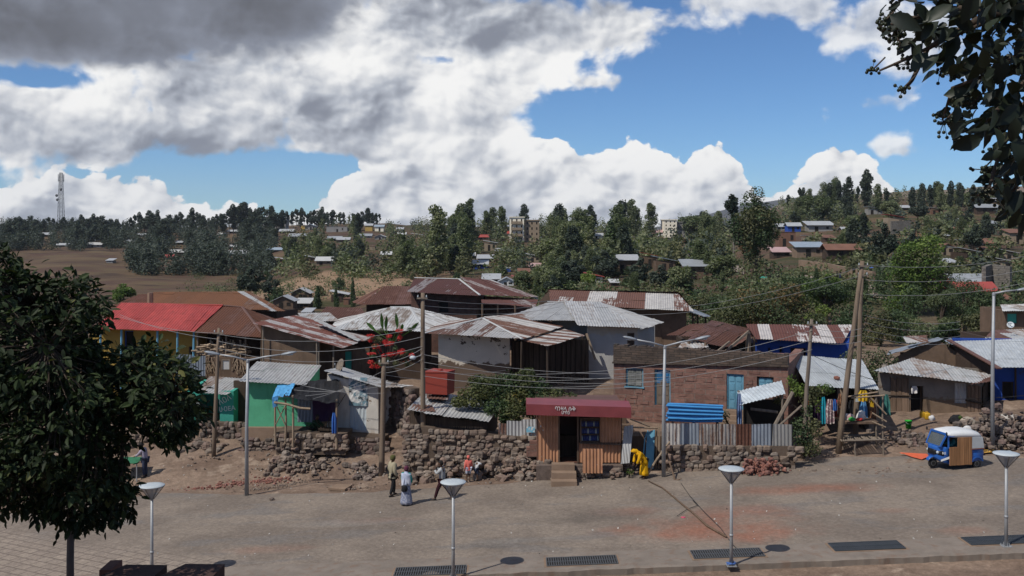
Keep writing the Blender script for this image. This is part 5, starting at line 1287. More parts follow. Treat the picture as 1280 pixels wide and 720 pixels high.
rubble('grey_gravel', 'strip of grey gravel beside the red crushed stone', [(335, 610), (350, 608), (365, 606), (320, 612), (380, 603)], 260, .015, .05, M['stone'], .03, 15, .6)
rubble('scattered_pebbles', 'pebbles and clods scattered over the dirt verge', [(x, 612-abs(x-400)*.02-rng.random()*45) for x in range(200, 500, 14)]+[(x, 600-rng.random()*8) for x in range(480, 700, 20)]+[(x, 592-rng.random()*4) for x in range(1000, 1160, 16)], 700, .015, .08, M['stone'], .02, 16, 1.2)
# ------------------------------------------------------------------ trees
LF = dict(dark=leafmat('dark eucalyptus leaves', (.028, .040, .028), (.062, .080, .054), trans=.15),
          mid=leafmat('grey green eucalyptus leaves', (.080, .102, .050), (.17, .19, .095), trans=.3),
          bright=leafmat('fresh green leaves', (.060, .105, .020), (.15, .205, .045), (.14, .10, .03), trans=.25),
          olive=leafmat('olive scrub leaves', (.058, .066, .028), (.12, .122, .056), (.12, .09, .04), trans=.2),
          deep=leafmat('deep green leaves', (.030, .052, .022), (.072, .105, .042), trans=.2),
          dry=leafmat('dry tawny leaves', (.12, .075, .03), (.20, .13, .055), trans=.2),
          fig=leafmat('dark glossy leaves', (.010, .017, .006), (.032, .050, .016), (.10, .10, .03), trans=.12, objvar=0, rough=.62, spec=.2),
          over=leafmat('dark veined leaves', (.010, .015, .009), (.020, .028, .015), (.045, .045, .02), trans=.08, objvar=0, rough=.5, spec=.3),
          vine=leafmat('yellow green vine leaves', (.048, .062, .024), (.125, .13, .048), (.17, .13, .03), trans=.2, objvar=0),
          redflower=leafmat('scarlet bracts', (.44, .022, .022), (.58, .06, .05), trans=.15, objvar=0),
          banana=leafmat('banana leaves', (.05, .11, .02), (.10, .19, .05), trans=.25, objvar=0))
BARK = wood('pale grey bark', (.17, .145, .12), (.24, .21, .18)); BARKD = wood('brown bark', (.075, .055, .042), (.11, .085, .065))
def leaves(mb, clumps, n, leaf, g, mat=0, droop=0.0, asp=.55, shell=.45):
    """leaf-sized faces spread through a set of clumps (centre, rx, ry, rz)"""
    wts = [c[1]*c[2]+c[1]*c[3] for c in clumps]; tot = sum(wts)
    for (c, rx, ry, rz), wt in zip(clumps, wts):
        tone = g.random()*.5; c = Vector(c)
        for i in range(max(3, int(n*wt/tot))):
            d = Vector((g.gauss(0, 1), g.gauss(0, 1), g.gauss(0, 1))).normalized(); r = shell+(1-shell)*g.random()**.6
            if g.random() < .10: r *= 1.18
            p = c+Vector((d.x*rx, d.y*ry, d.z*rz))*r
            a = (Vector((g.gauss(0, 1), g.gauss(0, 1), g.gauss(0, .6)-droop))+d*.5).normalized()
            nrm = (d*.9+Vector((g.gauss(0, .6), g.gauss(0, .6), g.gauss(0, .6)+.4))).normalized(); s_ = a.cross(nrm)
            if s_.length < .05: continue
            s_.normalize(); L = leaf*g.uniform(.65, 1.35); W = L*asp*g.uniform(.8, 1.2)
            k = len(mb.v); mb.v += [tuple(p-a*L*.5), tuple(p+s_*W*.5-a*L*.05), tuple(p+a*L*.5), tuple(p-s_*W*.5-a*L*.05)]
            mb.face((k, k+1, k+2, k+3), mat, min(1, max(0, tone+g.random()*.5)))
def clumps_tall(g, h, r, base=.25, n=16, top=1.0):
    out = []
    for i in range(n):
        t = base+(top-base)*((i+.5)/n)+g.uniform(-.03, .03); env = r*(math.sin(math.pi*min(1, max(.08, (t-base)/(1.08-base)))**.8))**.7
        a = g.random()*6.28; q = env*g.uniform(.15, .7); s_ = r*g.uniform(.32, .58)
        out.append(((math.cos(a)*q, math.sin(a)*q, t*h), s_, s_, s_*g.uniform(.9, 1.6)))
    return out
def clumps_round(g, h, r, base=.3, n=18, flat=1.0):
    out = []; hc = h*(1+base)/2; hz = h*(1-base)/2
    for i in range(n):
        d = Vector((g.gauss(0, 1), g.gauss(0, 1), g.gauss(0, 1)*.9+.15)).normalized(); q = g.uniform(.45, .8); s_ = r*g.uniform(.28, .46)
        out.append((((d.x*r*q), (d.y*r*q), hc+d.z*hz*q), s_, s_, s_*.85*flat))
    return out
def clumps_cone(g, h, r, base=.12, n=16):
    out = []
    for i in range(n):
        t = (i+.5)/n; q = r*(1-t)**.8*.6; a = g.random()*6.28; s_ = r*(.25+.5*(1-t))*g.uniform(.7, 1)
        out.append(((math.cos(a)*q*g.random(), math.sin(a)*q*g.random(), h*(base+(1-base)*t)), s_, s_, s_*1.5))
    return out
PROTO = {}; HOLLOW = []
def make_tree(key, h, clumps, n, leaf, mat, seed, bark=BARK, tr=.16, name='tree', droop=.2, limbs=5):
    g = random.Random(seed); t = thing(name, 'tree', 'tree', (0, 0, 0)); mb = MB()
    lean = g.uniform(-.25, .25); top = clumps[-1][0]
    pts = [(0, 0, -.8), (lean*.2, 0, h*.25), (lean, lean*.5, h*.55), (lean*.7, lean*.3, h*.88)]
    mb.tube(pts, [tr*1.25, tr, tr*.65, tr*.15], 7)
    for c in g.sample(clumps, min(limbs, len(clumps))):
        z0 = max(h*.2, c[0][2]-h*.16); k = min(1, z0/h/.55); mb.tube([(lean*k*.7, 0, z0), Vector(c[0])*.55+Vector((0, 0, z0*.45)), c[0]], [tr*.42, tr*.26, tr*.08], 5)
    mb.build('trunk', bark, t)
    mb = MB(); leaves(mb, clumps, int(n*2.3), leaf*(1.12 if 'tree' in name else 1.0), g, 0, droop, .6); mb.build('crown', mat, t)
    PROTO[key] = [t, False, h]; return t
g = random.Random(3)
make_tree('slim_a', 12, clumps_tall(g, 12, 1.9, .28, 15), 900, .55, LF['dark'], 1, name='eucalyptus_tree')
make_tree('slim_b', 12, clumps_tall(g, 12, 2.6, .22, 17), 1000, .6, LF['dark'], 2, name='eucalyptus_tree')
make_tree('slim_c', 13, clumps_tall(g, 13, 1.6, .45, 9)+clumps_tall(g, 13, 1.2, .75, 4), 700, .5, LF['dark'], 3, name='eucalyptus_tree')
make_tree('dark_round', 9, clumps_round(g, 9, 3.2, .12, 18), 1000, .6, LF['dark'], 4, BARKD)
make_tree('mid_tall', 13, clumps_tall(g, 13, 2.6, .18, 18), 1500, .5, LF['mid'], 5, name='eucalyptus_tree')
make_tree('mid_tall_b', 13, clumps_tall(g, 13, 3.2, .2, 20), 1600, .5, LF['mid'], 6, name='eucalyptus_tree')
make_tree('mid_slim', 14, clumps_tall(g, 14, 1.7, .25, 13), 1000, .48, LF['mid'], 7, name='eucalyptus_tree')
make_tree('mid_round', 8, clumps_round(g, 8, 3.4, .08, 20), 1400, .48, LF['mid'], 8)
make_tree('bush_green', 4, clumps_round(g, 4, 2.3, -.1, 16), 1000, .34, LF['deep'], 9, BARKD, .08, 'bush')
make_tree('bush_olive', 3.5, clumps_round(g, 3.5, 2.3, -.15, 16), 1000, .30, LF['olive'], 10, BARKD, .07, 'bush')
make_tree('bush_dry', 3, clumps_round(g, 3, 2.4, -.2, 14), 900, .3, LF['dry'], 11, BARKD, .06, 'bush')
make_tree('fresh_round', 8, clumps_round(g, 8, 3.0, .05, 20), 1500, .42, LF['bright'], 12, BARKD)
make_tree('deep_cone', 9, clumps_cone(g, 9, 2.4), 1300, .45, LF['deep'], 13, BARKD)
NT = {}
def plant(key, px, yb, hpx, label, group=None, D=None, wide=1.0):
    D = D or hit(px, yb); x = X(px, D); r = PROTO[key]; s_ = hpx/F*D/r[2]; z = G(x, D)
    rz = rng.random()*6.28; sc_ = (s_*wide, s_*wide, s_)
    if not r[1]:
        r[1] = True; t = r[0]; t.location = (x, D, z); t.rotation_euler = (0, 0, rz); t.scale = sc_; t['label'] = label
        if group: t['group'] = group
        return t
    t = copy_tree(r[0], None, (x, D, z), rz, sc_, label)
    if group: t['group'] = group
    elif 'group' in t: del t['group']
    return t
HL = [
 (57, 296, 15, 2.6, 'long pale roofed house low among the western ridge trees', 'pale', 'dark', 'gable'), (78, 309, 14, 3, 'pale tin house at the lower edge of the western wood near the mast', 'pale', 'mud', 'gable'), (118, 310, 17, 4, 'long whitish roofed barn above the brown field', 'white', 'grey', 'gable'),
 (75, 290, 10, 3, 'tiny pale house under the lattice mast', 'pale', 'grey', 'gable'), (116, 280, 14, 7, 'white building on the western skyline east of the mast', 'white', 'white', 'flat'), (149, 282, 9, 5, 'cream building on the western skyline', 'white', 'cream', 'flat'), (137, 329, 8, 3.2, 'solitary pale shed in the brown field', 'pale', 'grey', 'shed'),
 (160, 305, 8, 2.4, 'pale shed at the eastern end of the western wood', 'white', 'dark', 'shed'), (178, 297, 11, 3.5, 'pale house over a tan one on the western slope', 'pale', 'tan', 'gable'), (224, 307, 8, 3.5, 'small grey white house in the western trees', 'pale', 'dark', 'gable'), (222, 318, 18, 3.2, 'long white roofed house above the red roofed one in the western trees', 'white', 'mud', 'gable'), (213, 325, 15, 4, 'bright red roofed house in the western trees', 'red', 'mud', 'gable'),
 (291, 312, 8, 4, 'pale roofed house among dark trees mid slope', 'white', 'brown', 'gable'), (297, 320, 26, 3, 'row house with broken pale roofs among dark trees', 'pale', 'dark', 'gable'), (343, 316, 17, 4, 'bluish tin roofed house above the quarried cutting', 'bluegrey', 'dark', 'gable'), (350, 330, 20, 5, 'brown house with a pale ridge on the rim of the cutting', 'white', 'mud', 'side'), (386, 329, 13, 6, 'narrow brown house with pale roof on the rim of the cutting', 'pale', 'mud', 'side'), (405, 331, 19, 6, 'cream house with a white roof on the rim of the cutting', 'white', 'mudp', 'gable'),
 (291, 292, 12, 3, 'pale huts high on the dark western slope', 'pale', 'dark', 'gable'), (277, 295, 9, 2.5, 'lone pale roof beneath the western skyline', 'white', 'dark', 'gable'), (358, 292, 16, 3, 'low pale roofed house beneath the concrete block', 'pale', 'mud', 'gable'), (372, 299, 20, 4, 'grey roofed brown house beneath the concrete block', 'grey', 'brown', 'gable'), (388, 288, 14, 5, 'blue grey hall below the yellow building', 'bluegrey', 'grey', 'front'),
 (381, 281, 9, 6, 'small yellow building on the skyline', 'pale', 'yellow', 'flat'), (421, 291, 26, 7, 'long grey block with coloured doors near the skyline', 'bluegrey', 'grey', 'flat'), (418, 302, 16, 4, 'grey roofed house below the long grey block', 'grey', 'brown', 'gable'), (429, 304, 15, 5, 'brown walled house under a pale grey hipped roof', 'pale', 'brown', 'gable'),
 (461, 289, 9, 7, 'ochre yellow house with pale roof near the skyline', 'pale', 'yellow', 'gable'), (474, 289, 11, 6, 'cream and ochre house beside the ochre yellow one', 'bluegrey', 'cream', 'gable'), (500, 290, 8, 4, 'pale house under the tall skyline trees', 'pale', 'grey', 'gable'), (457, 298, 14, 3.5, 'grey roofed hut in the middle slope trees', 'grey', 'grey', 'gable'), (475, 300, 13, 4, 'white gabled hut in the middle slope trees', 'white', 'grey', 'front'), (463, 313, 11, 5, 'plain brown flat hut among the middle slope trees', 'rust', 'tan', 'flat'), (486, 321, 18, 3.5, 'ragged white roofed hut above the bare bank', 'white', 'dark', 'gable'), (502, 296, 10, 3.5, 'white roof peeping between grey eucalyptus', 'white', 'dark', 'gable'), (521, 298, 13, 4, 'pale roof and tan wall among grey eucalyptus', 'white', 'tan', 'side'), (549, 300, 18, 3, 'long pale roof behind the grey eucalyptus', 'pale', 'dark', 'gable'),
 (375, 377, 22, 11, 'brown gabled mud house with white edged roof below the cutting', 'white', 'mud', 'front'), (354, 387, 25, 12, 'dark brown gabled mud house lowest below the cutting', 'pale', 'mud', 'front'), (378, 386, 17, 6, 'low brown hut with a flat white roof below the cutting', 'white', 'mud', 'shed'), (383, 393, 10, 3, 'tiny pale tin roof among the bushes below the cutting', 'pale', 'mud', 'shed'), (424, 379, 20, 10, 'dark open shed with pale slanting roof below the cutting', 'white', 'dark', 'side'), (437, 381, 15, 8, 'brown house with a pale cornice below the cutting', 'rust', 'brown', 'flat'), (463, 379, 18, 8, 'whitewashed hut with red roof and blue panel below the cutting', 'red', 'white', 'front'), (476, 376, 18, 4, 'pinkish roof beside the whitewashed hut', 'pink', 'mud', 'side'),
 (602, 300, 16, 4, 'house with faded red roof west of the cream hotel', 'red', 'mudp', 'gable'), (613, 314, 15, 10, 'tall brown house with pale slanted roof west of the cream hotel', 'pale', 'tan', 'side'), (607, 328, 19, 5, 'grey roofed house in the middle of the sunny slope', 'pale', 'dark', 'shed'), (600, 337, 18, 6, 'blue doored house with pale roof on the sunny slope', 'pale', 'blue', 'shed'), (634, 340, 9, 5, 'small bright blue booth on the sunny slope', 'pale', 'blue', 'flat'), (614, 354, 20, 5, 'low pale roof above the rust red roof', 'pale', 'brown', 'shed'), (633, 357, 18, 6, 'white gabled hut beside a bright red roof', 'grey', 'white', 'front'), (647, 354, 13, 6, 'house with bright red roof above the striped roof', 'red', 'dark', 'side'), (667, 328, 16, 7, 'brown hut with white roof east of the cream hotel', 'white', 'tan', 'side'), (669, 340, 13, 8, 'brown hut with pinkish roof east of the cream hotel', 'pink', 'tan', 'gable'), (586, 324, 14, 4, 'pale roof between trees west of the blue doored house', 'white', 'dark', 'gable'), (641, 296, 12, 4, 'red tiled annex at the foot of the cream hotel', 'red', 'cream', 'gable'),
 (783, 343, 28, 18, 'big brown house with a pale slanting roof in the eastern grove', 'pale', 'mud', 'shed'), (812, 335, 20, 15, 'brown house with bright red roof behind the big brown one', 'red', 'mud', 'side'), (832, 342, 24, 16, 'brown gabled house with a pale blue roof', 'bluegrey', 'mud', 'side'), (873, 350, 34, 17, 'long brown house with grey slab roof beside the road', 'grey', 'mud', 'shed'), (741, 354, 24, 8, 'white gabled house with red roof above the striped roof', 'red', 'white', 'side'), (769, 358, 10, 5, 'tiny white hut beside the red roofed house', 'white', 'dark', 'shed'), (748, 298, 11, 4, 'pale house on the far skyline east of the hotel', 'pale', 'cream', 'gable'), (826, 296, 10, 6, 'pink roofed house on the skyline before the concrete block', 'pink', 'white', 'gable'), (860, 306, 9, 4, 'red hut beside the hilltop road', 'red', 'brown', 'flat'),
 (984, 308, 21, 18, 'plain red brown box house beside the massive tree', 'rust', 'brown', 'flat'), (993, 290, 16, 8, 'bright blue house with a pale roof on the eastern hill', 'pale', 'blue', 'gable'), (975, 289, 14, 6, 'grey house beside the bright blue one', 'pale', 'grey', 'gable'), (1026, 290, 30, 8, 'long blue grey house behind eastern bushes', 'pale', 'grey', 'shed'), (1013, 322, 34, 13, 'wide house with pale flat roof and dark doorway', 'bluegrey', 'mudp', 'shed'), (977, 322, 20, 7, 'ragged rust and white roofed hut beside the wide house', 'pink', 'dark', 'shed'), (1054, 325, 38, 14, 'long rust roofed timber house on the eastern hill', 'rust', 'dark', 'gable'), (1120, 288, 20, 16, 'house with red tiled roof above a grey stone wall', 'red', 'tan', 'side'),
 (1094, 268, 18, 7, 'grey walled house high on the eastern hill', 'grey', 'grey', 'side'), (1132, 263, 14, 4, 'pale roof beside the grey hilltop house', 'pale', 'dark', 'gable'), (1171, 268, 15, 6, 'brown house with pale roof under the hilltop trees', 'white', 'brown', 'side'), (1234, 268, 26, 9, 'grey roofed long house near the overhanging branch', 'grey', 'dark', 'gable'), (1246, 254, 13, 4, 'highest pale roofed house on the eastern hill', 'pale', 'dark', 'gable'), (1105, 312, 12, 6, 'brown roofed hut behind the dark oval tree', 'rust', 'brown', 'gable'),
 (1214, 312, 22, 7, 'brown house with bluish white slanted roof', 'bluegrey', 'mud', 'side'), (1212, 326, 26, 11, 'open shed house with grey slanted roof', 'pale', 'dark', 'side'), (1184, 319, 16, 11, 'brown plank house with dark gable', 'rust', 'tan', 'front'), (1271, 305, 17, 14, 'tan brick house at the eastern frame edge', 'rust', 'tan', 'shed'), (1262, 324, 24, 7, 'hut with pale roof below the tan brick house', 'white', 'tan', 'side'), (1253, 336, 24, 9, 'low hut with white slanted roof in the eastern bushes', 'white', 'tan', 'side'), (1232, 308, 20, 5, 'rusty roofed cottage behind the bluish white roof', 'rust', 'mud', 'gable'),
 (1222, 372, 44, 10, 'wide house with bright red roof among the feathery trees', 'red', 'dark', 'gable'), (1212, 358, 40, 7, 'long grey roofed house directly behind the bright red roof', 'grey', 'dark', 'gable'), (1183, 362, 16, 8, 'small red roofed house west of the wide red one', 'red', 'white', 'gable'), (1250, 385, 22, 11, 'pinkish house with brown roof under the wide red one', 'rust', 'brown', 'gable'), (1246, 356, 16, 4, 'red roofed cottage beside the round stone wall', 'red', 'dark', 'gable')]
def clear(u, y, h, kw=.42):
    """False where a tree would hide a house the photo shows"""
    for q in HL:
        if abs(u-q[0]) < q[2]*.5+h*kw*.5 and y > q[1]-1 and y-h*.98 < q[1]: return False
    for a, y0, w in ((655, 303, 36), (845, 300, 34), (345, 279, 24)):
        if abs(u-a) < w*.5+h*kw*.4 and y > y0-2 and y-h < y0-4: return False
    return True
def scatter(keys, n, a, b_, ya, yb, h0, h1, lab, grp, w0=.95, w1=1.35):
    k = tries = 0
    while k < n and tries < n*14:
        tries += 1; u, y, h = g.uniform(a, b_), g.uniform(ya, yb), g.uniform(h0, h1)
        if tries < n*11 and not clear(u, y, h): continue
        plant(g.choice(keys), u, y, h, lab, grp, None, g.uniform(w0, w1)); k += 1
g = random.Random(21)
GR = 'dark eucalyptus on the western ridge'
LR = 'dark slim eucalyptus in the belt of trees along the western ridge'
top_prof = [(0, 278), (20, 275), (45, 279), (60, 272), (90, 276), (105, 271), (130, 270), (150, 275), (170, 270), (200, 268), (215, 272), (240, 266), (260, 270), (290, 262), (305, 256), (325, 262), (365, 264), (385, 266), (400, 261), (420, 264), (440, 268), (460, 264), (475, 270)]
u = 2
while u < 480:
    D = g.uniform(610, 700); x = X(u, D); yg = 285+(H-G(x, D))/D*F; yt = row_at2(top_prof, u)+g.uniform(-4, 5)
    plant(g.choice(['slim_a', 'slim_b', 'slim_c', 'slim_a', 'dark_round']), u, 0, max(11, yg-yt), LR, GR, D, g.uniform(.9, 1.5)); u += g.uniform(3.8, 6.8)
GS = 'dark trees on the slope below the western ridge'; LS = 'dark green tree in the shaded wood below the western ridge skyline'
K1 = ['slim_b', 'dark_round', 'slim_a', 'dark_round']
scatter(K1, 30, 4, 158, 294, 313, 18, 28, LS, GS, 1, 1.5); scatter(K1, 36, 158, 350, 294, 344, 20, 32, LS, GS, 1, 1.5)
GM = 'grey green trees of the middle slope'; LM = 'grey green eucalyptus in the sunlit grove on the middle slope'
for q in ((345, 480, 290, 330, 20, 20, 38), (470, 590, 300, 347, 32, 32, 54), (560, 700, 292, 330, 13, 26, 44), (690, 790, 300, 350, 24, 32, 56), (690, 900, 294, 314, 17, 26, 42)):
    scatter(['mid_tall', 'mid_tall_b', 'mid_slim', 'mid_round', 'mid_tall', 'slim_b'], q[4], q[0], q[1], q[2], q[3], q[5], q[6], LM, GM)
scatter(['mid_round', 'mid_tall_b', 'dark_round', 'mid_tall'], 30, 655, 905, 346, 374, 26, 44, 'leafy tree in the thicket behind the striped and grey roofs', 'thicket behind the tin roofs', 1, 1.4)
scatter(['mid_round', 'dark_round', 'deep_cone'], 9, 985, 1280, 362, 384, 20, 32, 'low tree in the hollow between the eastern hillside and the stalls', 'trees of the eastern hollow', 1, 1.4)
GE = 'trees of the eastern hillside'; LE = 'dull green tree scattered between the houses on the eastern hillside'
scatter(['mid_tall', 'mid_tall_b', 'mid_round', 'slim_b', 'slim_a', 'dark_round'], 46, 985, 1275, 258, 330, 20, 38, LE, GE, .9, 1.35)
for i, u in enumerate((985, 1000, 1012, 1022, 1036, 1049, 1060, 1072, 1082, 1097, 1108, 1140, 1152, 1163, 1176, 1188, 1200, 1216)):
    plant(g.choice(['slim_a', 'mid_tall', 'slim_c', 'slim_b']), u, 268, (24, 32, 30, 22, 36, 38, 44, 34, 46, 36, 30, 32, 36, 34, 36, 38, 36, 34)[i], 'eucalyptus of the skyline row on the eastern hill', 'skyline trees of the eastern hill', None, .9)
GB = 'scrub bushes on the slopes'; LB = 'low olive or green bush growing on the open slope'
for i in range(40):
    u = g.uniform(330, 1270); y = g.uniform(322, 372)
    plant(g.choice(['bush_green', 'bush_olive', 'bush_green']), u, y, g.uniform(8, 16), LB, GB)
for (k, px, yb, hp, wd, lab) in (
    ('mid_tall', 545, 345, 84, 1.0, 'tall eucalyptus rising highest above the middle skyline'), ('mid_tall_b', 580, 338, 60, 1.0, 'broad grey eucalyptus left of the cream hotel block'),
    ('deep_cone', 763, 340, 62, .9, 'dark pointed tree standing in the middle of the eastern grove'), ('mid_slim', 738, 336, 62, 1.1, 'slender grey eucalyptus beside the dark pointed tree'),
    ('mid_tall', 706, 340, 58, 1.0, 'twin topped eucalyptus east of the cream hotel block'), ('mid_tall', 782, 318, 44, 1.0, 'pale eucalyptus behind the red roofed brown house'),
    ('mid_tall_b', 882, 320, 50, 1.0, 'pair of leafy eucalyptus beside the unfinished concrete block'), ('slim_c', 917, 330, 84, 1.2, 'thin feathery eucalyptus next to the massive dark tree'),
    ('fresh_round', 735, 366, 28, 1.1, 'fresh green tree in front of the red roofed house'), ('bush_green', 716, 368, 18, 1.2, 'bright green bush below the red roofed house'),
    ('mid_round', 680, 366, 40, 1.2, 'rounded dense tree beside the striped gabled roof'), ('mid_round', 655, 368, 34, 1.0, 'bushy tree behind the rust red roof'),
    ('dark_round', 800, 362, 42, 1.0, 'dark tree in front of the brown twin houses'), ('dark_round', 826, 366, 36, 1.1, 'second dark tree in front of the blue roofed house'), ('mid_round', 850, 368, 40, 1.2, 'spreading tree before the long brown house'),
    ('dark_round', 312, 376, 46, 1.1, 'big dark tree at the foot of the bare cutting'), ('dark_round', 336, 376, 34, 1.0, 'dark green tree beside the quarried cutting'), ('bush_green', 347, 378, 20, 1.0, 'leafy bush under the quarried cutting'),
    ('fresh_round', 155, 386, 32, 1.4, 'bright feathery bush behind the red roofed house'), ('deep_cone', 397, 386, 28, .9, 'small dark pointed tree between the mud houses'), ('deep_cone', 441, 384, 36, .5, 'narrow dark tree beside the white hut with red roof'), ('deep_cone', 420, 388, 26, .8, 'dark bushy tree in front of the low mud houses'),
    ('dark_round', 1108, 336, 60, .8, 'dark oval tree beside the rust roofed house'), ('slim_a', 1084, 262, 46, 1.0, 'tallest eucalyptus on the eastern hill skyline'), ('dark_round', 1217, 318, 40, 1.0, 'dark round tree among the eastern tin roofs'), ('bush_dry', 1078, 318, 16, 1.6, 'tawny dry bush behind the rust roofed house'), ('bush_dry', 935, 318, 14, 1.2, 'tawny bush beside the road embankment'),
    ('deep_cone', 1003, 365, 24, .9, 'small dark conifer by the earth track'), ('deep_cone', 1020, 366, 30, .9, 'pointed green tree beside the earth track'), ('fresh_round', 1038, 376, 34, 1.2, 'light green tree below the earth track'), ('mid_round', 1062, 376, 30, 1.2, 'grey green tree below the earth track')):
    plant(k, px, yb, hp, lab, None, None, wd)
for (px, D, h, m_) in ((1018, 92, 3.6, 'mid'), (1050, 88, 3.4, 'deep'), (1072, 96, 4.4, 'deep'), (1100, 90, 3.4, 'olive'), (1122, 94, 3.6, 'deep'), (1160, 88, 3.4, 'mid'), (1188, 84, 3.2, 'deep'), (1222, 84, 3.8, 'olive'), (1246, 88, 4.0, 'mid'), (1272, 92, 5.0, 'deep'), (988, 96, 4.2, 'olive'), (930, 100, 4.6, 'mid'), (1130, 104, 5.6, 'deep')): HOLLOW.append((px, D, h, m_))
# the far wood that reads as one mass
mb = MB(); gg = random.Random(8)
for i in range(2900):
    z_ = gg.random()
    if z_ < .50: u = gg.uniform(-30, 345); y = gg.uniform(286, 314) if u < 160 else gg.uniform(286, 345)
    elif z_ < .80: u = gg.uniform(330, 910); y = gg.uniform(287, 348)
    else:
        u = gg.uniform(975, 1330); y = gg.uniform(246, 282) if z_ < .89 else gg.uniform(282, 350)
        if z_ > .93: continue
    if not clear(u, y, 15, .3 if u < 345 else .75): continue
    D = hit(u, y); x = X(u, D); h = gg.uniform(5, 10)*(1 if D > 330 else .72)*(.62 if u > 960 else 1); zz = G(x, D); r = gg.uniform(1.8, 3.3)*(1 if D > 330 else .8)
    leaves(mb, [((x, D, zz+h*.35), r, r, h*.38), ((x+gg.uniform(-1, 1), D, zz+h*.75), r*.65, r*.65, h*.3)], 130, .8, gg, 0 if u < 345 or gg.random() < .2 else gg.choice((1, 1, 2)))
o = mb.build('woodland', [LF['dark'], LF['mid'], LF['olive']]); tag(o, 'dense wood covering the distant slopes', 'wood', kind='stuff')
mb = MB()
for i in range(560):
    u = gg.uniform(560, 1300) if gg.random() < .8 else gg.uniform(230, 520); y = gg.uniform(325, 386) if u > 560 else gg.uniform(345, 384)
    if not clear(u, y, 14): continue
    D = hit(u, y); x = X(u, D); r = gg.uniform(.8, 2.2)
    leaves(mb, [((x, D, G(x, D)+r*.5), r*1.3, r*1.3, r*.8)], 90, .42, gg, gg.randrange(3))
o = mb.build('undergrowth', [LF['olive'], LF['deep'], LF['mid']]); tag(o, 'scrub and weeds between the houses on the slopes', 'scrub', kind='stuff')

# individually built larger trees of the middle ground
def big_tree(name, label, px, yb, D, h, clumps, n, leaf, mats, seed, tr=.25, bark=BARKD, droop=.2, cat='tree', asp=.55, limbs=12, z=None):
    g = random.Random(seed); x = X(px, D); z = G(x, D) if z is None else z; t = thing(name, label, cat, (x, D, z)); o = Vector((x, D, z)); mb = MB()
    mb.tube([o+Vector(q) for q in ((0, 0, -.5), (.1, 0, h*.18), (-.1, .1, h*.4), (.05, 0, h*.75))], [tr*1.2, tr, tr*.7, tr*.2], 8)
    for c in g.sample(clumps, min(limbs, len(clumps))):
        z0 = min(c[0][2]*.6, h*.55); mb.tube([o+Vector((0, 0, z0)), o+Vector(c[0])*.5+Vector((0, 0, z0*.55)), o+Vector(c[0])], [tr*.4, tr*.22, tr*.06], 5)
    mb.build('trunk', bark, t)
    mb = MB(); cl = [(o+Vector(c[0]), *c[1:]) for c in clumps]
    if not isinstance(mats, list): mats = [mats]
    if len(mats) == 1: leaves(mb, cl, n, leaf, g, 0, droop, asp)
    else:
        for k in range(len(mats)): leaves(mb, cl[k::len(mats)], n//len(mats), leaf, g, k, droop, asp)
    mb.build('crown', mats, t); return t
g = random.Random(5)
D = 150; big_tree('tree', 'massive dark leafy tree towering over the eastern houses', 944, 345, D, 13, clumps_round(g, 13.2, 3.6, .22, 30)+clumps_tall(g, 13, 2.8, .2, 10), 11000, .40, [LF['olive'], LF['deep'], LF['deep']], 31, .35)
D = 112; big_tree('tree', 'bright yellow green leafy tree in front of the hillside houses', 1148, 400, D, 10, clumps_round(g, 9.8, 3.6, .0, 34)+clumps_round(g, 4, 4.2, 0, 8), 15000, .30, [LF['bright'], LF['bright'], LF['olive']], 32, .3)
D = 98; big_tree('tree', 'feathery green tree to the east of the bright leafy tree', 1205, 420, D, 7, clumps_round(g, 6.6, 2.9, .1, 22), 9000, .27, LF['deep'], 33, .22, droop=.8, asp=.3)
big_tree('tree', 'lighter feathery tree leaning beside the bright leafy tree', 1178, 420, 95, 6, clumps_round(g, 5.4, 1.9, .1, 14), 6000, .26, LF['mid'], 34, .18, droop=.9, asp=.3)
big_tree('tree', 'small feathery tree under the red roofed houses', 1238, 420, 97, 5, clumps_round(g, 4.8, 1.9, .1, 14), 5000, .25, LF['deep'], 35, .16, droop=.7, asp=.35)
big_tree('tree', 'spreading tree with bare dark limbs behind the rusty roofs', 970, 410, 90, 5, clumps_round(g, 5.2, 3.8, .3, 22), 7000, .25, [LF['olive'], LF['dry'], LF['olive'], LF['deep']], 36, .28, limbs=20)
big_tree('bush', 'pale olive bush beside the striped gabled roof', 908, 412, 92, 4, clumps_round(g, 4.4, 3.0, -.1, 20), 7500, .23, [LF['olive'], LF['mid']], 37, .14, cat='bush')
big_tree('bush', 'dark scrubby bush behind the stone house porch', 880, 408, 98, 4, clumps_round(g, 4.5, 2.4, -.1, 16), 5500, .24, [LF['olive'], LF['deep']], 38, .12, cat='bush')
big_tree('tree', 'green tree behind the wooden poles and blue house', 1032, 400, 105, 6, clumps_round(g, 6, 2.7, .0, 18), 6500, .26, [LF['deep'], LF['bright']], 39, .2)
big_tree('tree', 'leafy tree between the spreading tree and the wooden poles', 1002, 400, 110, 6, clumps_round(g, 5.6, 2.4, .0, 16), 5500, .28, [LF['deep'], LF['mid']], 40, .2)
big_tree('bush', 'sprawling vine covered bush beside the twin wooden poles', 1090, 462, 57, 3.4, clumps_round(g, 2.9, 1.9, .05, 24), 4200, .15, [LF['olive'], LF['deep'], LF['deep']], 41, .12, cat='bush')
for i, (px, D, h, m_) in enumerate(HOLLOW):
    big_tree('bush', 'leafy bush filling the hollow behind the eastern stalls', px, 0, D, h*.8, clumps_round(g, h*.9, h*.55, -.1, 14), 2200, .24, [LF[m_]], 60+i, .1, cat='bush', limbs=5)['group'] = 'bushes of the eastern hollow'
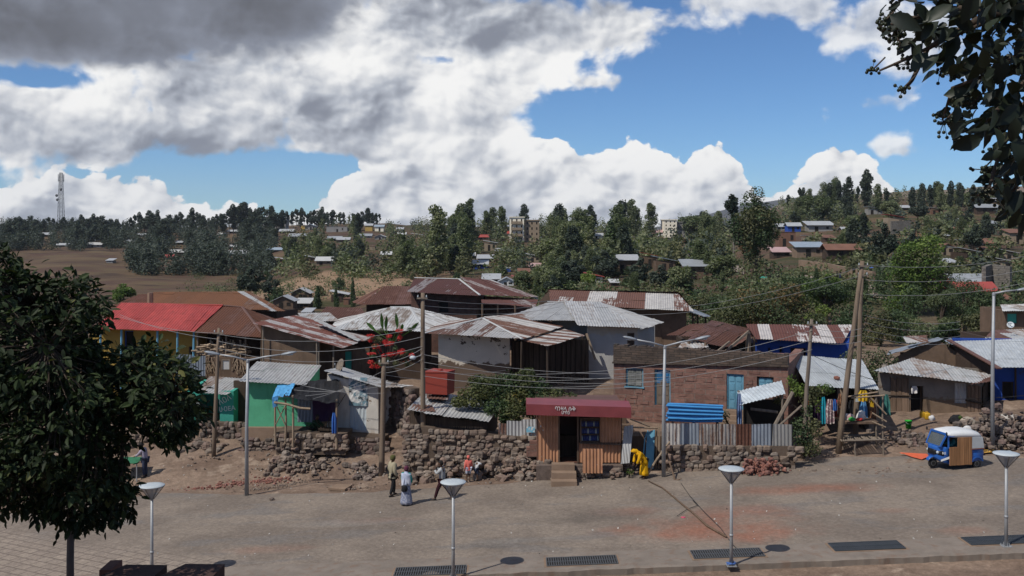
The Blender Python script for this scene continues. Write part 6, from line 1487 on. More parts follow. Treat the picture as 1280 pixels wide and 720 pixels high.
# low shrubs of the street
def shrub(name, label, items, leaf, mats, seed, n, cat='bush', stems=6, asp=.6):
    """items: clumps as (px, py, D, rx, ry, rz) in photo pixels and metres"""
    g = random.Random(seed); cl = [(P(a, b_, D), rx, ry, rz) for a, b_, D, rx, ry, rz in items]
    cx = sum(c[0].x for c in cl)/len(cl); cy = sum(c[0].y for c in cl)/len(cl); zb0 = min(c[0].z-c[3] for c in cl)
    t = thing(name, label, cat, (cx, cy, zb0)); mb = MB()
    for c in g.sample(cl, min(stems, len(cl))): mb.tube([(cx+g.uniform(-.2, .2), cy, zb0-.1), (c[0]+Vector((cx, cy, zb0)))/2+Vector((0, 0, .1)), c[0]], [.05, .035, .012], 5)
    mb.build('stem', BARKD, t); mb = MB()
    for k in range(len(mats)): leaves(mb, cl[k::len(mats)], n//len(mats), leaf, g, k, .2, asp, .3)
    mb.build('foliage', mats, t); return t
shrub('vine_shrub', 'big tangle of yellow green vines spilling over the tin shed roof', [(590, 497, 47.5, .8, .6, .5), (610, 488, 48, .9, .7, .7), (632, 486, 48, .9, .8, .8), (655, 480, 48, .7, .7, .7), (645, 503, 47.5, .8, .7, .7), (672, 490, 48, .7, .7, .7), (690, 497, 47.6, .8, .7, .5), (712, 500, 47.5, .6, .6, .35), (622, 510, 47, .7, .6, .5), (640, 518, 46.7, .6, .5, .5), (600, 478, 49, .6, .6, .4), (668, 508, 47.2, .8, .6, .6), (575, 503, 47.3, .5, .4, .25), (660, 467, 48.5, .4, .4, .3), (628, 528, 46.5, .25, .3, .5), (700, 510, 47, .8, .5, .4)], .14, [LF['vine'], LF['vine'], LF['deep']], 51, 15000)
shrub('weed_shrub', 'leggy green weeds growing at the corner of the boundary wall', [(1003, 545, 45.8, .6, .5, .5), (1012, 560, 45.6, .6, .5, .4), (998, 530, 46, .4, .4, .4), (1018, 535, 46.2, .4, .4, .5), (1008, 515, 46.5, .3, .3, .4)], .12, [LF['deep'], LF['olive']], 52, 1500)
shrub('climbing_shrub', 'light green climber in front of the clothes stall', [(1000, 487, 47.6, .5, .4, .35), (1018, 490, 47.6, .6, .4, .3), (1032, 486, 47.8, .5, .4, .3), (1010, 500, 47.4, .4, .3, .3), (990, 478, 47.9, .3, .3, .4), (975, 500, 46.8, .35, .3, .25), (1022, 505, 47.4, .2, .2, .5)], .13, [LF['bright'], LF['olive']], 53, 1300)
shrub('weed_tuft', 'small green weed by the kiosk stones', [(787, 590, 44.2, .2, .2, .16)], .08, [LF['bright']], 54, 90, 'weed', 1)
shrub('dry_brush', 'thin dry brush beside the boundary wall steps', [(906, 520, 47, .25, .3, .35)], .1, [LF['deep']], 55, 160, 'bush', 2)
gp = random.Random(12)
shrub('poinsettia_tree', 'shrub covered in scarlet poinsettia bracts behind the wooden poles', [(462+gp.random()*54, 411+gp.random()*50, 54+gp.uniform(-.5, .5), gp.uniform(.13, .26), gp.uniform(.13, .26), gp.uniform(.09, .17)) for i in range(46)], .105, [LF['redflower'], LF['olive'], LF['redflower'], LF['deep']], 56, 5200, 'flowering tree', 26, .45)
t = thing('banana_plant', 'banana plant with upright torn leaves above the scarlet flowers', 'banana plant', P(492, 460, 55)); mb = MB()
for (px, py, tx, ty) in ((478, 410, 477, 388), (482, 410, 484, 392), (497, 408, 495, 388), (502, 412, 504, 402), (512, 414, 524, 400), (468, 412, 458, 400)):
    a, b_ = P(px, py, 55), P(tx, ty, 55); base = P(490, 428, 55); m_ = a.lerp(b_, .5); n = 6; d = (b_-a); s_ = Vector((d.z, 0.3, -d.x)).normalized()
    L_ = []
    for i in range(n+1):
        q = i/n; p = base.lerp(a, q/.35) if q < .35 else a.lerp(b_, (q-.35)/.65); wd = .10*math.sin(math.pi*max(.04, min(1, (q-.25)/.75))) if q > .25 else .02; p = p+Vector((0, -.15*q*q, -.1*q*q)); L_.append((p-s_*wd, p, p+s_*wd))
    for i in range(n):
        for k in (0, 1): mb.poly((L_[i][k], L_[i][k+1], L_[i+1][k+1]+Vector((0, .03, 0)), L_[i+1][k]), 0, rng.random())
mb.build('leaf', LF['banana'], t); mb = MB(); mb.tube([P(490, 462, 55), P(489, 426, 55)], [.12, .08], 8); mb.build('stem', BARKD, t)

# ------------------------------------------------------------------ houses of the slopes
FT = dict(pale=flat('pale far tin', (.34, .35, .36), .5, 0, .12, .4), white=flat('whitish far tin', (.43, .43, .42), .5, 0, .1, .4), grey=flat('grey far tin', (.25, .265, .28), .55, 0, .15, .4), rust=flat('rust brown far tin', (.16, .08, .055), .8, 0, .25, .5), red=flat('red far tin', (.30, .06, .05), .55, 0, .15, .4), pink=flat('pinkish far tin', (.42, .28, .27), .6, 0, .15, .4), bluegrey=flat('blue grey far tin', (.25, .30, .35), .5, 0, .1, .4))
FW = dict(mud=M['mud'], dark=M['mud_dark'], mudp=M['mud_pale'], cream=flat('cream render', (.78, .71, .57), .8, 0, .1, .6), white=flat('white render', (.52, .52, .50), .8, 0, .12, .5), grey=flat('grey concrete', (.24, .23, .215), .9, 0, .2, .5), brown=flat('red brown earth render', (.17, .09, .06), .9, 0, .2, .6), blue=M['blue'], yellow=flat('yellow render', (.42, .28, .08), .8, 0, .15, .5), stone=M['stone_dark'], tan=flat('tan render', (.26, .20, .14), .85, 0, .15, .5), tealw=M['teal'])
def hut(px, yb, wpx, hpx, label, rf='pale', wl='mud', kind='gable', rise=.28, dep=None, D=None, rot=0.0, door=True, group=None, win=1, name='house', cat='house'):
    D = D or hit(px, yb); m_ = D/F; w = wpx*m_; h = hpx*m_; dep = dep or max(3.5, w*.6); x = X(px, D); z = G(x, D)-.1
    t = thing(name, label, cat, (x, D+dep/2, z), group)
    R_ = lambda a, b_, c: Vector((x+a*math.cos(rot)-(b_-dep/2)*math.sin(rot), D+dep/2+a*math.sin(rot)+(b_-dep/2)*math.cos(rot), c))
    mb = MB(); a = w/2
    def bx(mb, x0, x1, y0, y1, z0, z1): mb.hexa([R_(x0, y0, z0), R_(x1, y0, z0), R_(x1, y1, z0), R_(x0, y1, z0), R_(x0, y0, z1), R_(x1, y0, z1), R_(x1, y1, z1), R_(x0, y1, z1)])
    bx(mb, -a, a, 0, dep, z-1.5, z+h); ov = .07*w+.15; rz = rise*min(w, dep)
    if kind == 'front':   # gable end towards the square
        mb.poly((R_(-a, 0, z+h), R_(a, 0, z+h), R_(0, 0, z+h+rz)))
    mb.build('wall', FW[wl], t); mb = MB(); th = .08
    def slab(p): 
        k = [q+Vector((0, 0, th)) for q in p]; mb.hexa(list(p)+k)
    zt = z+h+.02
    if kind == 'gable':
        slab((R_(-a-ov, -ov, zt-rz*.25), R_(a+ov, -ov, zt-rz*.25), R_(a+ov, dep/2, zt+rz), R_(-a-ov, dep/2, zt+rz))); slab((R_(-a-ov, dep/2+.01, zt+rz), R_(a+ov, dep/2+.01, zt+rz), R_(a+ov, dep+ov, zt-rz*.25), R_(-a-ov, dep+ov, zt-rz*.25)))
    elif kind == 'front':
        slab((R_(-a-ov, -ov, zt-rz*.25), R_(0, -ov, zt+rz), R_(0, dep+ov, zt+rz), R_(-a-ov, dep+ov, zt-rz*.25))); slab((R_(.01, -ov, zt+rz), R_(a+ov, -ov, zt-rz*.25), R_(a+ov, dep+ov, zt-rz*.25), R_(.01, dep+ov, zt+rz)))
    elif kind == 'shed':
        slab((R_(-a-ov, -ov, zt), R_(a+ov, -ov, zt), R_(a+ov, dep+ov, zt+rz*1.2), R_(-a-ov, dep+ov, zt+rz*1.2)))
    elif kind == 'side':
        slab((R_(-a-ov, -ov, zt+rz), R_(a+ov, -ov, zt), R_(a+ov, dep+ov, zt), R_(-a-ov, dep+ov, zt+rz)))
    else: slab((R_(-a-.1, -.1, zt), R_(a+.1, -.1, zt), R_(a+.1, dep+.1, zt), R_(-a-.1, dep+.1, zt)))
    mb.build('roof', FT[rf], t)
    if door: mb = MB(); dx = a*rng.uniform(-.5, .1); dw = min(.5, w*.1); bx(mb, dx-dw, dx+dw, -.05, .02, z, z+min(2, h*.82)); mb.build('door', M['void'], t)
    for i in range(win): mb = MB(); dx = a*(.55-.45*i*2/max(1, win)); bx(mb, dx-.35, dx+.35, -.05, .02, z+h*.45, z+h*.8); mb.build('window', M['void'], t)
    return t
HUTS = {}
for q in HL:
    px, yb, w_, h_, lab, rf, wl, kd = q
    HUTS[lab] = hut(px, yb, w_, h_, lab, rf, wl, kd, door=w_ > 9, win=1 if w_ > 12 else 0, rise=.24)
for lab, grp, pts in (('small brown or rust roofed hut half hidden among trees on the eastern hillside', 'half hidden huts of the eastern hillside', ((1150, 300, 13), (1164, 288, 12), (1178, 300, 14), (1198, 292, 13), (1226, 288, 15), (1242, 284, 12), (1060, 292, 13), (1078, 298, 12), (1038, 302, 12), (1206, 280, 11), (1260, 280, 14), (1136, 312, 13), (1070, 280, 11), (1012, 302, 11), (1190, 334, 15), (1240, 318, 15))),
                      ('small grey or brown roofed hut between the eucalyptus of the middle slope', 'half hidden huts of the middle slope', ((440, 316, 11), (512, 312, 11), (532, 322, 12), (560, 316, 12), (572, 306, 11), (590, 312, 11), (626, 318, 12), (684, 318, 12), (712, 322, 12), (728, 312, 11), (690, 334, 13), (655, 345, 13)))):
    for i, (px, yb, w_) in enumerate(pts):
        hut(px, yb, w_, w_*.4, lab, ('rust', 'grey', 'pale', 'rust')[i % 4], ('mud', 'tan', 'dark')[i % 3], ('gable', 'side', 'shed')[i % 3], rise=.24, door=False, group=grp, win=0)
# multi storey blocks
def block(label, px, yb, wpx, hpx, storeys, cols_, wl, D=None, frame=None, dep=9, balcony=False, roofkind=None):
    D = D or hit(px, yb); m_ = D/F; w = wpx*m_; h = hpx*m_; x = X(px, D); z = G(x, D); t = thing('apartment_block', label, 'building', (x, D, z)); sh = h/storeys; cw = w/cols_
    wl_ = Wall(px-wpx/2, D, px+wpx/2, D, z-2, z+h, th=.3); ops = []
    for s_ in range(storeys):
        for c in range(cols_):
            a = cw*(c+.36); q = (a, a+cw*.28, z+sh*(s_+.3), z+sh*(s_+.78)); wl_.ops.append(q); ops.append(q)
    mb = MB(); wl_.fill(mb); x0 = x-w/2; mb.box(x0, x0+.3, D+.31, D+dep, z-2, z+h); mb.box(x0+w-.3, x0+w, D+.31, D+dep, z-2, z+h); mb.box(x0, x0+w, D+dep+.01, D+dep+.3, z-2, z+h); mb.build('wall', FW[wl], t)
    mb = MB(); mb.box(x0-.3, x0+w+.3, D-.3, D+dep+.4, z+h+.01, z+h+.35); mb.build('roof_slab', FW[wl], t)
    for q in ops: wl_.panel(q, 'window', M['void'], t, .2)
    if balcony:
        for s_ in range(1, storeys): mb = MB(); mb.box(x0+w*.1, x0+w*.9, D-1.2, D-.01, z+sh*s_, z+sh*s_+.15); mb.box(x0+w*.1, x0+w*.9, D-1.2, D-1.1, z+sh*s_+.16, z+sh*s_+.9); mb.build('balcony', FW['tan'], t)
    return t
tb = block('cream hotel block with stacked balconies on the middle skyline', 646, 303, 18, 31, 4, 3, 'cream', None, balcony=True)
block('tan windowed block joined to the cream hotel', 665, 303, 18, 27, 4, 3, 'tan', tb.location.y+1.5)
block('unfinished grey concrete block crowned with columns on the western skyline', 345, 279, 24, 14, 3, 6, 'grey', 640)
block('cream and grey unfinished tower block on the eastern skyline', 838, 300, 16, 22, 5, 3, 'cream', 420)
block('grey skeleton building beside the unfinished cream tower block', 853, 300, 15, 19, 5, 4, 'grey', 422)
# stone walls and tracks on the hill
def slope_wall(label, pts, h, mat, name='stone_wall', th=.5):
    mb = MB(); ps = [(X(a, d), d) for a, d in ((a, hit(a, b_)) for a, b_ in pts)]
    for (xa, ya), (xb, yb) in zip(ps, ps[1:]):
        za, zc = G(xa, ya), G(xb, yb); d = Vector((xb-xa, yb-ya)).normalized(); n = Vector((-d.y, d.x))*th
        mb.hexa([(xa, ya, za-1), (xb, yb, zc-1), (xb+n.x, yb+n.y, zc-1), (xa+n.x, ya+n.y, za-1), (xa, ya, za+h), (xb, yb, zc+h), (xb+n.x, yb+n.y, zc+h), (xa+n.x, ya+n.y, za+h)])
    o = mb.build(name, mat); tag(recenter(o, (ps[0][0], ps[0][1], G(*ps[0]))), label, 'wall'); return o
M['far_stone'] = brickmat('grey field masonry', (.20, .18, .155), (.16, .145, .125), (.11, .10, .09), .5, .3, .03)
slope_wall('grey stone retaining wall under the red tiled house', [(1114, 293), (1138, 292)], 3.2, M['far_stone']); slope_wall('curved grey stone wall behind the bright red roof', [(1232, 366), (1240, 364), (1262, 366)], 3.3, M['far_stone'])
slope_wall('brown earth wall along the hilltop road', [(832, 317), (855, 317), (880, 322), (905, 330)], 1.2, M['mud_pale'], 'earth_wall'); slope_wall('grey stone wall dropping beside the long brown house', [(856, 333), (872, 335), (895, 338)], 2.6, M['far_stone'])
slope_wall('bare earth embankment above the track', [(998, 338), (1030, 343), (1060, 350), (1090, 357)], 1.7, M['mud_pale'], 'earth_bank')
def strip(name, pts, mat):
    """pts: (px, y_far, y_near) columns of a track lying on the slope"""
    mb = MB(); k = 5
    for a, yf, yn in pts:
        d0, d1 = hit(a, yn), hit(a, yf)
        for i in range(k+1): D = d0+(d1-d0)*i/k; mb.v.append((X(a, D), D, G(X(a, D), D)+.25))
    for j in range(len(pts)-1):
        for i in range(k): a = j*(k+1)+i; mb.face((a, a+k+1, a+k+2, a+1))
    structure(name, mb, mat, True)
TR = wallmat('pale trodden earth', (.25, .20, .17), var=.2, scale=.3)
strip('path', [(985, 344, 352), (1000, 345, 356), (1025, 349, 362), (1050, 353, 367), (1075, 357, 372), (1100, 361, 376), (1130, 366, 380)], TR)
strip('hill_road', [(815, 314, 318), (840, 315, 321), (865, 317, 325), (890, 322, 331), (912, 328, 338), (930, 334, 345)], TR)
# ------------------------------------------------------------------ lamps, poles, cables
def gz(px, py): D = hitnear(px, py); return Vector((X(px, D), D, G(X(px, D), D)))
GL = M['lamp_white']
gm, b, bs = newmat('smoky lamp cone'); tr = b.n('BsdfTransparent'); mx = b.n('MixShader'); mx.inputs[0].default_value = .55
bs.inputs['Base Color'].default_value = (.42, .45, .47, 1); bs.inputs['Roughness'].default_value = .25
gm.node_tree.links.new(tr.outputs[0], mx.inputs[1]); gm.node_tree.links.new(bs.outputs[0], mx.inputs[2]); gm.node_tree.links.new(mx.outputs[0], gm.node_tree.nodes['Material Output'].inputs[0])
def post_lamp(px, D, ytop, label):
    x = X(px, D); z0 = zb(x)+.04; zt = Z(ytop, D); t = thing('post_lamp', label, 'lamp post', (x, D, z0), 'post top lamps along the pavement')
    mb = MB(); mb.tube([(x, D, z0), (x, D, z0+1.0), (x, D, zt-.52)], [.062, .052, .044], 12); mb.lathe((x, D, z0+.95), [(.062, 0), (.066, .03), (.062, .08)], 12); mb.build('pole', M['steel'], t, True)
    mb = MB(); mb.box(x-.16, x+.16, D-.16, D+.16, z0, z0+.02)
    for a in (-1, 1):
        for c in (-1, 1): mb.lathe((x+a*.12, D+c*.12, z0+.02), [(.02, 0), (.02, .04), (.005, .045)], 6)
    for k in range(4): a = k*math.pi/2; mb.poly(((x+math.cos(a)*.06, D+math.sin(a)*.06, z0+.02), (x+math.cos(a)*.15, D+math.sin(a)*.15, z0+.02), (x+math.cos(a)*.06, D+math.sin(a)*.06, z0+.2)))
    mb.build('base_plate', M['steel'], t)
    mb = MB(); mb.lathe((x, D, zt-.05), [(.405, -.02), (.42, 0), (.41, .018), (.25, .045), (.0, .055)], 28); hd = mb.build('lamp_shade', GL, t, True)
    mb = MB(); mb.lathe((x, D, zt-.52), [(.05, 0), (.075, .06), (.30, .36), (.40, .45)], 24); mb.build('lamp_cone', gm, hd, True)
    mb = MB()
    for k in range(6): a = k*math.pi/3+.3; mb.tube([(x+math.cos(a)*.06, D+math.sin(a)*.06, zt-.5), (x+math.cos(a)*.41, D+math.sin(a)*.41, zt-.06)], .012, 5)
    mb.build('strut', M['steel_dark'], hd)
    mb = MB(); mb.lathe((x, D, zt-.5), [(.05, -.04), (.06, 0), (.07, .08), (.05, .2), (.035, .3), (.0, .31)], 12); mb.build('lamp_holder', M['lamp_grey'], hd)
    return t
post_lamp(190, 33.2, 605, 'post lamp with flat round shade standing behind the brown parapet blocks')
post_lamp(566.5, 32.2, 600.5, 'post lamp with flat round shade in front of the walking man')
t = post_lamp(914, 32.4, 584, 'post lamp with flat round shade wrapped with blue wire at its foot')
post_lamp(1257.5, 33.2, 565, 'post lamp with flat round shade nearest the three wheeler')
x = X(914, 32.4); mb = MB(); z = zb(x)
pts = []
for i in range(40): a = i*.9; r_ = .09+.07*noise.noise(Vector((i*.4, 1, 2))); pts.append((x+math.cos(a)*r_*1.4, 32.4+math.sin(a)*r_, z+.1+.12*abs(noise.noise(Vector((i*.3, 3, 1))))))
mb.tube(pts, .012, 5); mb.build('wire_wrap', flat('blue insulated wire', (.06, .14, .40), .5), t)
def street_lamp(px, ybase, ytop, heads, label, rb=.095):
    p = gz(px, ybase); D = p.y; t = thing('street_lamp', label, 'street lamp', p); zt = Z(ytop, D); mb = MB()
    mb.tube([p+Vector((0, 0, -.1)), (p.x, D, (p.z+zt)/2), (X(px+1.5, D), D, zt)], [rb, rb*.82, rb*.62], 12); mb.build('pole', M['steel'], t, True)
    top = Vector((X(px+1.5, D), D, zt))
    mb = MB(); mb.lathe(top-Vector((0, 0, .1)), [(.07, 0), (.08, .04), (.08, .12), (.03, .16)], 10); mb.build('collar', M['steel'], t)
    for hx, hy, w in heads:
        e = P(hx, hy, D-.15); dirn = (e-top).normalized(); mb = MB(); mb.tube([top, top.lerp(e, .5)+Vector((0, 0, .03)), e], [.045, .04, .034], 8); a = mb.build('arm', M['steel'], t, True)
        L = w/F*D; secs = []
        for q, ww, hh in ((-.06, .05, .04), (.1, .11, .06), (.45, .14, .075), (.8, .12, .055), (1, .05, .02)):
            c = e+dirn*L*q; s_ = Vector((0, 1, 0)); secs.append([c+s_*math.cos(k*6.283/10)*ww+Vector((0, 0, 1))*math.sin(k*6.283/10)*hh for k in range(10)])
        mb = MB(); mb.ring(secs); h = mb.build('lamp_head', M['lamp_grey'], t, True)
        mb = MB(); c = e+dirn*L*.5; mb.blobby(c-Vector((0, 0, .05)), L*.3, .1, .05, 1, 10, 5, 0); mb.build('lens', GL, h, True)
    return t
street_lamp(308.5, 620, 450.5, [(276, 441.5, -0), ] and [(274, 443, 18), (353, 443, 18)], 'tall double armed street lamp in front of the green house')
street_lamp(829.5, 597, 433, [(795, 424.5, 17), (870, 424, 18)], 'tall double armed street lamp before the red stone house')
street_lamp(1240.5, 563, 367, [(1272, 362.5, 20)], 'tall single armed street lamp behind the three wheeler', .1)
def pole(px0, py0, px1, py1, r, label, D=None, mat=None):
    """wooden pole from its foot (px0, py0) to its top (px1, py1)"""
    if D is None: p = gz(px0, py0)
    else: p = P(px0, py0, D); p.z = min(p.z, G(p.x, D)+.1)
    D = p.y; tp = P(px1, py1, D-.1); mb = MB(); ps = []; rs = []
    for i in range(7): q = i/6; ps.append(p.lerp(tp, q)+Vector((.05*noise.noise(Vector((q*3, px0, 0))), 0, -.3 if i == 0 else 0))); rs.append(r*(1.12-.38*q))
    t = thing('utility_pole', label, 'utility pole', p); mb.tube(ps, rs, 10); mb.build('pole', mat or M['pole_wood'], t, True)
    mb = MB(); mb.beam(tp+Vector((-.25, -.1, -.25)), tp+Vector((.25, -.1, -.25)), .07) 
    mb.build('crossarm', M['grey_wood'], t)
    for k in (-.2, .2): mb = MB(); mb.lathe(tp+Vector((k, -.1, -.21)), [(.012, 0), (.035, .03), (.02, .06), (.035, .09), (.0, .12)], 8); mb.build('insulator', GL, t)
    return tp
T1 = pole(267, 571, 274, 410, .10, 'wooden utility pole between the leafy tree and the green house')
T2 = pole(477, 597, 480, 447, .135, 'stout wooden utility pole beside the whitewashed hut')
T3 = pole(529.5, 590, 528, 366, .125, 'tall wooden utility pole at the corner of the rubble wall')
T4 = pole(1003, 520, 1014.5, 399, .10, 'thin grey wooden pole before the pale stall roof', 46.5, M['grey_wood'])
T5 = pole(1047, 566, 1078, 326, .13, 'leaning wooden utility pole of the pair before the clothes stall')
T6 = pole(1069, 551, 1077.5, 338, .125, 'upright wooden utility pole carrying a small white plate')
mb = MB(); p = P(1070.2, 499, T6.y-.08); mb.box(p.x-.09, p.x+.09, p.y-.16, p.y-.14, p.z-.1, p.z+.1); tag(recenter(mb.build('sign_plate', GL), p), 'small white plate nailed to the upright wooden pole', 'plate')
def cable(a, b_, sag, label='thin grey power cable strung across the roofs between poles', r=.010, mat=None, group='power cables over the roofs'):
    a, b_ = Vector(a), Vector(b_); mb = MB(); n = 18; pts = []
    for i in range(n+1): q = i/n; p = a.lerp(b_, q); p.z -= sag*4*q*(1-q); pts.append(p)
    mb.tube(pts, r, 4); o = mb.build('power_cable', mat or M['wire']); tag(recenter(o, a), label, 'cable', group)
V = Vector
for k in (0, .35, .7): cable(T1+V((0, -.1, -.3-k)), T3+V((0, -.1, -1.6-k*1.3)), .5+k*.3)
for k in (0, .25, .5): cable(T2+V((.1, -.1, -.2-k)), T3+V((0, -.1, -2.6-k)), .12)
for k in (.0, .3): cable(T1+V((0, -.1, -.25-k)), P(150, 396-k*9, 55), .2)
for k in (0, .3, .6): cable(T3+V((.1, -.1, -.3-k)), P(700, 374+k*16, 60), .25)
for i, k in enumerate((0, .35, .65, 1.0)): cable(T3+V((.1, -.1, -2.9-k)), P(838, 466+i*5, 46.3), .35)
for i in range(3): cable(P(660, 468+i*8, 49), T4+V((0, -.1, -.5-i*.45)), .5)
for k in (0, .3, .6): cable(T4+V((.05, -.1, -.4-k)), T5+V((-.1, -.1, -3.2-k)), .15)
for k in (0, .28, .55): cable(T5+V((.1, -.1, -.2-k*2.5)), P(1300, 316+k*60, 50), .35)
for k in (0, .35, .7, 1.0): cable(T6+V((.1, -.1, -2.2-k)), P(1200, 402+k*26, 57), .25)
for k in (0, .4): cable(T5+V((0, .1, -.3-k)), P(700, 378+k*12, 80), 1.2)
cable(P(1000, 436, 52), P(1099, 477, 49.2), .12, 'black cable slanting down across the pale stall roof', .015, M['wire_dark'], 'x1')
cable(P(1111, 496, 52), P(1300, 492, 52), .2, 'black cable crossing the front of the patched mud house', .014, M['wire_dark'], 'x2')
for i in range(4): cable(T2+V((0, -.1, -.6-i*.35)), P(345, 508-i*12, 50.5), .25)
for i in range(3): cable(T2+V((.1, -.1, -.4-i*.4)), P(636, 462+i*7, 57), .3)
t = thing('floodlight', 'small white floodlight fixed beside the tall wooden pole', 'floodlight', P(517, 448, T3.y)); p = P(516, 447, T3.y-.15); mb = MB(); mb.blobby(p, .16, .12, .1, 2, 12, 7, .05); mb.build('lamp_head', GL, t, True); mb = MB(); mb.tube([p, P(528, 444, T3.y)], .02, 6); mb.build('bracket', M['steel'], t)

# ------------------------------------------------------------------ pavement furniture
M['grate'] = flat('dark cast grating', (.055, .062, .07), .5, .2, .2)
for i, (px, D, bl) in enumerate(((538, 32.95, 0), (727, 33.35, 0), (909, 33.5, 0), (1083, 33.7, 1), (1251, 33.75, 1))):
    x = X(px, D); lab = ('drain grating at the foot of the post lamp before the walking man', 'drain grating on the pavement between two post lamps, pale frame', 'drain grating beside the wire wrapped post lamp', 'bluish drain grating between the wire wrapped lamp and the last lamp', 'bluish drain grating at the foot of the last post lamp')[i]
    t = thing('drain_grating', lab, 'drain', (x, D, zb(x)+.06), 'drain gratings in the pavement'); w, d = 1.17, .40; zc = lambda xx: zb(xx)+.058
    mb = MB(); mb.hexa([(x-w-.09, D-d-.09, zc(x-w)-.05), (x+w+.09, D-d-.09, zc(x+w)-.05), (x+w+.09, D+d+.09, zc(x+w)-.05), (x-w-.09, D+d+.09, zc(x-w)-.05), (x-w-.09, D-d-.09, zc(x-w)), (x+w+.09, D-d-.09, zc(x+w)), (x+w+.09, D+d+.09, zc(x+w)), (x-w-.09, D+d+.09, zc(x-w))]); mb.build('frame', M['mud_pale'], t)
    mb = MB(); mb.hexa([(x-w, D-d, zc(x-w)-.03), (x+w, D-d, zc(x+w)-.03), (x+w, D+d, zc(x+w)-.03), (x-w, D+d, zc(x-w)-.03), (x-w, D-d, zc(x-w)+.004), (x+w, D-d, zc(x+w)+.004), (x+w, D+d, zc(x+w)+.004), (x-w, D+d, zc(x-w)+.004)]); mb.build('pit_shade', M['void'] if not bl else M['grate'], t)  # solid dark slab under the bars, coloured as the shade of a pit
    mb = MB(); n = 30
    for k in range(n+1): xx = x-w+2*w*k/n; mb.box(xx-.016, xx+.016, D-d, D+d, zc(xx)+.006, zc(xx)+.03)
    for yy in (D-d, D, D+d): mb.hexa([(x-w, yy-.015, zc(x-w)+.008), (x+w, yy-.015, zc(x+w)+.008), (x+w, yy+.015, zc(x+w)+.008), (x-w, yy+.015, zc(x-w)+.008), (x-w, yy-.015, zc(x-w)+.034), (x+w, yy-.015, zc(x+w)+.034), (x+w, yy+.015, zc(x+w)+.034), (x-w, yy+.015, zc(x-w)+.034)])
    mb.build('grating', M['grate'] if bl else M['steel_dark'], t)
p = gz(425.5, 612); mb = MB(); mb.hexa([p+V((-.50, -.22, .02)), p+V((.25, -.33, .02)), p+V((.50, .2, .02)), p+V((-.2, .3, .02)), p+V((-.50, -.22, .12)), p+V((.25, -.33, .11)), p+V((.50, .2, .17)), p+V((-.2, .3, .18))]); tag(recenter(mb.build('concrete_slab', M['mud_pale']), p), 'loose square concrete slab lying at the edge of the paving', 'slab')
p = gz(340, 626); mb = MB(); mb.blobby(p+V((0, 0, .07)), .13, .1, .08, 4, 9, 6, .3); tag(recenter(mb.build('stone', M['stone_dark']), p), 'single dark stone lying on the paving', 'stone')
def ground_line(name, label, pts, r, mat, cat, h=.05):
    mb = MB(); ps = []
    for a, b_ in pts: q = gz(a, b_); ps.append(q+V((0, 0, h+.03)))
    mb.tube(ps, r, 6); o = mb.build(name, mat, None, True); tag(recenter(o, ps[0]), label, cat)
ground_line('fallen_branch', 'long thin dry branch lying across the paving', [(810, 603), (828, 612), (840, 622), (853, 633), (868, 645), (884, 660), (908, 674)], [.02, .03, .035, .035, .04, .045, .04], M['brown_wood'], 'branch')
ground_line('cable', 'thin black cable trailing from the stone wall to the wire wrapped lamp', [(851, 606), (862, 622), (880, 642), (900, 662), (916, 684), (922, 690)], .012, M['wire_dark'], 'cable')
ground_line('twig', 'short twig tangle beside the long dry branch', [(846, 648), (858, 640), (872, 634), (866, 628)], .012, M['wire_dark'], 'twig')
mb = MB(); a = gz(806, 599); mb.tube([a+V((0, 0, .02)), P(821, 574, 44.2), P(837, 552, 44.9)], [.05, .05, .035], 7); tag(recenter(mb.build('leaning_stick', M['stick']), a), 'long brown stick leaning towards the street lamp beside the yellow shawled woman', 'stick')
mb = MB(); a = gz(844, 601); mb.tube([P(830, 553, 44.6), P(836, 575, 44.3), a], [.02, .035, .045], 6); mb.tube([a, a+V((.25, -.1, .12))], [.04, .02], 6); tag(recenter(mb.build('crooked_branch', M['brown_wood']), a), 'crooked branch propped against the double armed lamp by the boundary wall', 'branch')
bundle('pink_rag', 'tiny bright pink rag on the paving', 854, 648, gz(854, 648).y, .09, .04, fabric('pink rag', (.5, .08, .14)), 'rag', 3)
# parapet blocks in front
BL = flat('dark brown stone coping', (.060, .034, .028), .8, 0, .35, 6, .2, .3)
for i, (x0, x1, yt, D, lab, d) in enumerate(((158, 209, 705.5, 10.0, 'dark brown coping block with a sloping top, first of the parapet pair', 1.3), (232, 281, 704.5, 10.0, 'dark brown coping block, second of the parapet pair', 1.3))):
    mb = MB(); z1 = Z(yt, D); w = X(x1, D)-X(x0, D); xr = X(x1, D)
    sh = -.55
    mb.hexa([(xr-w+sh, D-d, TERRACE-.2), (xr+sh*.15, D-d, TERRACE-.2), (xr, D, TERRACE-.2), (xr-w, D, TERRACE-.2), (xr-w+sh, D-d, z1-.02), (xr+sh*.15, D-d, z1-.03), (xr, D, z1-.004), (xr-w, D, z1)]); tag(recenter(mb.build('coping_block', BL), (xr-w/2, D, TERRACE)), lab, 'coping block')
mb = MB(); mb.hexa([(X(128, 10.6), 10.5, TERRACE-.2), (X(144.5, 10.6), 10.5, TERRACE-.2), (X(144.5, 10.6), 10.8, TERRACE-.2), (X(128, 10.6), 10.8, TERRACE-.2), (X(129, 10.6), 10.5, Z(708.5, 10.6)), (X(144, 10.6), 10.5, Z(708, 10.6)), (X(144, 10.6), 10.8, Z(707.5, 10.6)), (X(129, 10.6), 10.8, Z(708, 10.6))]); tag(recenter(mb.build('brick', flat('red brown brick', (.13, .06, .045), .9, 0, .3, 8)), (X(136, 10.6), 10.6, TERRACE)), 'small red brown brick behind the first coping block', 'brick')
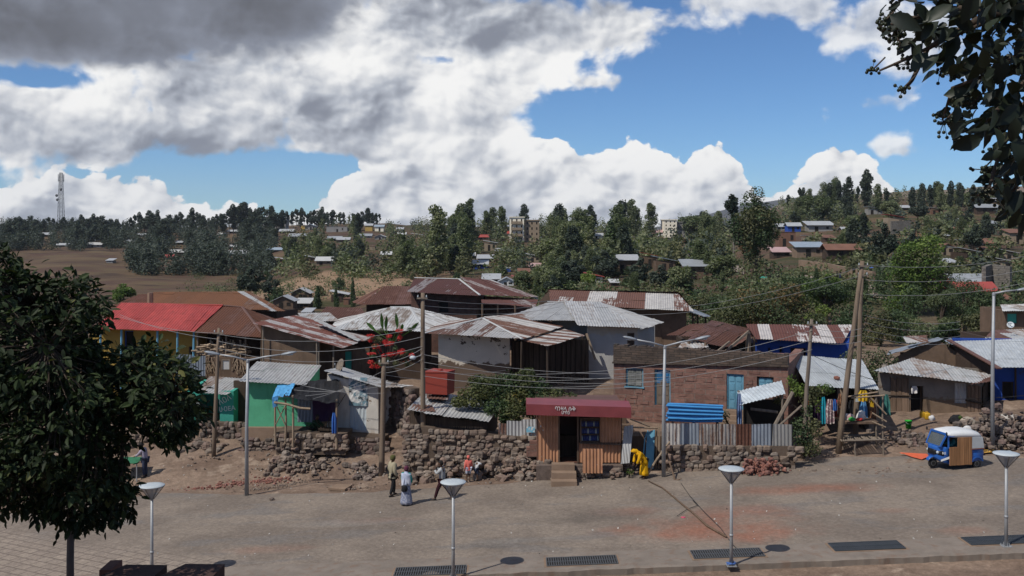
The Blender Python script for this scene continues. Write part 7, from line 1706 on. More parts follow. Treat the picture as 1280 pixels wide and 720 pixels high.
# near leafy tree
def in_poly(x, y, pl):
    c = False; j = len(pl)-1
    for i in range(len(pl)):
        if (pl[i][1] > y) != (pl[j][1] > y) and x < (pl[j][0]-pl[i][0])*(y-pl[i][1])/(pl[j][1]-pl[i][1])+pl[i][0]: c = not c
        j = i
    return c
def leaf_blade(mb, p, axis, nrm, L, W, r, mat=0, curl=.15, wave=0.0):
    """a real leaf: folded along its midrib, pointed, arched"""
    a = axis.normalized(); s_ = a.cross(nrm)
    if s_.length < .05: return
    s_.normalize(); n = s_.cross(a); prev = None
    for q, w in ((0, .04), (.22, .72), (.5, 1.0), (.78, .66), (1.0, .03)):
        c = p+a*L*q-n*(curl*L*(q*q)); k = len(mb.v); up = n*(W*.18*w)
        mb.v += [tuple(c-s_*W*.5*w+up), tuple(c), tuple(c+s_*W*.5*w+up)]
        if prev is not None:
            mb.face((prev, prev+1, k+1, k), mat, r); mb.face((prev+1, prev+2, k+2, k+1), mat, r)
        prev = k
g = random.Random(77)
TR_X, TR_D = X(88, 10.2), 10.2
t = thing('leafy_tree', 'dark broad leaved tree on a slim straight trunk close by the terrace', 'tree', (TR_X, TR_D, TERRACE))
sil = [(-60, 300), (0, 308), (22, 330), (40, 350), (60, 352), (85, 345), (105, 352), (128, 372), (130, 396), (115, 420), (130, 440), (155, 438), (190, 432), (215, 445), (235, 460), (243, 478), (248, 505), (245, 530), (225, 550), (205, 553), (180, 535), (160, 540), (150, 560), (152, 590), (165, 612), (160, 640), (140, 648), (118, 650), (108, 662), (82, 660), (70, 645), (40, 636), (20, 640), (-10, 628), (-60, 620)]
mb = MB(); wood_ = MB(); base = V((TR_X, TR_D, TERRACE))
mb_t = MB(); mb_t.tube([base+V((0, 0, -.3)), P(88, 700, TR_D), P(89, 640, TR_D), P(90, 590, TR_D)], [.040, .037, .034, .032], 14); mb_t.build('trunk', flat('smooth dark grey bark', (.085, .08, .078), .5, 0, .2, 12), t, True)
fork = P(90, 590, TR_D); nodes = [fork]
for (px, py, dd) in ((40, 540, .3), (120, 520, -.3), (70, 470, .1), (10, 450, -.5), (170, 490, .2), (215, 490, -.1), (100, 400, .3), (40, 380, -.2), (130, 590, .5), (20, 590, -.4), (-20, 520, .4), (60, 430, -.8), (140, 460, .7)):
    e = P(px, py, TR_D+dd); m_ = fork.lerp(e, .5)+V((g.uniform(-.1, .1), g.uniform(-.1, .1), .08)); wood_.tube([fork, m_, e], [.028, .018, .008], 6); nodes += [m_, e]
tips = []
while len(tips) < 1700:
    px, py = g.uniform(-60, 250), g.uniform(300, 662)
    if not in_poly(px, py, sil): continue
    edge = min(abs(px-a)+abs(py-b_) for a, b_ in sil); D = TR_D+g.uniform(-1, 1)*(.25+min(1.0, edge/70))
    tips.append(P(px, py, D))
for p in tips:
    q = min(nodes, key=lambda n_: (n_-p).length); wood_.tube([q, q.lerp(p, .6)+V((0, 0, -.03)), p], [.008, .005, .003], 4)
    d0 = (p-q).normalized(); tone = g.random()*.45; k = g.randrange(10, 16)
    for i in range(k):
        a = V((g.gauss(0, 1), g.gauss(0, 1), g.gauss(0, .8)-.35)).normalized()*.9+d0*.5; nrm = V((g.gauss(0, .5), g.gauss(0, .5)-.2, 1)); L = g.uniform(.05, .115)
        leaf_blade(mb, p+a.normalized()*.02+V((g.gauss(0, .055), g.gauss(0, .055), g.gauss(0, .045))), a, nrm, L, L*g.uniform(.42, .55), min(1, tone+g.random()*.58), 0, g.uniform(0, .3))
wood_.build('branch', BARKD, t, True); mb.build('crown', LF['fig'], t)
# overhanging bough with berries
t = thing('berry_tree', 'dark bough with big oval leaves and clusters of small berries hanging into the sky', 'tree', (6.2, 3.2, G(6.2, 3.2)))
mb = MB(); br = MB(); be = MB(); D0 = 3.6; trunk = [V((6.2, 3.2, G(6.2, 3.2))), V((6.1, 3.2, 11.0)), V((5.6, 3.3, 12.6)), V((4.6, 3.4, 13.1)), V((3.2, 3.6, 12.8))]
b2 = MB(); b2.tube(trunk, [.16, .13, .1, .07, .05], 10); b2.build('trunk', BARKD, t, True)
root = P(1330, -10, 3.7); br.tube([trunk[4], root, P(1250, 20, 3.6)], [.05, .03, .015], 7)
limbs = [[(1330, -10), (1250, 20), (1180, 50), (1130, 75), (1100, 88)], [(1250, 20), (1200, 10), (1150, 20), (1115, 30)], [(1330, -10), (1270, 70), (1230, 95), (1190, 110), (1178, 150)], [(1330, 60), (1280, 130), (1250, 190), (1236, 235)], [(1330, 40), (1290, 90), (1255, 130), (1215, 165)], [(1230, 20), (1160, 60), (1140, 100), (1128, 115)], [(1290, 150), (1275, 210), (1262, 250)]]
for l in limbs: br.tube([P(a, b_, D0+.15*math.sin(a*.05)) for a, b_ in l], [.012-.002*i for i in range(len(l))], 6)
sil2 = [(1102, 0), (1108, 14), (1098, 28), (1115, 45), (1135, 62), (1160, 80), (1172, 92), (1195, 80), (1215, 100), (1200, 120), (1185, 130), (1180, 160), (1195, 176), (1225, 180), (1232, 160), (1250, 180), (1240, 205), (1226, 214), (1245, 255), (1262, 272), (1330, 280), (1330, -60), (1110, -60)]
cnt = 0
while cnt < 820:
    px, py = g.uniform(1095, 1330), g.uniform(-60, 275)
    if not in_poly(px, py, sil2): continue
    dens = .35+.65*min(1, max(0, (px-1100)/140)) if py < 110 else .45+.5*min(1, max(0, (px-1200)/60))
    if g.random() > dens: continue
    D = D0+g.uniform(-.35, .55); L = g.uniform(.03, .085) if g.random() < .8 else g.uniform(.085, .115)
    a = V((g.gauss(-.25, .7), g.gauss(0, .6), g.gauss(-.6, .6))); nrm = V((g.gauss(0, .7), g.gauss(-.7, .6), g.gauss(.5, .5)))
    leaf_blade(mb, P(px, py, D), a, nrm, L, L*g.uniform(.5, .66), g.random(), 0, g.uniform(0, .35)); cnt += 1
for (px, py, n, sp) in ((1108, 22, 22, 9), (1122, 45, 30, 10), (1100, 32, 14, 6), (1090, 88, 11, 6), (1132, 80, 16, 7), (1112, 48, 10, 5), (1127, 112, 12, 5), (1118, 8, 14, 7), (1175, 90, 12, 7), (1190, 96, 14, 9), (1200, 124, 16, 9), (1180, 152, 22, 9), (1200, 150, 16, 8), (1192, 168, 12, 7), (1240, 195, 14, 7), (1228, 212, 12, 7), (1222, 245, 12, 7), (1235, 240, 14, 8), (1255, 215, 14, 9), (1215, 130, 12, 8), (1262, 190, 12, 8), (1250, 250, 14, 8)):
    c = P(px, py, D0+g.uniform(-.1, .2)); br.tube([c+V((.05, 0, .05)), c], .003, 4)
    for i in range(n):
        q = c+V((g.gauss(0, sp), g.gauss(0, sp*.6), g.gauss(0, sp)))*(D0/F*.75); be.blobby(q, .0068, .0068, .0068, i, 7, 5, .05, 0, g.random()); br.tube([c, q], .0012, 3)
for i in range(1300):   # unseen crown leaves added overhead, towards the sun, to shade the bough
    c = V((g.uniform(.8, 5.6), g.uniform(1.6, 4.6), g.uniform(12.55, 14.6)))
    if (c.z-H)/c.y < .30: continue
    a = V((g.gauss(0, .7), g.gauss(0, .7), g.gauss(-.4, .5))); L = g.uniform(.12, .2); leaf_blade(mb, c, a, V((g.gauss(0, .5), g.gauss(0, .5), 1)), L, L*.62, g.random(), 0, .2)
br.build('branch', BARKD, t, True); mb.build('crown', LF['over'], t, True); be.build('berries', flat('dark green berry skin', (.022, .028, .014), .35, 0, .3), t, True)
# ------------------------------------------------------------------ people
SK = flat('dark brown skin', (.085, .045, .028), .55, 0, .1, 20); HAIR = flat('black hair', (.012, .010, .009), .8, 0, .2, 30); EYE = flat('eye white', (.5, .48, .45), .3, 0, .02)
def skin_mesh(verts, edges, radii, root, lv=1):
    me = bpy.data.meshes.new('s'); me.from_pydata(verts, edges, []); o = bpy.data.objects.new('s', me); col.objects.link(o)
    sk = o.modifiers.new('k', 'SKIN'); sk.use_smooth_shade = True
    for i, r_ in enumerate(radii):
        d = me.skin_vertices[0].data[i]; d.radius = (r_, r_) if not isinstance(r_, tuple) else r_; d.use_root = (i == root)
    sb = o.modifiers.new('u', 'SUBSURF'); sb.levels = lv; sb.render_levels = lv
    bpy.context.view_layer.update(); m2 = bpy.data.meshes.new_from_object(o.evaluated_get(bpy.context.evaluated_depsgraph_get())); bpy.data.objects.remove(o); return m2
STAND = dict(pelvis=(0, 0, .52), belly=(.005, 0, .61), chest=(0, 0, .72), neck=(0, 0, .83), head=(.012, 0, .925),
    shL=(0, .10, .795), elL=(-.01, .125, .63), wrL=(.03, .125, .485), shR=(0, -.10, .795), elR=(-.01, -.125, .63), wrR=(.03, -.125, .485),
    hiL=(0, .052, .50), knL=(.015, .058, .275), anL=(-.01, .06, .045), toL=(.085, .066, .018), hiR=(0, -.052, .50), knR=(.015, -.058, .275), anR=(-.01, -.06, .045), toR=(.085, -.066, .018))
RAD = dict(pelvis=.078, belly=.072, chest=.082, neck=.034, shL=.04, elL=.028, wrL=.019, shR=.04, elR=.028, wrR=.019, hiL=.056, knL=.036, anL=.024, toL=.018, hiR=.056, knR=.036, anR=.024, toR=.018)
EDG = [('pelvis', 'belly'), ('belly', 'chest'), ('chest', 'neck'), ('chest', 'shL'), ('shL', 'elL'), ('elL', 'wrL'), ('chest', 'shR'), ('shR', 'elR'), ('elR', 'wrR'), ('pelvis', 'hiL'), ('hiL', 'knL'), ('knL', 'anL'), ('anL', 'toL'), ('pelvis', 'hiR'), ('hiR', 'knR'), ('knR', 'anR'), ('anR', 'toR')]
def person(label, loc, yaw, Hh, pose=None, wear=(), hair=True, hat=None, shoes=None, skirt=None, shawl=None, girth=1.0):
    """joints in fractions of the height, x forward, y to the figure's own left"""
    J = dict(STAND); J.update(pose or {}); loc = Vector(loc); cy, sy = math.cos(yaw), math.sin(yaw)
    W = lambda p: loc+Vector((p[0]*cy-p[1]*sy, p[0]*sy+p[1]*cy, p[2]))*Hh
    t = thing('person', label, 'person', loc)
    def grown(names, extra, name, mat, scale=1.0, drop=None):
        idx = {n: i for i, n in enumerate(names)}; vs = [W(J[n]) for n in names]; es = [(idx[a], idx[b_]) for a, b_ in EDG if a in idx and b_ in idx]
        rs = [(RAD[n]*scale*girth+extra)*Hh for n in names]; return skin_mesh(vs, es, rs, 0)
    def put(me, name, mats, parent):
        if not isinstance(mats, list): mats = [mats]
        me.materials.clear()
        for m_ in mats: me.materials.append(m_)
        me.name = name; o = bpy.data.objects.new(name, me); col.objects.link(o); attach(o, parent); return o
    me = grown(list(RAD), 0, 'body', SK)
    mb = MB(); mb.v = [tuple(v.co) for v in me.vertices]
    for p in me.polygons: mb.face(tuple(p.vertices), 0)
    hd = Vector(J['head']); nk = Vector(J['neck']); hr = .066; tilt = (hd-nk).normalized()
    fw = Vector(J.get('look', (1, 0, 0))).normalized(); sd = tilt.cross(fw).normalized(); fw = sd.cross(tilt)
    def HP(f, s_, u): q = hd+fw*f+sd*s_+tilt*u; return W(q)
    secs = []
    for u, f0, rr, bk in ((-.10, -.01, .026, .030), (-.075, .0, .034, .036), (-.062, .008, .042, .040), (-.04, .006, .05, .05), (-.015, .004, .054, .058), (.015, 0, .055, .064), (.04, -.004, .05, .06), (.06, -.006, .034, .042), (.07, -.008, .012, .015)):
        secs.append([HP(f0+math.cos(k*6.283/14)*(bk if math.cos(k*6.283/14) < 0 else bk*.92), math.sin(k*6.283/14)*rr, u) for k in range(14)])
    mb.ring(secs, 0); mb.ring([[HP(.052, -.012, -.02), HP(.072, 0, -.022), HP(.052, .012, -.02), HP(.05, 0, -.028)], [HP(.05, -.006, .012), HP(.057, 0, .012), HP(.05, .006, .012), HP(.046, 0, .01)]], 0)
    for s_ in (-1, 1):
        mb.blobby(HP(.051, s_*.021, .004), .007*Hh, .007*Hh, .005*Hh, 1, 6, 4, 0, 1); mb.blobby(HP(-.004, s_*.058, -.005), .01*Hh, .006*Hh, .016*Hh, 2, 6, 4, .1, 0, 0, yaw)
    mb.ring([[HP(.05, -.02, -.046), HP(.058, 0, -.047), HP(.05, .02, -.046)], [HP(.05, -.02, -.052), HP(.057, 0, -.054), HP(.05, .02, -.052)]], 0)
    for sgn, S in ((1, 'L'), (-1, 'R')):   # hands: palm, four unequal fingers, thumb
        w = Vector(J['wr'+S]); e = Vector(J['el'+S]); d = (w-e).normalized(); s_ = Vector((0, 0, 1)).cross(d); s_ = s_.normalized() if s_.length > .1 else Vector((1, 0, 0)); n = d.cross(s_)
        c = w+d*.055
        mb.ring([[W(w+s_*a*.017+n*b_*.011) for a, b_ in ((-1, -1), (1, -1), (1, 1), (-1, 1))], [W(w+d*.03+s_*a*.023+n*b_*.010) for a, b_ in ((-1, -1), (1, -1), (1, 1), (-1, 1))], [W(c+s_*a*.022+n*b_*.008) for a, b_ in ((-1, -1), (1, -1), (1, 1), (-1, 1))]], 0)
        for k, L in enumerate((.038, .044, .041, .032)):
            b0 = c+s_*(-.017+.0113*k)-d*.006; mb.tube([W(b0), W(b0+d*L*.5+n*.003), W(b0+d*L*.9+n*.014)], [.0055*Hh, .005*Hh, .004*Hh], 5)
        b0 = w+d*.02+s_*.02; mb.tube([W(b0), W(b0+s_*.014+d*.018), W(b0+s_*.013+d*.036+n*.006)], [.007*Hh, .006*Hh, .0045*Hh], 5)
    mb.build('body', [SK, EYE], t, True)
    for kind, mat, extra in wear:
        if kind == 'jacket': names = ['belly', 'pelvis', 'chest', 'shL', 'elL', 'wrL', 'shR', 'elR', 'wrR']
        elif kind == 'shirt': names = ['belly', 'pelvis', 'chest', 'shL', 'elL', 'shR', 'elR']
        elif kind == 'trousers': names = ['pelvis', 'hiL', 'knL', 'anL', 'hiR', 'knR', 'anR']
        elif kind == 'shorts': names = ['pelvis', 'hiL', 'knL', 'hiR', 'knR']
        idx = {n: i for i, n in enumerate(names)}; vs = [W(J[n]) for n in names]; rs = [(RAD[n]*girth*(1 if n not in ('wrL', 'wrR', 'anL', 'anR') else 1.05)+extra)*Hh for n in names]
        es = [(idx[a], idx[b_]) for a, b_ in EDG if a in idx and b_ in idx]
        put(skin_mesh(vs, es, rs, 0), {'jacket': 'jacket', 'shirt': 'shirt', 'trousers': 'trousers', 'shorts': 'shorts'}[kind], mat, t)
        if kind == 'jacket' and extra > .017:   # hem falling over the hips
            pv = Vector(J['pelvis']); mb = MB(); mb.ring([[W(pv+Vector((math.cos(k*.449)*(.085+q*.02), math.sin(k*.449)*(.095+q*.02), .05-q*.12))) for k in range(14)] for q in (0, .5, 1)], 0, 0, False); mb.build('jacket_hem', mat, t, True)
    if skirt:
        mat, zb_, w0 = skirt; pv = Vector(J['pelvis']); mb = MB(); secs = []
        for j in range(9):
            q = j/8; z = pv.z+.06+(zb_-pv.z-.06)*q; r_ = (.078+(w0-.078)*q**.8)
            secs.append([W(Vector((pv.x*(1-q*.4)+math.cos(k*6.283/28)*r_*(1+.09*q*math.sin(k*6.283/28*7+q)), pv.y+math.sin(k*6.283/28)*r_*1.05*(1+.09*q*math.sin(k*6.283/28*6+q)), z))) for k in range(28)])
        mb.ring(secs); mb.build('skirt', mat, t, True)
    if shawl:
        mat, zlow, over_head = shawl; mb = MB(); secs = []; ch = Vector(J['chest']); top = hd if over_head else nk
        prof = ([(.085, .012), (.055, .05), (.0, .072), (-.06, .066), (-.1, .07)] if over_head else [(.03, .04), (.0, .055), (-.02, .07)])
        for u, r_ in prof:
            c = top+tilt*u-fw*.012; op = .25 if over_head and u > -.08 else 0
            secs.append([W(c+fw*math.cos(k*6.283/22)*r_*(1-op if math.cos(k*6.283/22) > .3 else 1)+sd*math.sin(k*6.283/22)*r_) for k in range(22)])
        for q in (0, .2, .4, .6, .8, 1):
            z = nk.z-.02+(zlow-nk.z+.02)*q; cx = nk.x+(J['pelvis'][0]-nk.x)*max(0, min(1, (nk.z-z)/max(.05, nk.z-J['pelvis'][2]))); rx = .085+.03*q; ry = .135-.012*q
            secs.append([W(Vector((cx+math.cos(k*6.283/22)*rx*(1+.07*math.sin(k*1.7+q*2)), nk.y+math.sin(k*6.283/22)*ry*(1+.06*math.sin(k*2.1+q)), z+.02*math.sin(k*.57)*q))) for k in range(22)])
        mb.ring(secs); mb.build('shawl', mat, t, True)
    if hair or hat:
        mb = MB(); g_ = 1.0 if not hat else 1.1; secs = []
        for u, f0, rr, bk in ((-.045, -.022, .046, .044), (-.01, -.012, .057, .056), (.02, -.006, .058, .066), (.045, -.006, .053, .063), (.066, -.008, .037, .045), (.077, -.009, .012, .015)):
            secs.append([HP(f0+math.cos(k*6.283/14)*bk*g_*(1 if math.cos(k*6.283/14) < 0 else (.62 if u < .03 else .98)), math.sin(k*6.283/14)*rr*g_, u) for k in range(14)])
        mb.ring(secs); mb.build('hat' if hat else 'hair', hat or HAIR, t, True)
    if shoes:
        for S in 'LR':
            a, b_ = Vector(J['an'+S]), Vector(J['to'+S]); d = (b_-a); d.z = 0; d.normalize(); s_ = Vector((-d.y, d.x, 0)); z0 = b_.z-.02; mb = MB(); secs = []
            for q, w_, h_ in ((-.035, .02, .04), (.0, .026, .055), (.05, .028, .038), (.10, .026, .024), (.125, .01, .012)):
                secs.append([W(Vector((a.x, a.y, z0))+d*q+s_*w_*math.cos(k*6.283/10)+Vector((0, 0, h_*.5+h_*.5*math.sin(k*6.283/10)))) for k in range(10)])
            mb.ring(secs); mb.build('shoe', shoes, t, True)
    return t
CL = {k: fabric(k, *v) for k, v in dict(beige=((.33, .29, .20),), dkgrey=((.02, .02, .022),), whiteblue=((.42, .46, .58), (.52, .54, .60), 3), lavskirt=((.20, .22, .30), (.34, .35, .40), 14), tealcloth=((.03, .22, .20),), grey=((.36, .37, .37),), maroon=((.035, .012, .016),), coral=((.62, .15, .12),), paleblue=((.38, .42, .50),), yellow=((.62, .33, .01),), white=((.52, .52, .52),), dkgreen=((.012, .035, .018),), olive=((.09, .09, .035),), plum=((.10, .03, .055),), indigo=((.04, .05, .085),), check=((.36, .34, .40), (.28, .22, .30), 30), tealshirt=((.03, .16, .17),)).items()}
SHOE = flat('black shoe leather', (.015, .014, .014), .5)
def stood(px, py, dx=0): p = gz(px, py); p.z += .03; return p
A = R
hh = lambda px, py, ytop: (py-ytop)/F*hitnear(px, py)
# man in the long pale jacket, seen from behind, walking away to the east
person('man in a long beige jacket and olive cap walking near the stout wooden pole', stood(491, 621), R(35), 1.76,
       dict(knL=(.07, .058, .285), anL=(.06, .06, .05), toL=(.15, .066, .02), knR=(-.02, -.058, .28), anR=(-.10, -.06, .06), toR=(-.02, -.066, .018), elL=(-.03, .13, .63), wrL=(.08, .12, .50), elR=(-.02, -.13, .63), wrR=(.06, -.12, .49)),
       [('trousers', CL['dkgrey'], .014), ('jacket', CL['beige'], .022)], hair=False, hat=CL['olive'], shoes=SHOE)
t = person('woman in a pale blue shawl and patterned lavender skirt, walking on the paving', stood(508, 632), R(70), 1.62, dict(elL=(.02, .13, .64), wrL=(.10, .08, .55), elR=(.02, -.13, .64), wrR=(.10, -.08, .55)),
       [('jacket', CL['tealcloth'], .016)], hair=False, hat=CL['plum'], skirt=(CL['lavskirt'], .035, .15), shawl=(CL['whiteblue'], .50, False), shoes=SHOE)
pt = t.location; mb = MB(); mb.blobby(pt+V((-.06, -.22, .74)), .13, .07, .15, 3, 10, 7, .15); mb.tube([pt+V((-.1, -.2, .85)), pt+V((-.02, -.12, 1.28)), pt+V((.06, -.18, .86))], .012, 5); tag(recenter(mb.build('handbag', CL['dkgrey'], None, True), pt+V((-.06, -.22, .6))), 'black bag carried by the woman in the pale blue shawl', 'bag')
t = person('striding man in a grey top and maroon trousers with a pole on his shoulder', stood(553, 626), R(168), 1.72,
       dict(pelvis=(0, 0, .49), belly=(.01, 0, .58), chest=(.02, 0, .69), neck=(.03, 0, .80), head=(.05, 0, .89), shL=(.02, .10, .765), shR=(.02, -.10, .765), hiL=(0, .05, .47), hiR=(0, -.05, .47), knL=(.10, .055, .28), anL=(.17, .06, .045), toL=(.26, .066, .02), knR=(-.10, -.055, .27), anR=(-.24, -.06, .07), toR=(-.17, -.064, .016),
            elL=(.10, .14, .66), wrL=(.17, .07, .74), elR=(.09, -.14, .67), wrR=(.16, -.07, .75)), [('trousers', CL['maroon'], .012), ('jacket', CL['grey'], .014)], shoes=SHOE)
p = t.location; mb = MB(); mb.tube([p+V((-.75, -.18, .97)), p+V((-.05, -.12, 1.33)), p+V((.15, -.1, 1.44))], [.02, .022, .02], 7); tag(recenter(mb.build('carrying_pole', M['brown_wood']), p+V((-.3, -.14, 1.2))), 'wooden pole held by the striding man', 'pole')
person('child in a coral red hooded jacket and pale trousers standing by the fallen stones', stood(585.5, 603), R(110), 1.18, None, [('shorts', CL['paleblue'], .018), ('jacket', CL['coral'], .022)], hair=False, hat=CL['coral'], shoes=SHOE)
person('small child in a white top leaning on the fallen stones', stood(595.5, 601.5), R(40), 1.02, dict(chest=(.06, 0, .70), belly=(.02, 0, .60), neck=(.11, 0, .80), head=(.15, 0, .88), shL=(.08, .10, .77), shR=(.08, -.10, .77), elL=(.20, .12, .70), wrL=(.28, .08, .62), elR=(.2, -.12, .7), wrR=(.28, -.08, .62)), [('shorts', CL['indigo'], .016), ('shirt', CL['white'], .018)])
person('woman bent forward under a bright yellow shawl beside the propped pale blue door', stood(805, 599), R(200), 1.6,
       dict(belly=(.05, 0, .60), chest=(.15, 0, .69), neck=(.24, 0, .75), head=(.33, 0, .76), shL=(.17, .10, .73), shR=(.17, -.10, .73), elL=(.22, .13, .57), wrL=(.27, .10, .43), elR=(.22, -.13, .57), wrR=(.27, -.10, .43), look=(.6, 0, -.8)),
       [('trousers', CL['dkgrey'], .014), ('jacket', CL['yellow'], .02)], hair=True, skirt=(CL['yellow'], .10, .125), shawl=(CL['yellow'], .40, True), girth=1.0, shoes=SHOE)
person('man in a pale checked shirt leaning over the green market table', stood(181.5, 597), R(172), 1.68, dict(chest=(.05, 0, .71), neck=(.09, 0, .82), head=(.13, 0, .905), shL=(.06, .10, .785), shR=(.06, -.10, .785), elL=(.14, .12, .66), wrL=(.25, .09, .60), elR=(.14, -.12, .66), wrR=(.25, -.09, .60)), [('trousers', CL['indigo'], .014), ('jacket', CL['check'], .014)], shoes=SHOE)
person('dark clothed figure in a green vest working under the black tarpaulin', (X(391, 49.6), 49.6, Z(557, 49.6)), R(-15), 1.62, dict(belly=(.03, 0, .60), chest=(.08, 0, .70), neck=(.12, 0, .80), head=(.15, 0, .89), shL=(.09, .1, .77), shR=(.09, -.1, .77), elL=(.2, .12, .68), wrL=(.31, .1, .60), elR=(.2, -.12, .68), wrR=(.31, -.1, .60)), [('trousers', CL['dkgrey'], .014), ('jacket', CL['dkgreen'], .018)], shoes=SHOE)
for i, (px, py, c, lab) in enumerate(((1046, 358, 'dkgrey', 'tiny dark clothed walker on the earth track, front of a pair'), (1050, 358, 'indigo', 'tiny dark blue clothed walker on the earth track, rear of a pair'), (1073, 357, 'dkgrey', 'lone tiny figure standing by the leaning pole on the earth track'))):
    D = hit(px, py); person(lab, (X(px, D), D, G(X(px, D), D)+.25), R(170), 1.75, dict(knL=(.05, .058, .28), anL=(.08, .06, .05)), [('trousers', CL['dkgrey'], .012), ('jacket', CL[c], .018)])
# green market table under the leafy tree
p = gz(162, 597); D = p.y; t = thing('market_table', 'green topped market table with thin legs beside the man in the checked shirt', 'table', p); z1 = Z(575.5, D)
mb = MB(); mb.hexa([(X(148, D), D-.5, z1-.04), (X(176, D), D-.5, z1-.04), (X(174, D), D+.75, z1-.04), (X(146, D), D+.75, z1-.04), (X(148, D), D-.5, z1), (X(176, D), D-.5, z1), (X(174, D), D+.75, z1), (X(146, D), D+.75, z1)]); mb.build('tabletop', flat('green sheet table top', (.03, .16, .075), .5, 0, .15), t)
for px, dy in ((149, -.4), (175, -.4), (148, .65), (173, .65)): mb = MB(); mb.tube([(X(px, D), D+dy, p.z-.1), (X(px, D), D+dy, z1-.04)], .03, 6); mb.build('leg', M['steel'], t)
# ------------------------------------------------------------------ three wheeler
p = gz(1190, 584); p.z += .03; YAW = R(193)
t = thing('auto_rickshaw', 'blue three wheeled taxi with a white canopy and brown ribbed side panel', 'auto rickshaw', p)
def T_(x, y, z): return p+Vector((x*math.cos(YAW)-y*math.sin(YAW), x*math.sin(YAW)+y*math.cos(YAW), z))
BLUE = flat('blue vehicle paint', (.02, .10, .36), .28, 0, .06, 1.5, .5); CANV = flat('white canopy vinyl', (.60, .61, .61), .5, 0, .08, 2); CANG = flat('pale grey canopy vinyl', (.42, .44, .45), .55, 0, .1, 2); BLK = flat('black plastic trim', (.014, .014, .016), .45)
GLS, b, bs = newmat('dusty windscreen glass'); bs.inputs['Base Color'].default_value = (.10, .115, .115, 1); bs.inputs['Roughness'].default_value = .08; bs.inputs['Specular IOR Level'].default_value = .6; bs.inputs['Alpha'].default_value = .72
def loft(secs, mats, name, par=t, sm_=True):
    mb = MB(); mb.ring([[T_(*q) for q in s_] for s_ in secs]); return mb.build(name, mats, par, sm_)
def rect(x, y0, y1, z0, z1, r_=.06):
    out = []
    for cx_, cz_, a0 in ((y1-r_, z0+r_, -90), (y1-r_, z1-r_, 0), (y0+r_, z1-r_, 90), (y0+r_, z0+r_, 180)):
        for k in (0, 45, 90): a = R(a0+k); out.append((x, cx_+math.cos(a)*r_, cz_+math.sin(a)*r_))
    return out
loft([rect(-1.17, -.52, .52, .36, .80), rect(-1.12, -.58, .58, .30, .85), rect(-.50, -.60, .60, .28, .85), rect(-.42, -.60, .60, .24, .60), rect(.55, -.58, .58, .24, .40)], BLUE, 'body')
loft([rect(.52, -.56, .56, .26, .95), rect(.75, -.50, .50, .30, 1.0), rect(.95, -.36, .36, .42, 1.02), rect(1.04, -.24, .24, .52, .96)], BLUE, 'front_cowl')
loft([rect(1.0, -.30, .30, .60, .86, .05), rect(1.075, -.22, .22, .62, .84, .05)], BLK, 'grille')
loft([rect(.80, -.512, .512, .60, .82, .05), rect(.97, -.37, .37, .62, .82, .05)], BLK, 'headlight_panel')
for s_ in (-1, 1):
    mb = MB(); mb.blobby(T_(.97, s_*.33, .74), .07, .07, .07, 1, 10, 6, 0); mb.build('headlight', GL, t, True)
    mb = MB(); mb.tube([T_(.62, s_*.55, 1.5), T_(.78, s_*.66, 1.56)], .012, 5); mb.blobby(T_(.78, s_*.68, 1.6), .03, .06, .09, 1, 8, 5, 0); mb.build('mirror', BLK, t, True)
loft([rect(.72, -.08, .08, .40, .44, .02), rect(.86, -.11, .11, .47, .50, .015), rect(1.05, -.12, .12, .50, .53, .015), rect(1.20, -.11, .11, .42, .46, .02), rect(1.25, -.09, .09, .34, .37, .015)], BLUE, 'front_fender')
def wheel(x, y):
    c = (x, y, .205); mb = MB()
    prof = [(.10, -.055), (.17, -.06), (.20, -.045), (.205, 0), (.20, .045), (.17, .06), (.10, .055)]
    mb.ring([[T_(x+math.cos(k*6.283/24)*r_, y+o_, .205+math.sin(k*6.283/24)*r_) for k in range(24)] for r_, o_ in prof]); o = mb.build('wheel', M['black'], t, True)
    mb = MB(); mb.ring([[T_(x+math.cos(k*6.283/20)*r_, y+o_, .205+math.sin(k*6.283/20)*r_) for k in range(20)] for r_, o_ in ((.11, -.05), (.118, -.03), (.118, .045), (.10, .058), (.06, .035), (.035, .05), (.0, .055))]); mb.build('rim', M['steel'], o, True)
wheel(.98, 0); wheel(-.80, .53); wheel(-.80, -.53)
for s_ in (-1, 1):
    mb = MB(); secs = []
    for k in range(9): a = R(20+140*k/8); c = (-.80+math.cos(a)*.27, 0, .22+math.sin(a)*.27); secs.append([T_(c[0], s_*.605, c[2]), T_(c[0]*1.0, s_*.635, c[2]), T_(-.80+math.cos(a)*.31, s_*.635, .22+math.sin(a)*.31), T_(-.80+math.cos(a)*.31, s_*.605, .22+math.sin(a)*.31)])
    mb.ring(secs); mb.build('wheel_arch', BLUE, t)
# ribbed brown panels on the sides
WD = wood('varnished split bamboo', (.27, .135, .06), (.34, .18, .09), .3, (30, 30, 1))
for s_ in (-1, 1):
    mb = MB(); n = 22; x0, x1 = .60, -.52
    for k in range(n):
        a = x0+(x1-x0)*k/n; b_ = x0+(x1-x0)*(k+.8)/n; zt = 1.0 if a > .20 else 1.40; r_ = rng.random(); zb_ = .20+rng.uniform(0, .015)
        for (i0, i1) in ((a, b_),):
            mb.hexa([T_(i0, s_*.615, zb_), T_(i1, s_*.615, zb_), T_(i1, s_*.645, zb_), T_(i0, s_*.645, zb_), T_(i0, s_*.615, zt), T_(i1, s_*.615, zt), T_(i1, s_*.645, zt), T_(i0, s_*.645, zt)], 0, r_)
    mb.build('side_panel', WD, t)
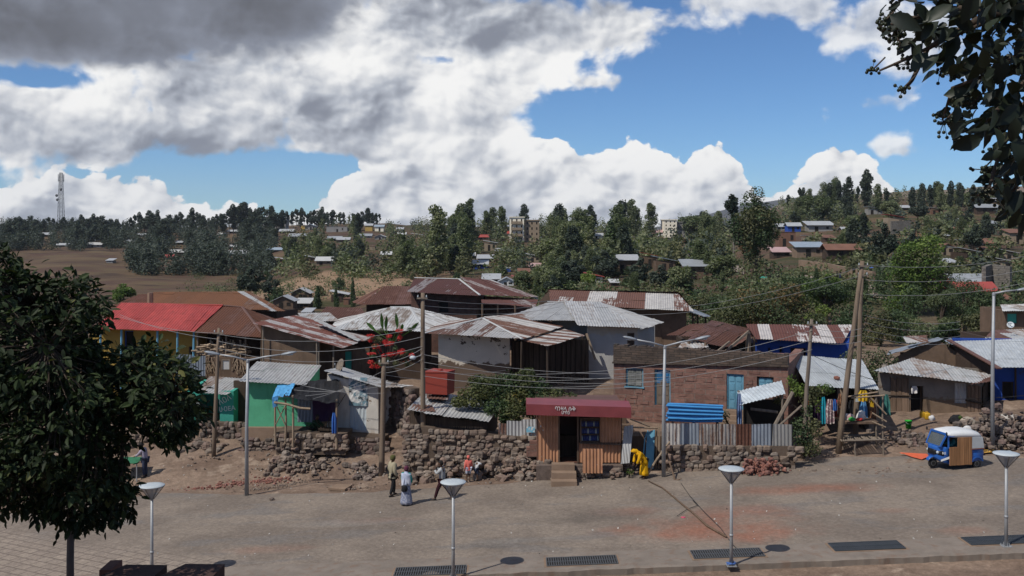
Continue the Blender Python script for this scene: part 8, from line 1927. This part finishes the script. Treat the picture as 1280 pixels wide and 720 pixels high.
# canopy
def arch(x, w, z0, z1): return [(x, math.copysign(w, c)*abs(c)**.55 if abs(c) > 1e-6 else 0.0, z0+(z1-z0)*max(0, s_)**.55) for c, s_ in ((math.cos(R(q)), math.sin(R(q))) for q in range(0, 181, 15))]
loft([arch(.66, .54, 1.50, 1.60), arch(.45, .60, 1.42, 1.66), arch(0, .62, 1.40, 1.70), arch(-.5, .63, 1.38, 1.68), arch(-.95, .60, 1.36, 1.58), arch(-1.08, .52, 1.30, 1.46)], CANV, 'canopy')
for s_ in (-1, 1):
    mb = MB(); q = [(-.50, 1.39), (-.50, .90), (-1.13, .90), (-1.06, 1.36)]; mb.hexa([T_(a, s_*.60, z) for a, z in q]+[T_(a, s_*.636, z) for a, z in q]); mb.build('canopy_side', CANG, t)
mb = MB(); mb.hexa([T_(-1.13, -.58, .90), T_(-1.15, -.58, .90), T_(-1.15, .58, .90), T_(-1.13, .58, .90), T_(-1.06, -.55, 1.38), T_(-1.08, -.55, 1.38), T_(-1.08, .55, 1.38), T_(-1.06, .55, 1.38)]); mb.build('canopy_back', CANG, t)
mb = MB()
for s_ in (-1, 1): mb.beam(T_(-.44, s_*.64, .872), T_(-1.16, s_*.62, .872), .03, .035)
mb.beam(T_(-1.17, -.6, .872), T_(-1.17, .6, .872), .03, .035); mb.build('canopy_trim', M['stone_red'], t)
mb = MB(); a = [(.94, -.46, 1.03), (.94, .46, 1.03), (.66, .50, 1.53), (.66, -.50, 1.53)]; mb.hexa([T_(*q) for q in a]+[T_(q[0]-.015, q[1], q[2]) for q in a]); mb.build('windscreen', GLS, t)
mb = MB()
for (q0, q1, w_) in (((.95, .47, 1.0), (.66, .52, 1.55), .06), ((.95, -.47, 1.0), (.66, -.52, 1.55), .06), ((.66, -.52, 1.55), (.66, .52, 1.55), .09), ((.95, -.47, 1.01), (.95, .47, 1.01), .05)): mb.beam(T_(*q0), T_(*q1), w_)
for s_ in (-1, 1): mb.beam(T_(.62, s_*.58, .95), T_(.60, s_*.56, 1.48), .055); mb.beam(T_(.62, s_*.58, 1.46), T_(-.5, s_*.60, 1.42), .035)
mb.build('windscreen_frame', BLUE, t)
mb = MB(); mb.tube([T_(.80, -.06, 1.10), T_(.70, .22, 1.42)], .008, 4); mb.build('wiper', BLK, t)
loft([rect(.20, -.25, .25, .40, .75), rect(-.10, -.25, .25, .40, .75)], BLK, 'driver_seat'); loft([rect(-.40, -.52, .52, .4, .72), rect(-.95, -.52, .52, .4, .72)], BLK, 'rear_seat')
def side_mark(txt, x, z, size, tilt): lettering(txt, 'lettering', T_(x, .578 if x < .55 else .50, z), size, M['paint_white'], t, (R(90), 0, R(13)+math.pi*0), .004, tilt)
mb = MB(); q = [(.57, .592, .50), (.90, .452, .36), (.90, .452, .44), (.57, .592, .60)]; mb.hexa([T_(*c) for c in q]+[T_(c[0], c[1]+.012, c[2]) for c in q]); mb.build('side_stripe', M['paint_white'], t)
lettering('RE', 'lettering', T_(.80, .535, .73), .15, M['paint_white'], t, (R(90), 0, YAW-math.pi-R(35)), .004, .1)
mb = MB(); q = [(.985, -.22, .87), (.985, .22, .87), (.93, .22, .97), (.93, -.22, .97)]; mb.hexa([T_(*c) for c in q]+[T_(c[0]+.03, c[1], c[2]+.012) for c in q]); mb.build('nose_badge', flat('pale pink sticker', (.50, .40, .42), .5), t)
person('driver in a teal shirt seated behind the windscreen of the three wheeler', T_(.05, .12, .2)-V((0, 0, 0)), YAW, 1.66,
       dict(pelvis=(0, 0, .36), belly=(.0, 0, .44), chest=(.01, 0, .55), neck=(.03, 0, .65), head=(.05, 0, .735), shL=(.01, .1, .615), shR=(.01, -.1, .615), elL=(.12, .13, .47), wrL=(.24, .10, .50), elR=(.12, -.13, .47), wrR=(.24, -.1, .50), hiL=(.02, .055, .345), knL=(.24, .07, .33), anL=(.27, .07, .1), toL=(.35, .075, .08), hiR=(.02, -.055, .345), knR=(.24, -.07, .33), anR=(.27, -.07, .1), toR=(.35, -.075, .08)), [('trousers', CL['dkgrey'], .012), ('jacket', CL['tealshirt'], .015)], shoes=SHOE)
# ------------------------------------------------------------------ small things about the houses
def jerrycan(px, D, yb, label, mat, hpx=9):
    m_ = D/F; x = X(px, D); z = Z(yb, D); h = hpx*m_; w = 6.6*m_; t = thing('jerrycan', label, 'jerrycan', (x, D, z)); c = Vector((x, D, z)); mb = MB(); secs = []
    for q, s_ in ((0, .86), (.06, 1), (.72, 1), (.86, .92), (.93, .5)): secs.append([c+Vector((math.copysign(abs(math.cos(k*6.283/16))**.4, math.cos(k*6.283/16))*w*.5*s_, math.copysign(abs(math.sin(k*6.283/16))**.4, math.sin(k*6.283/16))*w*.36*s_, h*q)) for k in range(16)])
    mb.ring(secs); mb.build('body', mat, t, True); mb = MB(); mb.tube([c+V((-w*.35, 0, h*.86)), c+V((-w*.3, 0, h*1.02)), c+V((w*.1, 0, h*1.02)), c+V((w*.15, 0, h*.88))], w*.07, 6); mb.build('handle', mat, t, True); mb = MB(); mb.lathe(c+V((w*.32, 0, h*.88)), [(w*.1, 0), (w*.1, h*.1), (0, h*.11)], 10); mb.build('cap', BLK, t)
YJ = flat('yellow oil can plastic', (.50, .29, .02), .45, 0, .15, 4)
jerrycan(1153, 52.3, 522.8, 'yellow jerrycan beside the dark doorway of the patched house', YJ); jerrycan(1159, 51.9, 524, 'yellow jerrycan next to the white sack, slightly forward of its twin', YJ)
bundle('sack', 'small white sack beside the two yellow jerrycans', 1164.5, 526, 51.8, .16, .15, CL['white'], 'sack', 4)
x, D = X(1135.3, 50.5), 50.5; z = Z(536, D); t = thing('bucket', 'bright green plastic bucket on the dirt bank', 'bucket', (x, D, z)); mb = MB(); mb.lathe((x, D, z), [(.0, 0), (.12, 0), (.165, .40), (.185, .40), (.185, .43), (.155, .43), (.12, .05), (0, .05)], 18); mb.build('tub', flat('bright green plastic', (.02, .36, .03), .4, 0, .08), t, True); mb = MB(); mb.tube([(x-.17, D, z+.4), (x-.12, D-.12, z+.3), (x, D-.19, z+.27), (x+.12, D-.12, z+.3), (x+.17, D, z+.4)], .008, 5); mb.build('handle', M['steel'], t)
bundle('sack', 'bulging pale sack on the rubble behind the three wheeler', 1209, 534, 50.6, .42, .28, fabric('sacking', (.36, .31, .25)), 'sack', 6); bundle('black_bag', 'black plastic bag beside the bulging pale sack', 1194, 529, 51, .32, .22, mt, 'bag', 8); bundle('greens', 'bunch of green leaves on the black plastic bag', 1200.5, 524, 50.8, .11, .10, LF['bright'], 'greens', 9)
bundle('white_bundle', 'white bundle behind the canopy of the three wheeler', 1210, 540.5, 47.5, .24, .18, CL['white'], 'bundle', 11); bundle('plastic_sheet', 'crumpled white plastic sheet on the debris before the blue wall', 1258, 525, 51.5, .55, .16, fabric('dirty plastic sheet', (.40, .37, .33)), 'sheet', 12); bundle('plastic_sheet', 'dirty cloth spread on the debris under the crumpled sheet', 1253, 536, 50.3, .42, .10, fabric('dirty cloth', (.34, .30, .26)), 'sheet', 13)
x, D = X(1274, 50.2), 50.2; mb = MB(); mb.lathe((x, D, Z(536, D)), [(0, .02), (.2, 0), (.36, .09), (.38, .10), (.2, .03), (0, .045)], 20); tag(recenter(mb.build('metal_basin', M['steel'], None, True), (x, D, Z(536, D))), 'shallow metal basin on the debris at the eastern edge', 'basin')
def ground_sheet(name, label, pts, mat, cat):
    mb = MB(); ps = [gz(a, b_)+V((0, 0, .07)) for a, b_ in pts]; n = len(ps); k = 8
    c = sum(ps, Vector())/n; rings = []
    for j in range(k+1):
        q = j/k; rings.append([c.lerp(ps[i].lerp(ps[(i+1) % n], f), q)+V((0, 0, .035*noise.noise(Vector((i*1.7+f*1.7, q*5, 3)))+.02)) for i in range(n) for f in (0, .25, .5, .75)])
    m_ = len(rings[0])
    mb.ring(rings, 0, 0, False); o = mb.build(name, mat, None, True); tag(recenter(o, ps[0]), label, cat)
ground_sheet('orange_tarpaulin', 'bright orange plastic tarpaulin spread flat in front of the three wheeler', [(1124, 568), (1158, 569.5), (1162, 573), (1152, 577), (1138, 573), (1130, 570)], flat('orange plastic tarpaulin', (.60, .12, .05), .5, 0, .1), 'tarpaulin')
ground_sheet('yellow_tarpaulin', 'yellow and orange tarpaulin spread behind the rear of the three wheeler', [(1222, 565), (1242, 564.5), (1245, 567), (1228, 569)], flat('yellow plastic tarpaulin', (.52, .30, .07), .5, 0, .15), 'tarpaulin')
ground_sheet('pale_sheet', 'pale blue plastic sheet lying by the foot of the single armed lamp', [(1244, 567), (1262, 565.5), (1270, 569), (1252, 571)], flat('pale blue plastic sheet', (.40, .45, .50), .5, 0, .1), 'sheet')
ground_sheet('ochre_cloth', 'ochre cloth spread on the rubble at the eastern edge', [(1268, 545), (1290, 549), (1290, 556), (1272, 551)], flat('ochre cloth', (.45, .30, .12), .7, 0, .2), 'cloth')
# lattice mast on the western ridge
D = 680; x = X(76.5, D); z0 = G(x, D); zt = Z(216, D); t = thing('lattice_mast', 'tall steel lattice telecom mast on the western skyline', 'mast', (x, D, z0)); hw = lambda q: 2.0-1.2*q
mb = MB(); n = 14; cs = [(-1, -1), (1, -1), (1, 1), (-1, 1)]
for a, b_ in cs: mb.tube([(x+a*hw(0), D+b_*hw(0), z0), (x+a*hw(1), D+b_*hw(1), zt)], .13, 5)
mb.build('mast_leg', M['steel_dark'], t); mb = MB()
for i in range(n):
    q0, q1 = i/n, (i+1)/n
    for k in range(4):
        a, b_ = cs[k], cs[(k+1) % 4]; A0 = (x+a[0]*hw(q0), D+a[1]*hw(q0), z0+(zt-z0)*q0); B1 = (x+b_[0]*hw(q1), D+b_[1]*hw(q1), z0+(zt-z0)*q1); A1 = (x+a[0]*hw(q1), D+a[1]*hw(q1), z0+(zt-z0)*q1); B0 = (x+b_[0]*hw(q0), D+b_[1]*hw(q0), z0+(zt-z0)*q0); mb.tube([A0, B1], .07, 4); mb.tube([B0, A1], .07, 4); mb.tube([A1, B1], .07, 4)
mb.build('lattice', M['steel_dark'], t)
for q, s_ in ((.55, -1), (.62, -1.4), (.72, .6)): mb = MB(); zz = z0+(zt-z0)*q; mb.blobby((x+s_*hw(q)*1.2, D-2, zz), 1.0, .5, 1.0, 1, 10, 6, 0); mb.build('dish_antenna', M['steel_dark'], t, True)
for k in range(4): mb = MB(); a, b_ = cs[k]; mb.box(x+a*1.3-.2, x+a*1.3+.2, D+b_*1.3-.15, D+b_*1.3+.15, zt-6, zt-1); mb.build('panel_antenna', M['steel'], t)
# parasols on the far track
def parasol(px, py, wpx, mat, label, kind='parasol'):
    D = hit(px, py+7); m_ = D/F; x = X(px, D); z = G(x, D); r_ = wpx*m_/2; zt = Z(py-2, D); t = thing('parasol', label, 'parasol', (x, D, z)); mb = MB(); mb.tube([(x, D, z), (x, D, zt)], .04, 6); mb.build('pole', M['steel'], t); mb = MB(); mb.lathe((x, D, zt), [(r_, -r_*.42), (r_*.6, -r_*.14), (0, 0)], 10); mb.build('canopy', mat, t)
parasol(1087, 334, 13, flat('royal blue canvas', (.05, .12, .42), .7), 'royal blue parasol beside the earth track'); parasol(1062, 341, 17, flat('slate blue canvas', (.10, .12, .17), .7), 'slate grey parasol beside the earth track'); parasol(955, 347, 11, flat('teal canvas', (.03, .26, .20), .7), 'round teal parasol in the trees below the massive tree')
# scraps of paper and plastic blown about the square
mb = MB(); gl = random.Random(9)
for i in range(260):
    a, b_ = (gl.uniform(120, 1270), gl.uniform(592, 700)) if i < 150 else (gl.uniform(180, 700), gl.uniform(566, 612))
    q = gz(a, b_)+V((0, 0, .05)); r_ = gl.uniform(.012, .038); an = gl.random()*3; ex = V((math.cos(an)*r_, math.sin(an)*r_, gl.uniform(0, .02))); ey_ = V((-math.sin(an)*r_*.7, math.cos(an)*r_*.7, gl.uniform(0, .03)))
    mb.poly((q-ex-ey_, q+ex-ey_, q+ex+ey_, q-ex+ey_))
tag(mb.build('litter', fabric('dusty paper', (.36, .34, .31))), 'small pale scraps of litter strewn over the square', 'litter', kind='stuff')
# ------------------------------------------------------------------ the air of the valley
mb = MB(); mb.box(-8400, 8400, -75, 5600, -40, 240)
hm = bpy.data.materials.new('thin valley air'); hm.use_nodes = True; nt = hm.node_tree; nt.nodes.clear()
ho = nt.nodes.new('ShaderNodeOutputMaterial'); hv = nt.nodes.new('ShaderNodeVolumePrincipled'); hv.inputs['Color'].default_value = (.85, .91, 1, 1); hv.inputs['Density'].default_value = .00006; nt.links.new(hv.outputs[0], ho.inputs['Volume'])
tag(mb.build('haze', hm), 'thin pale air over the distant slopes', 'haze', kind='stuff')
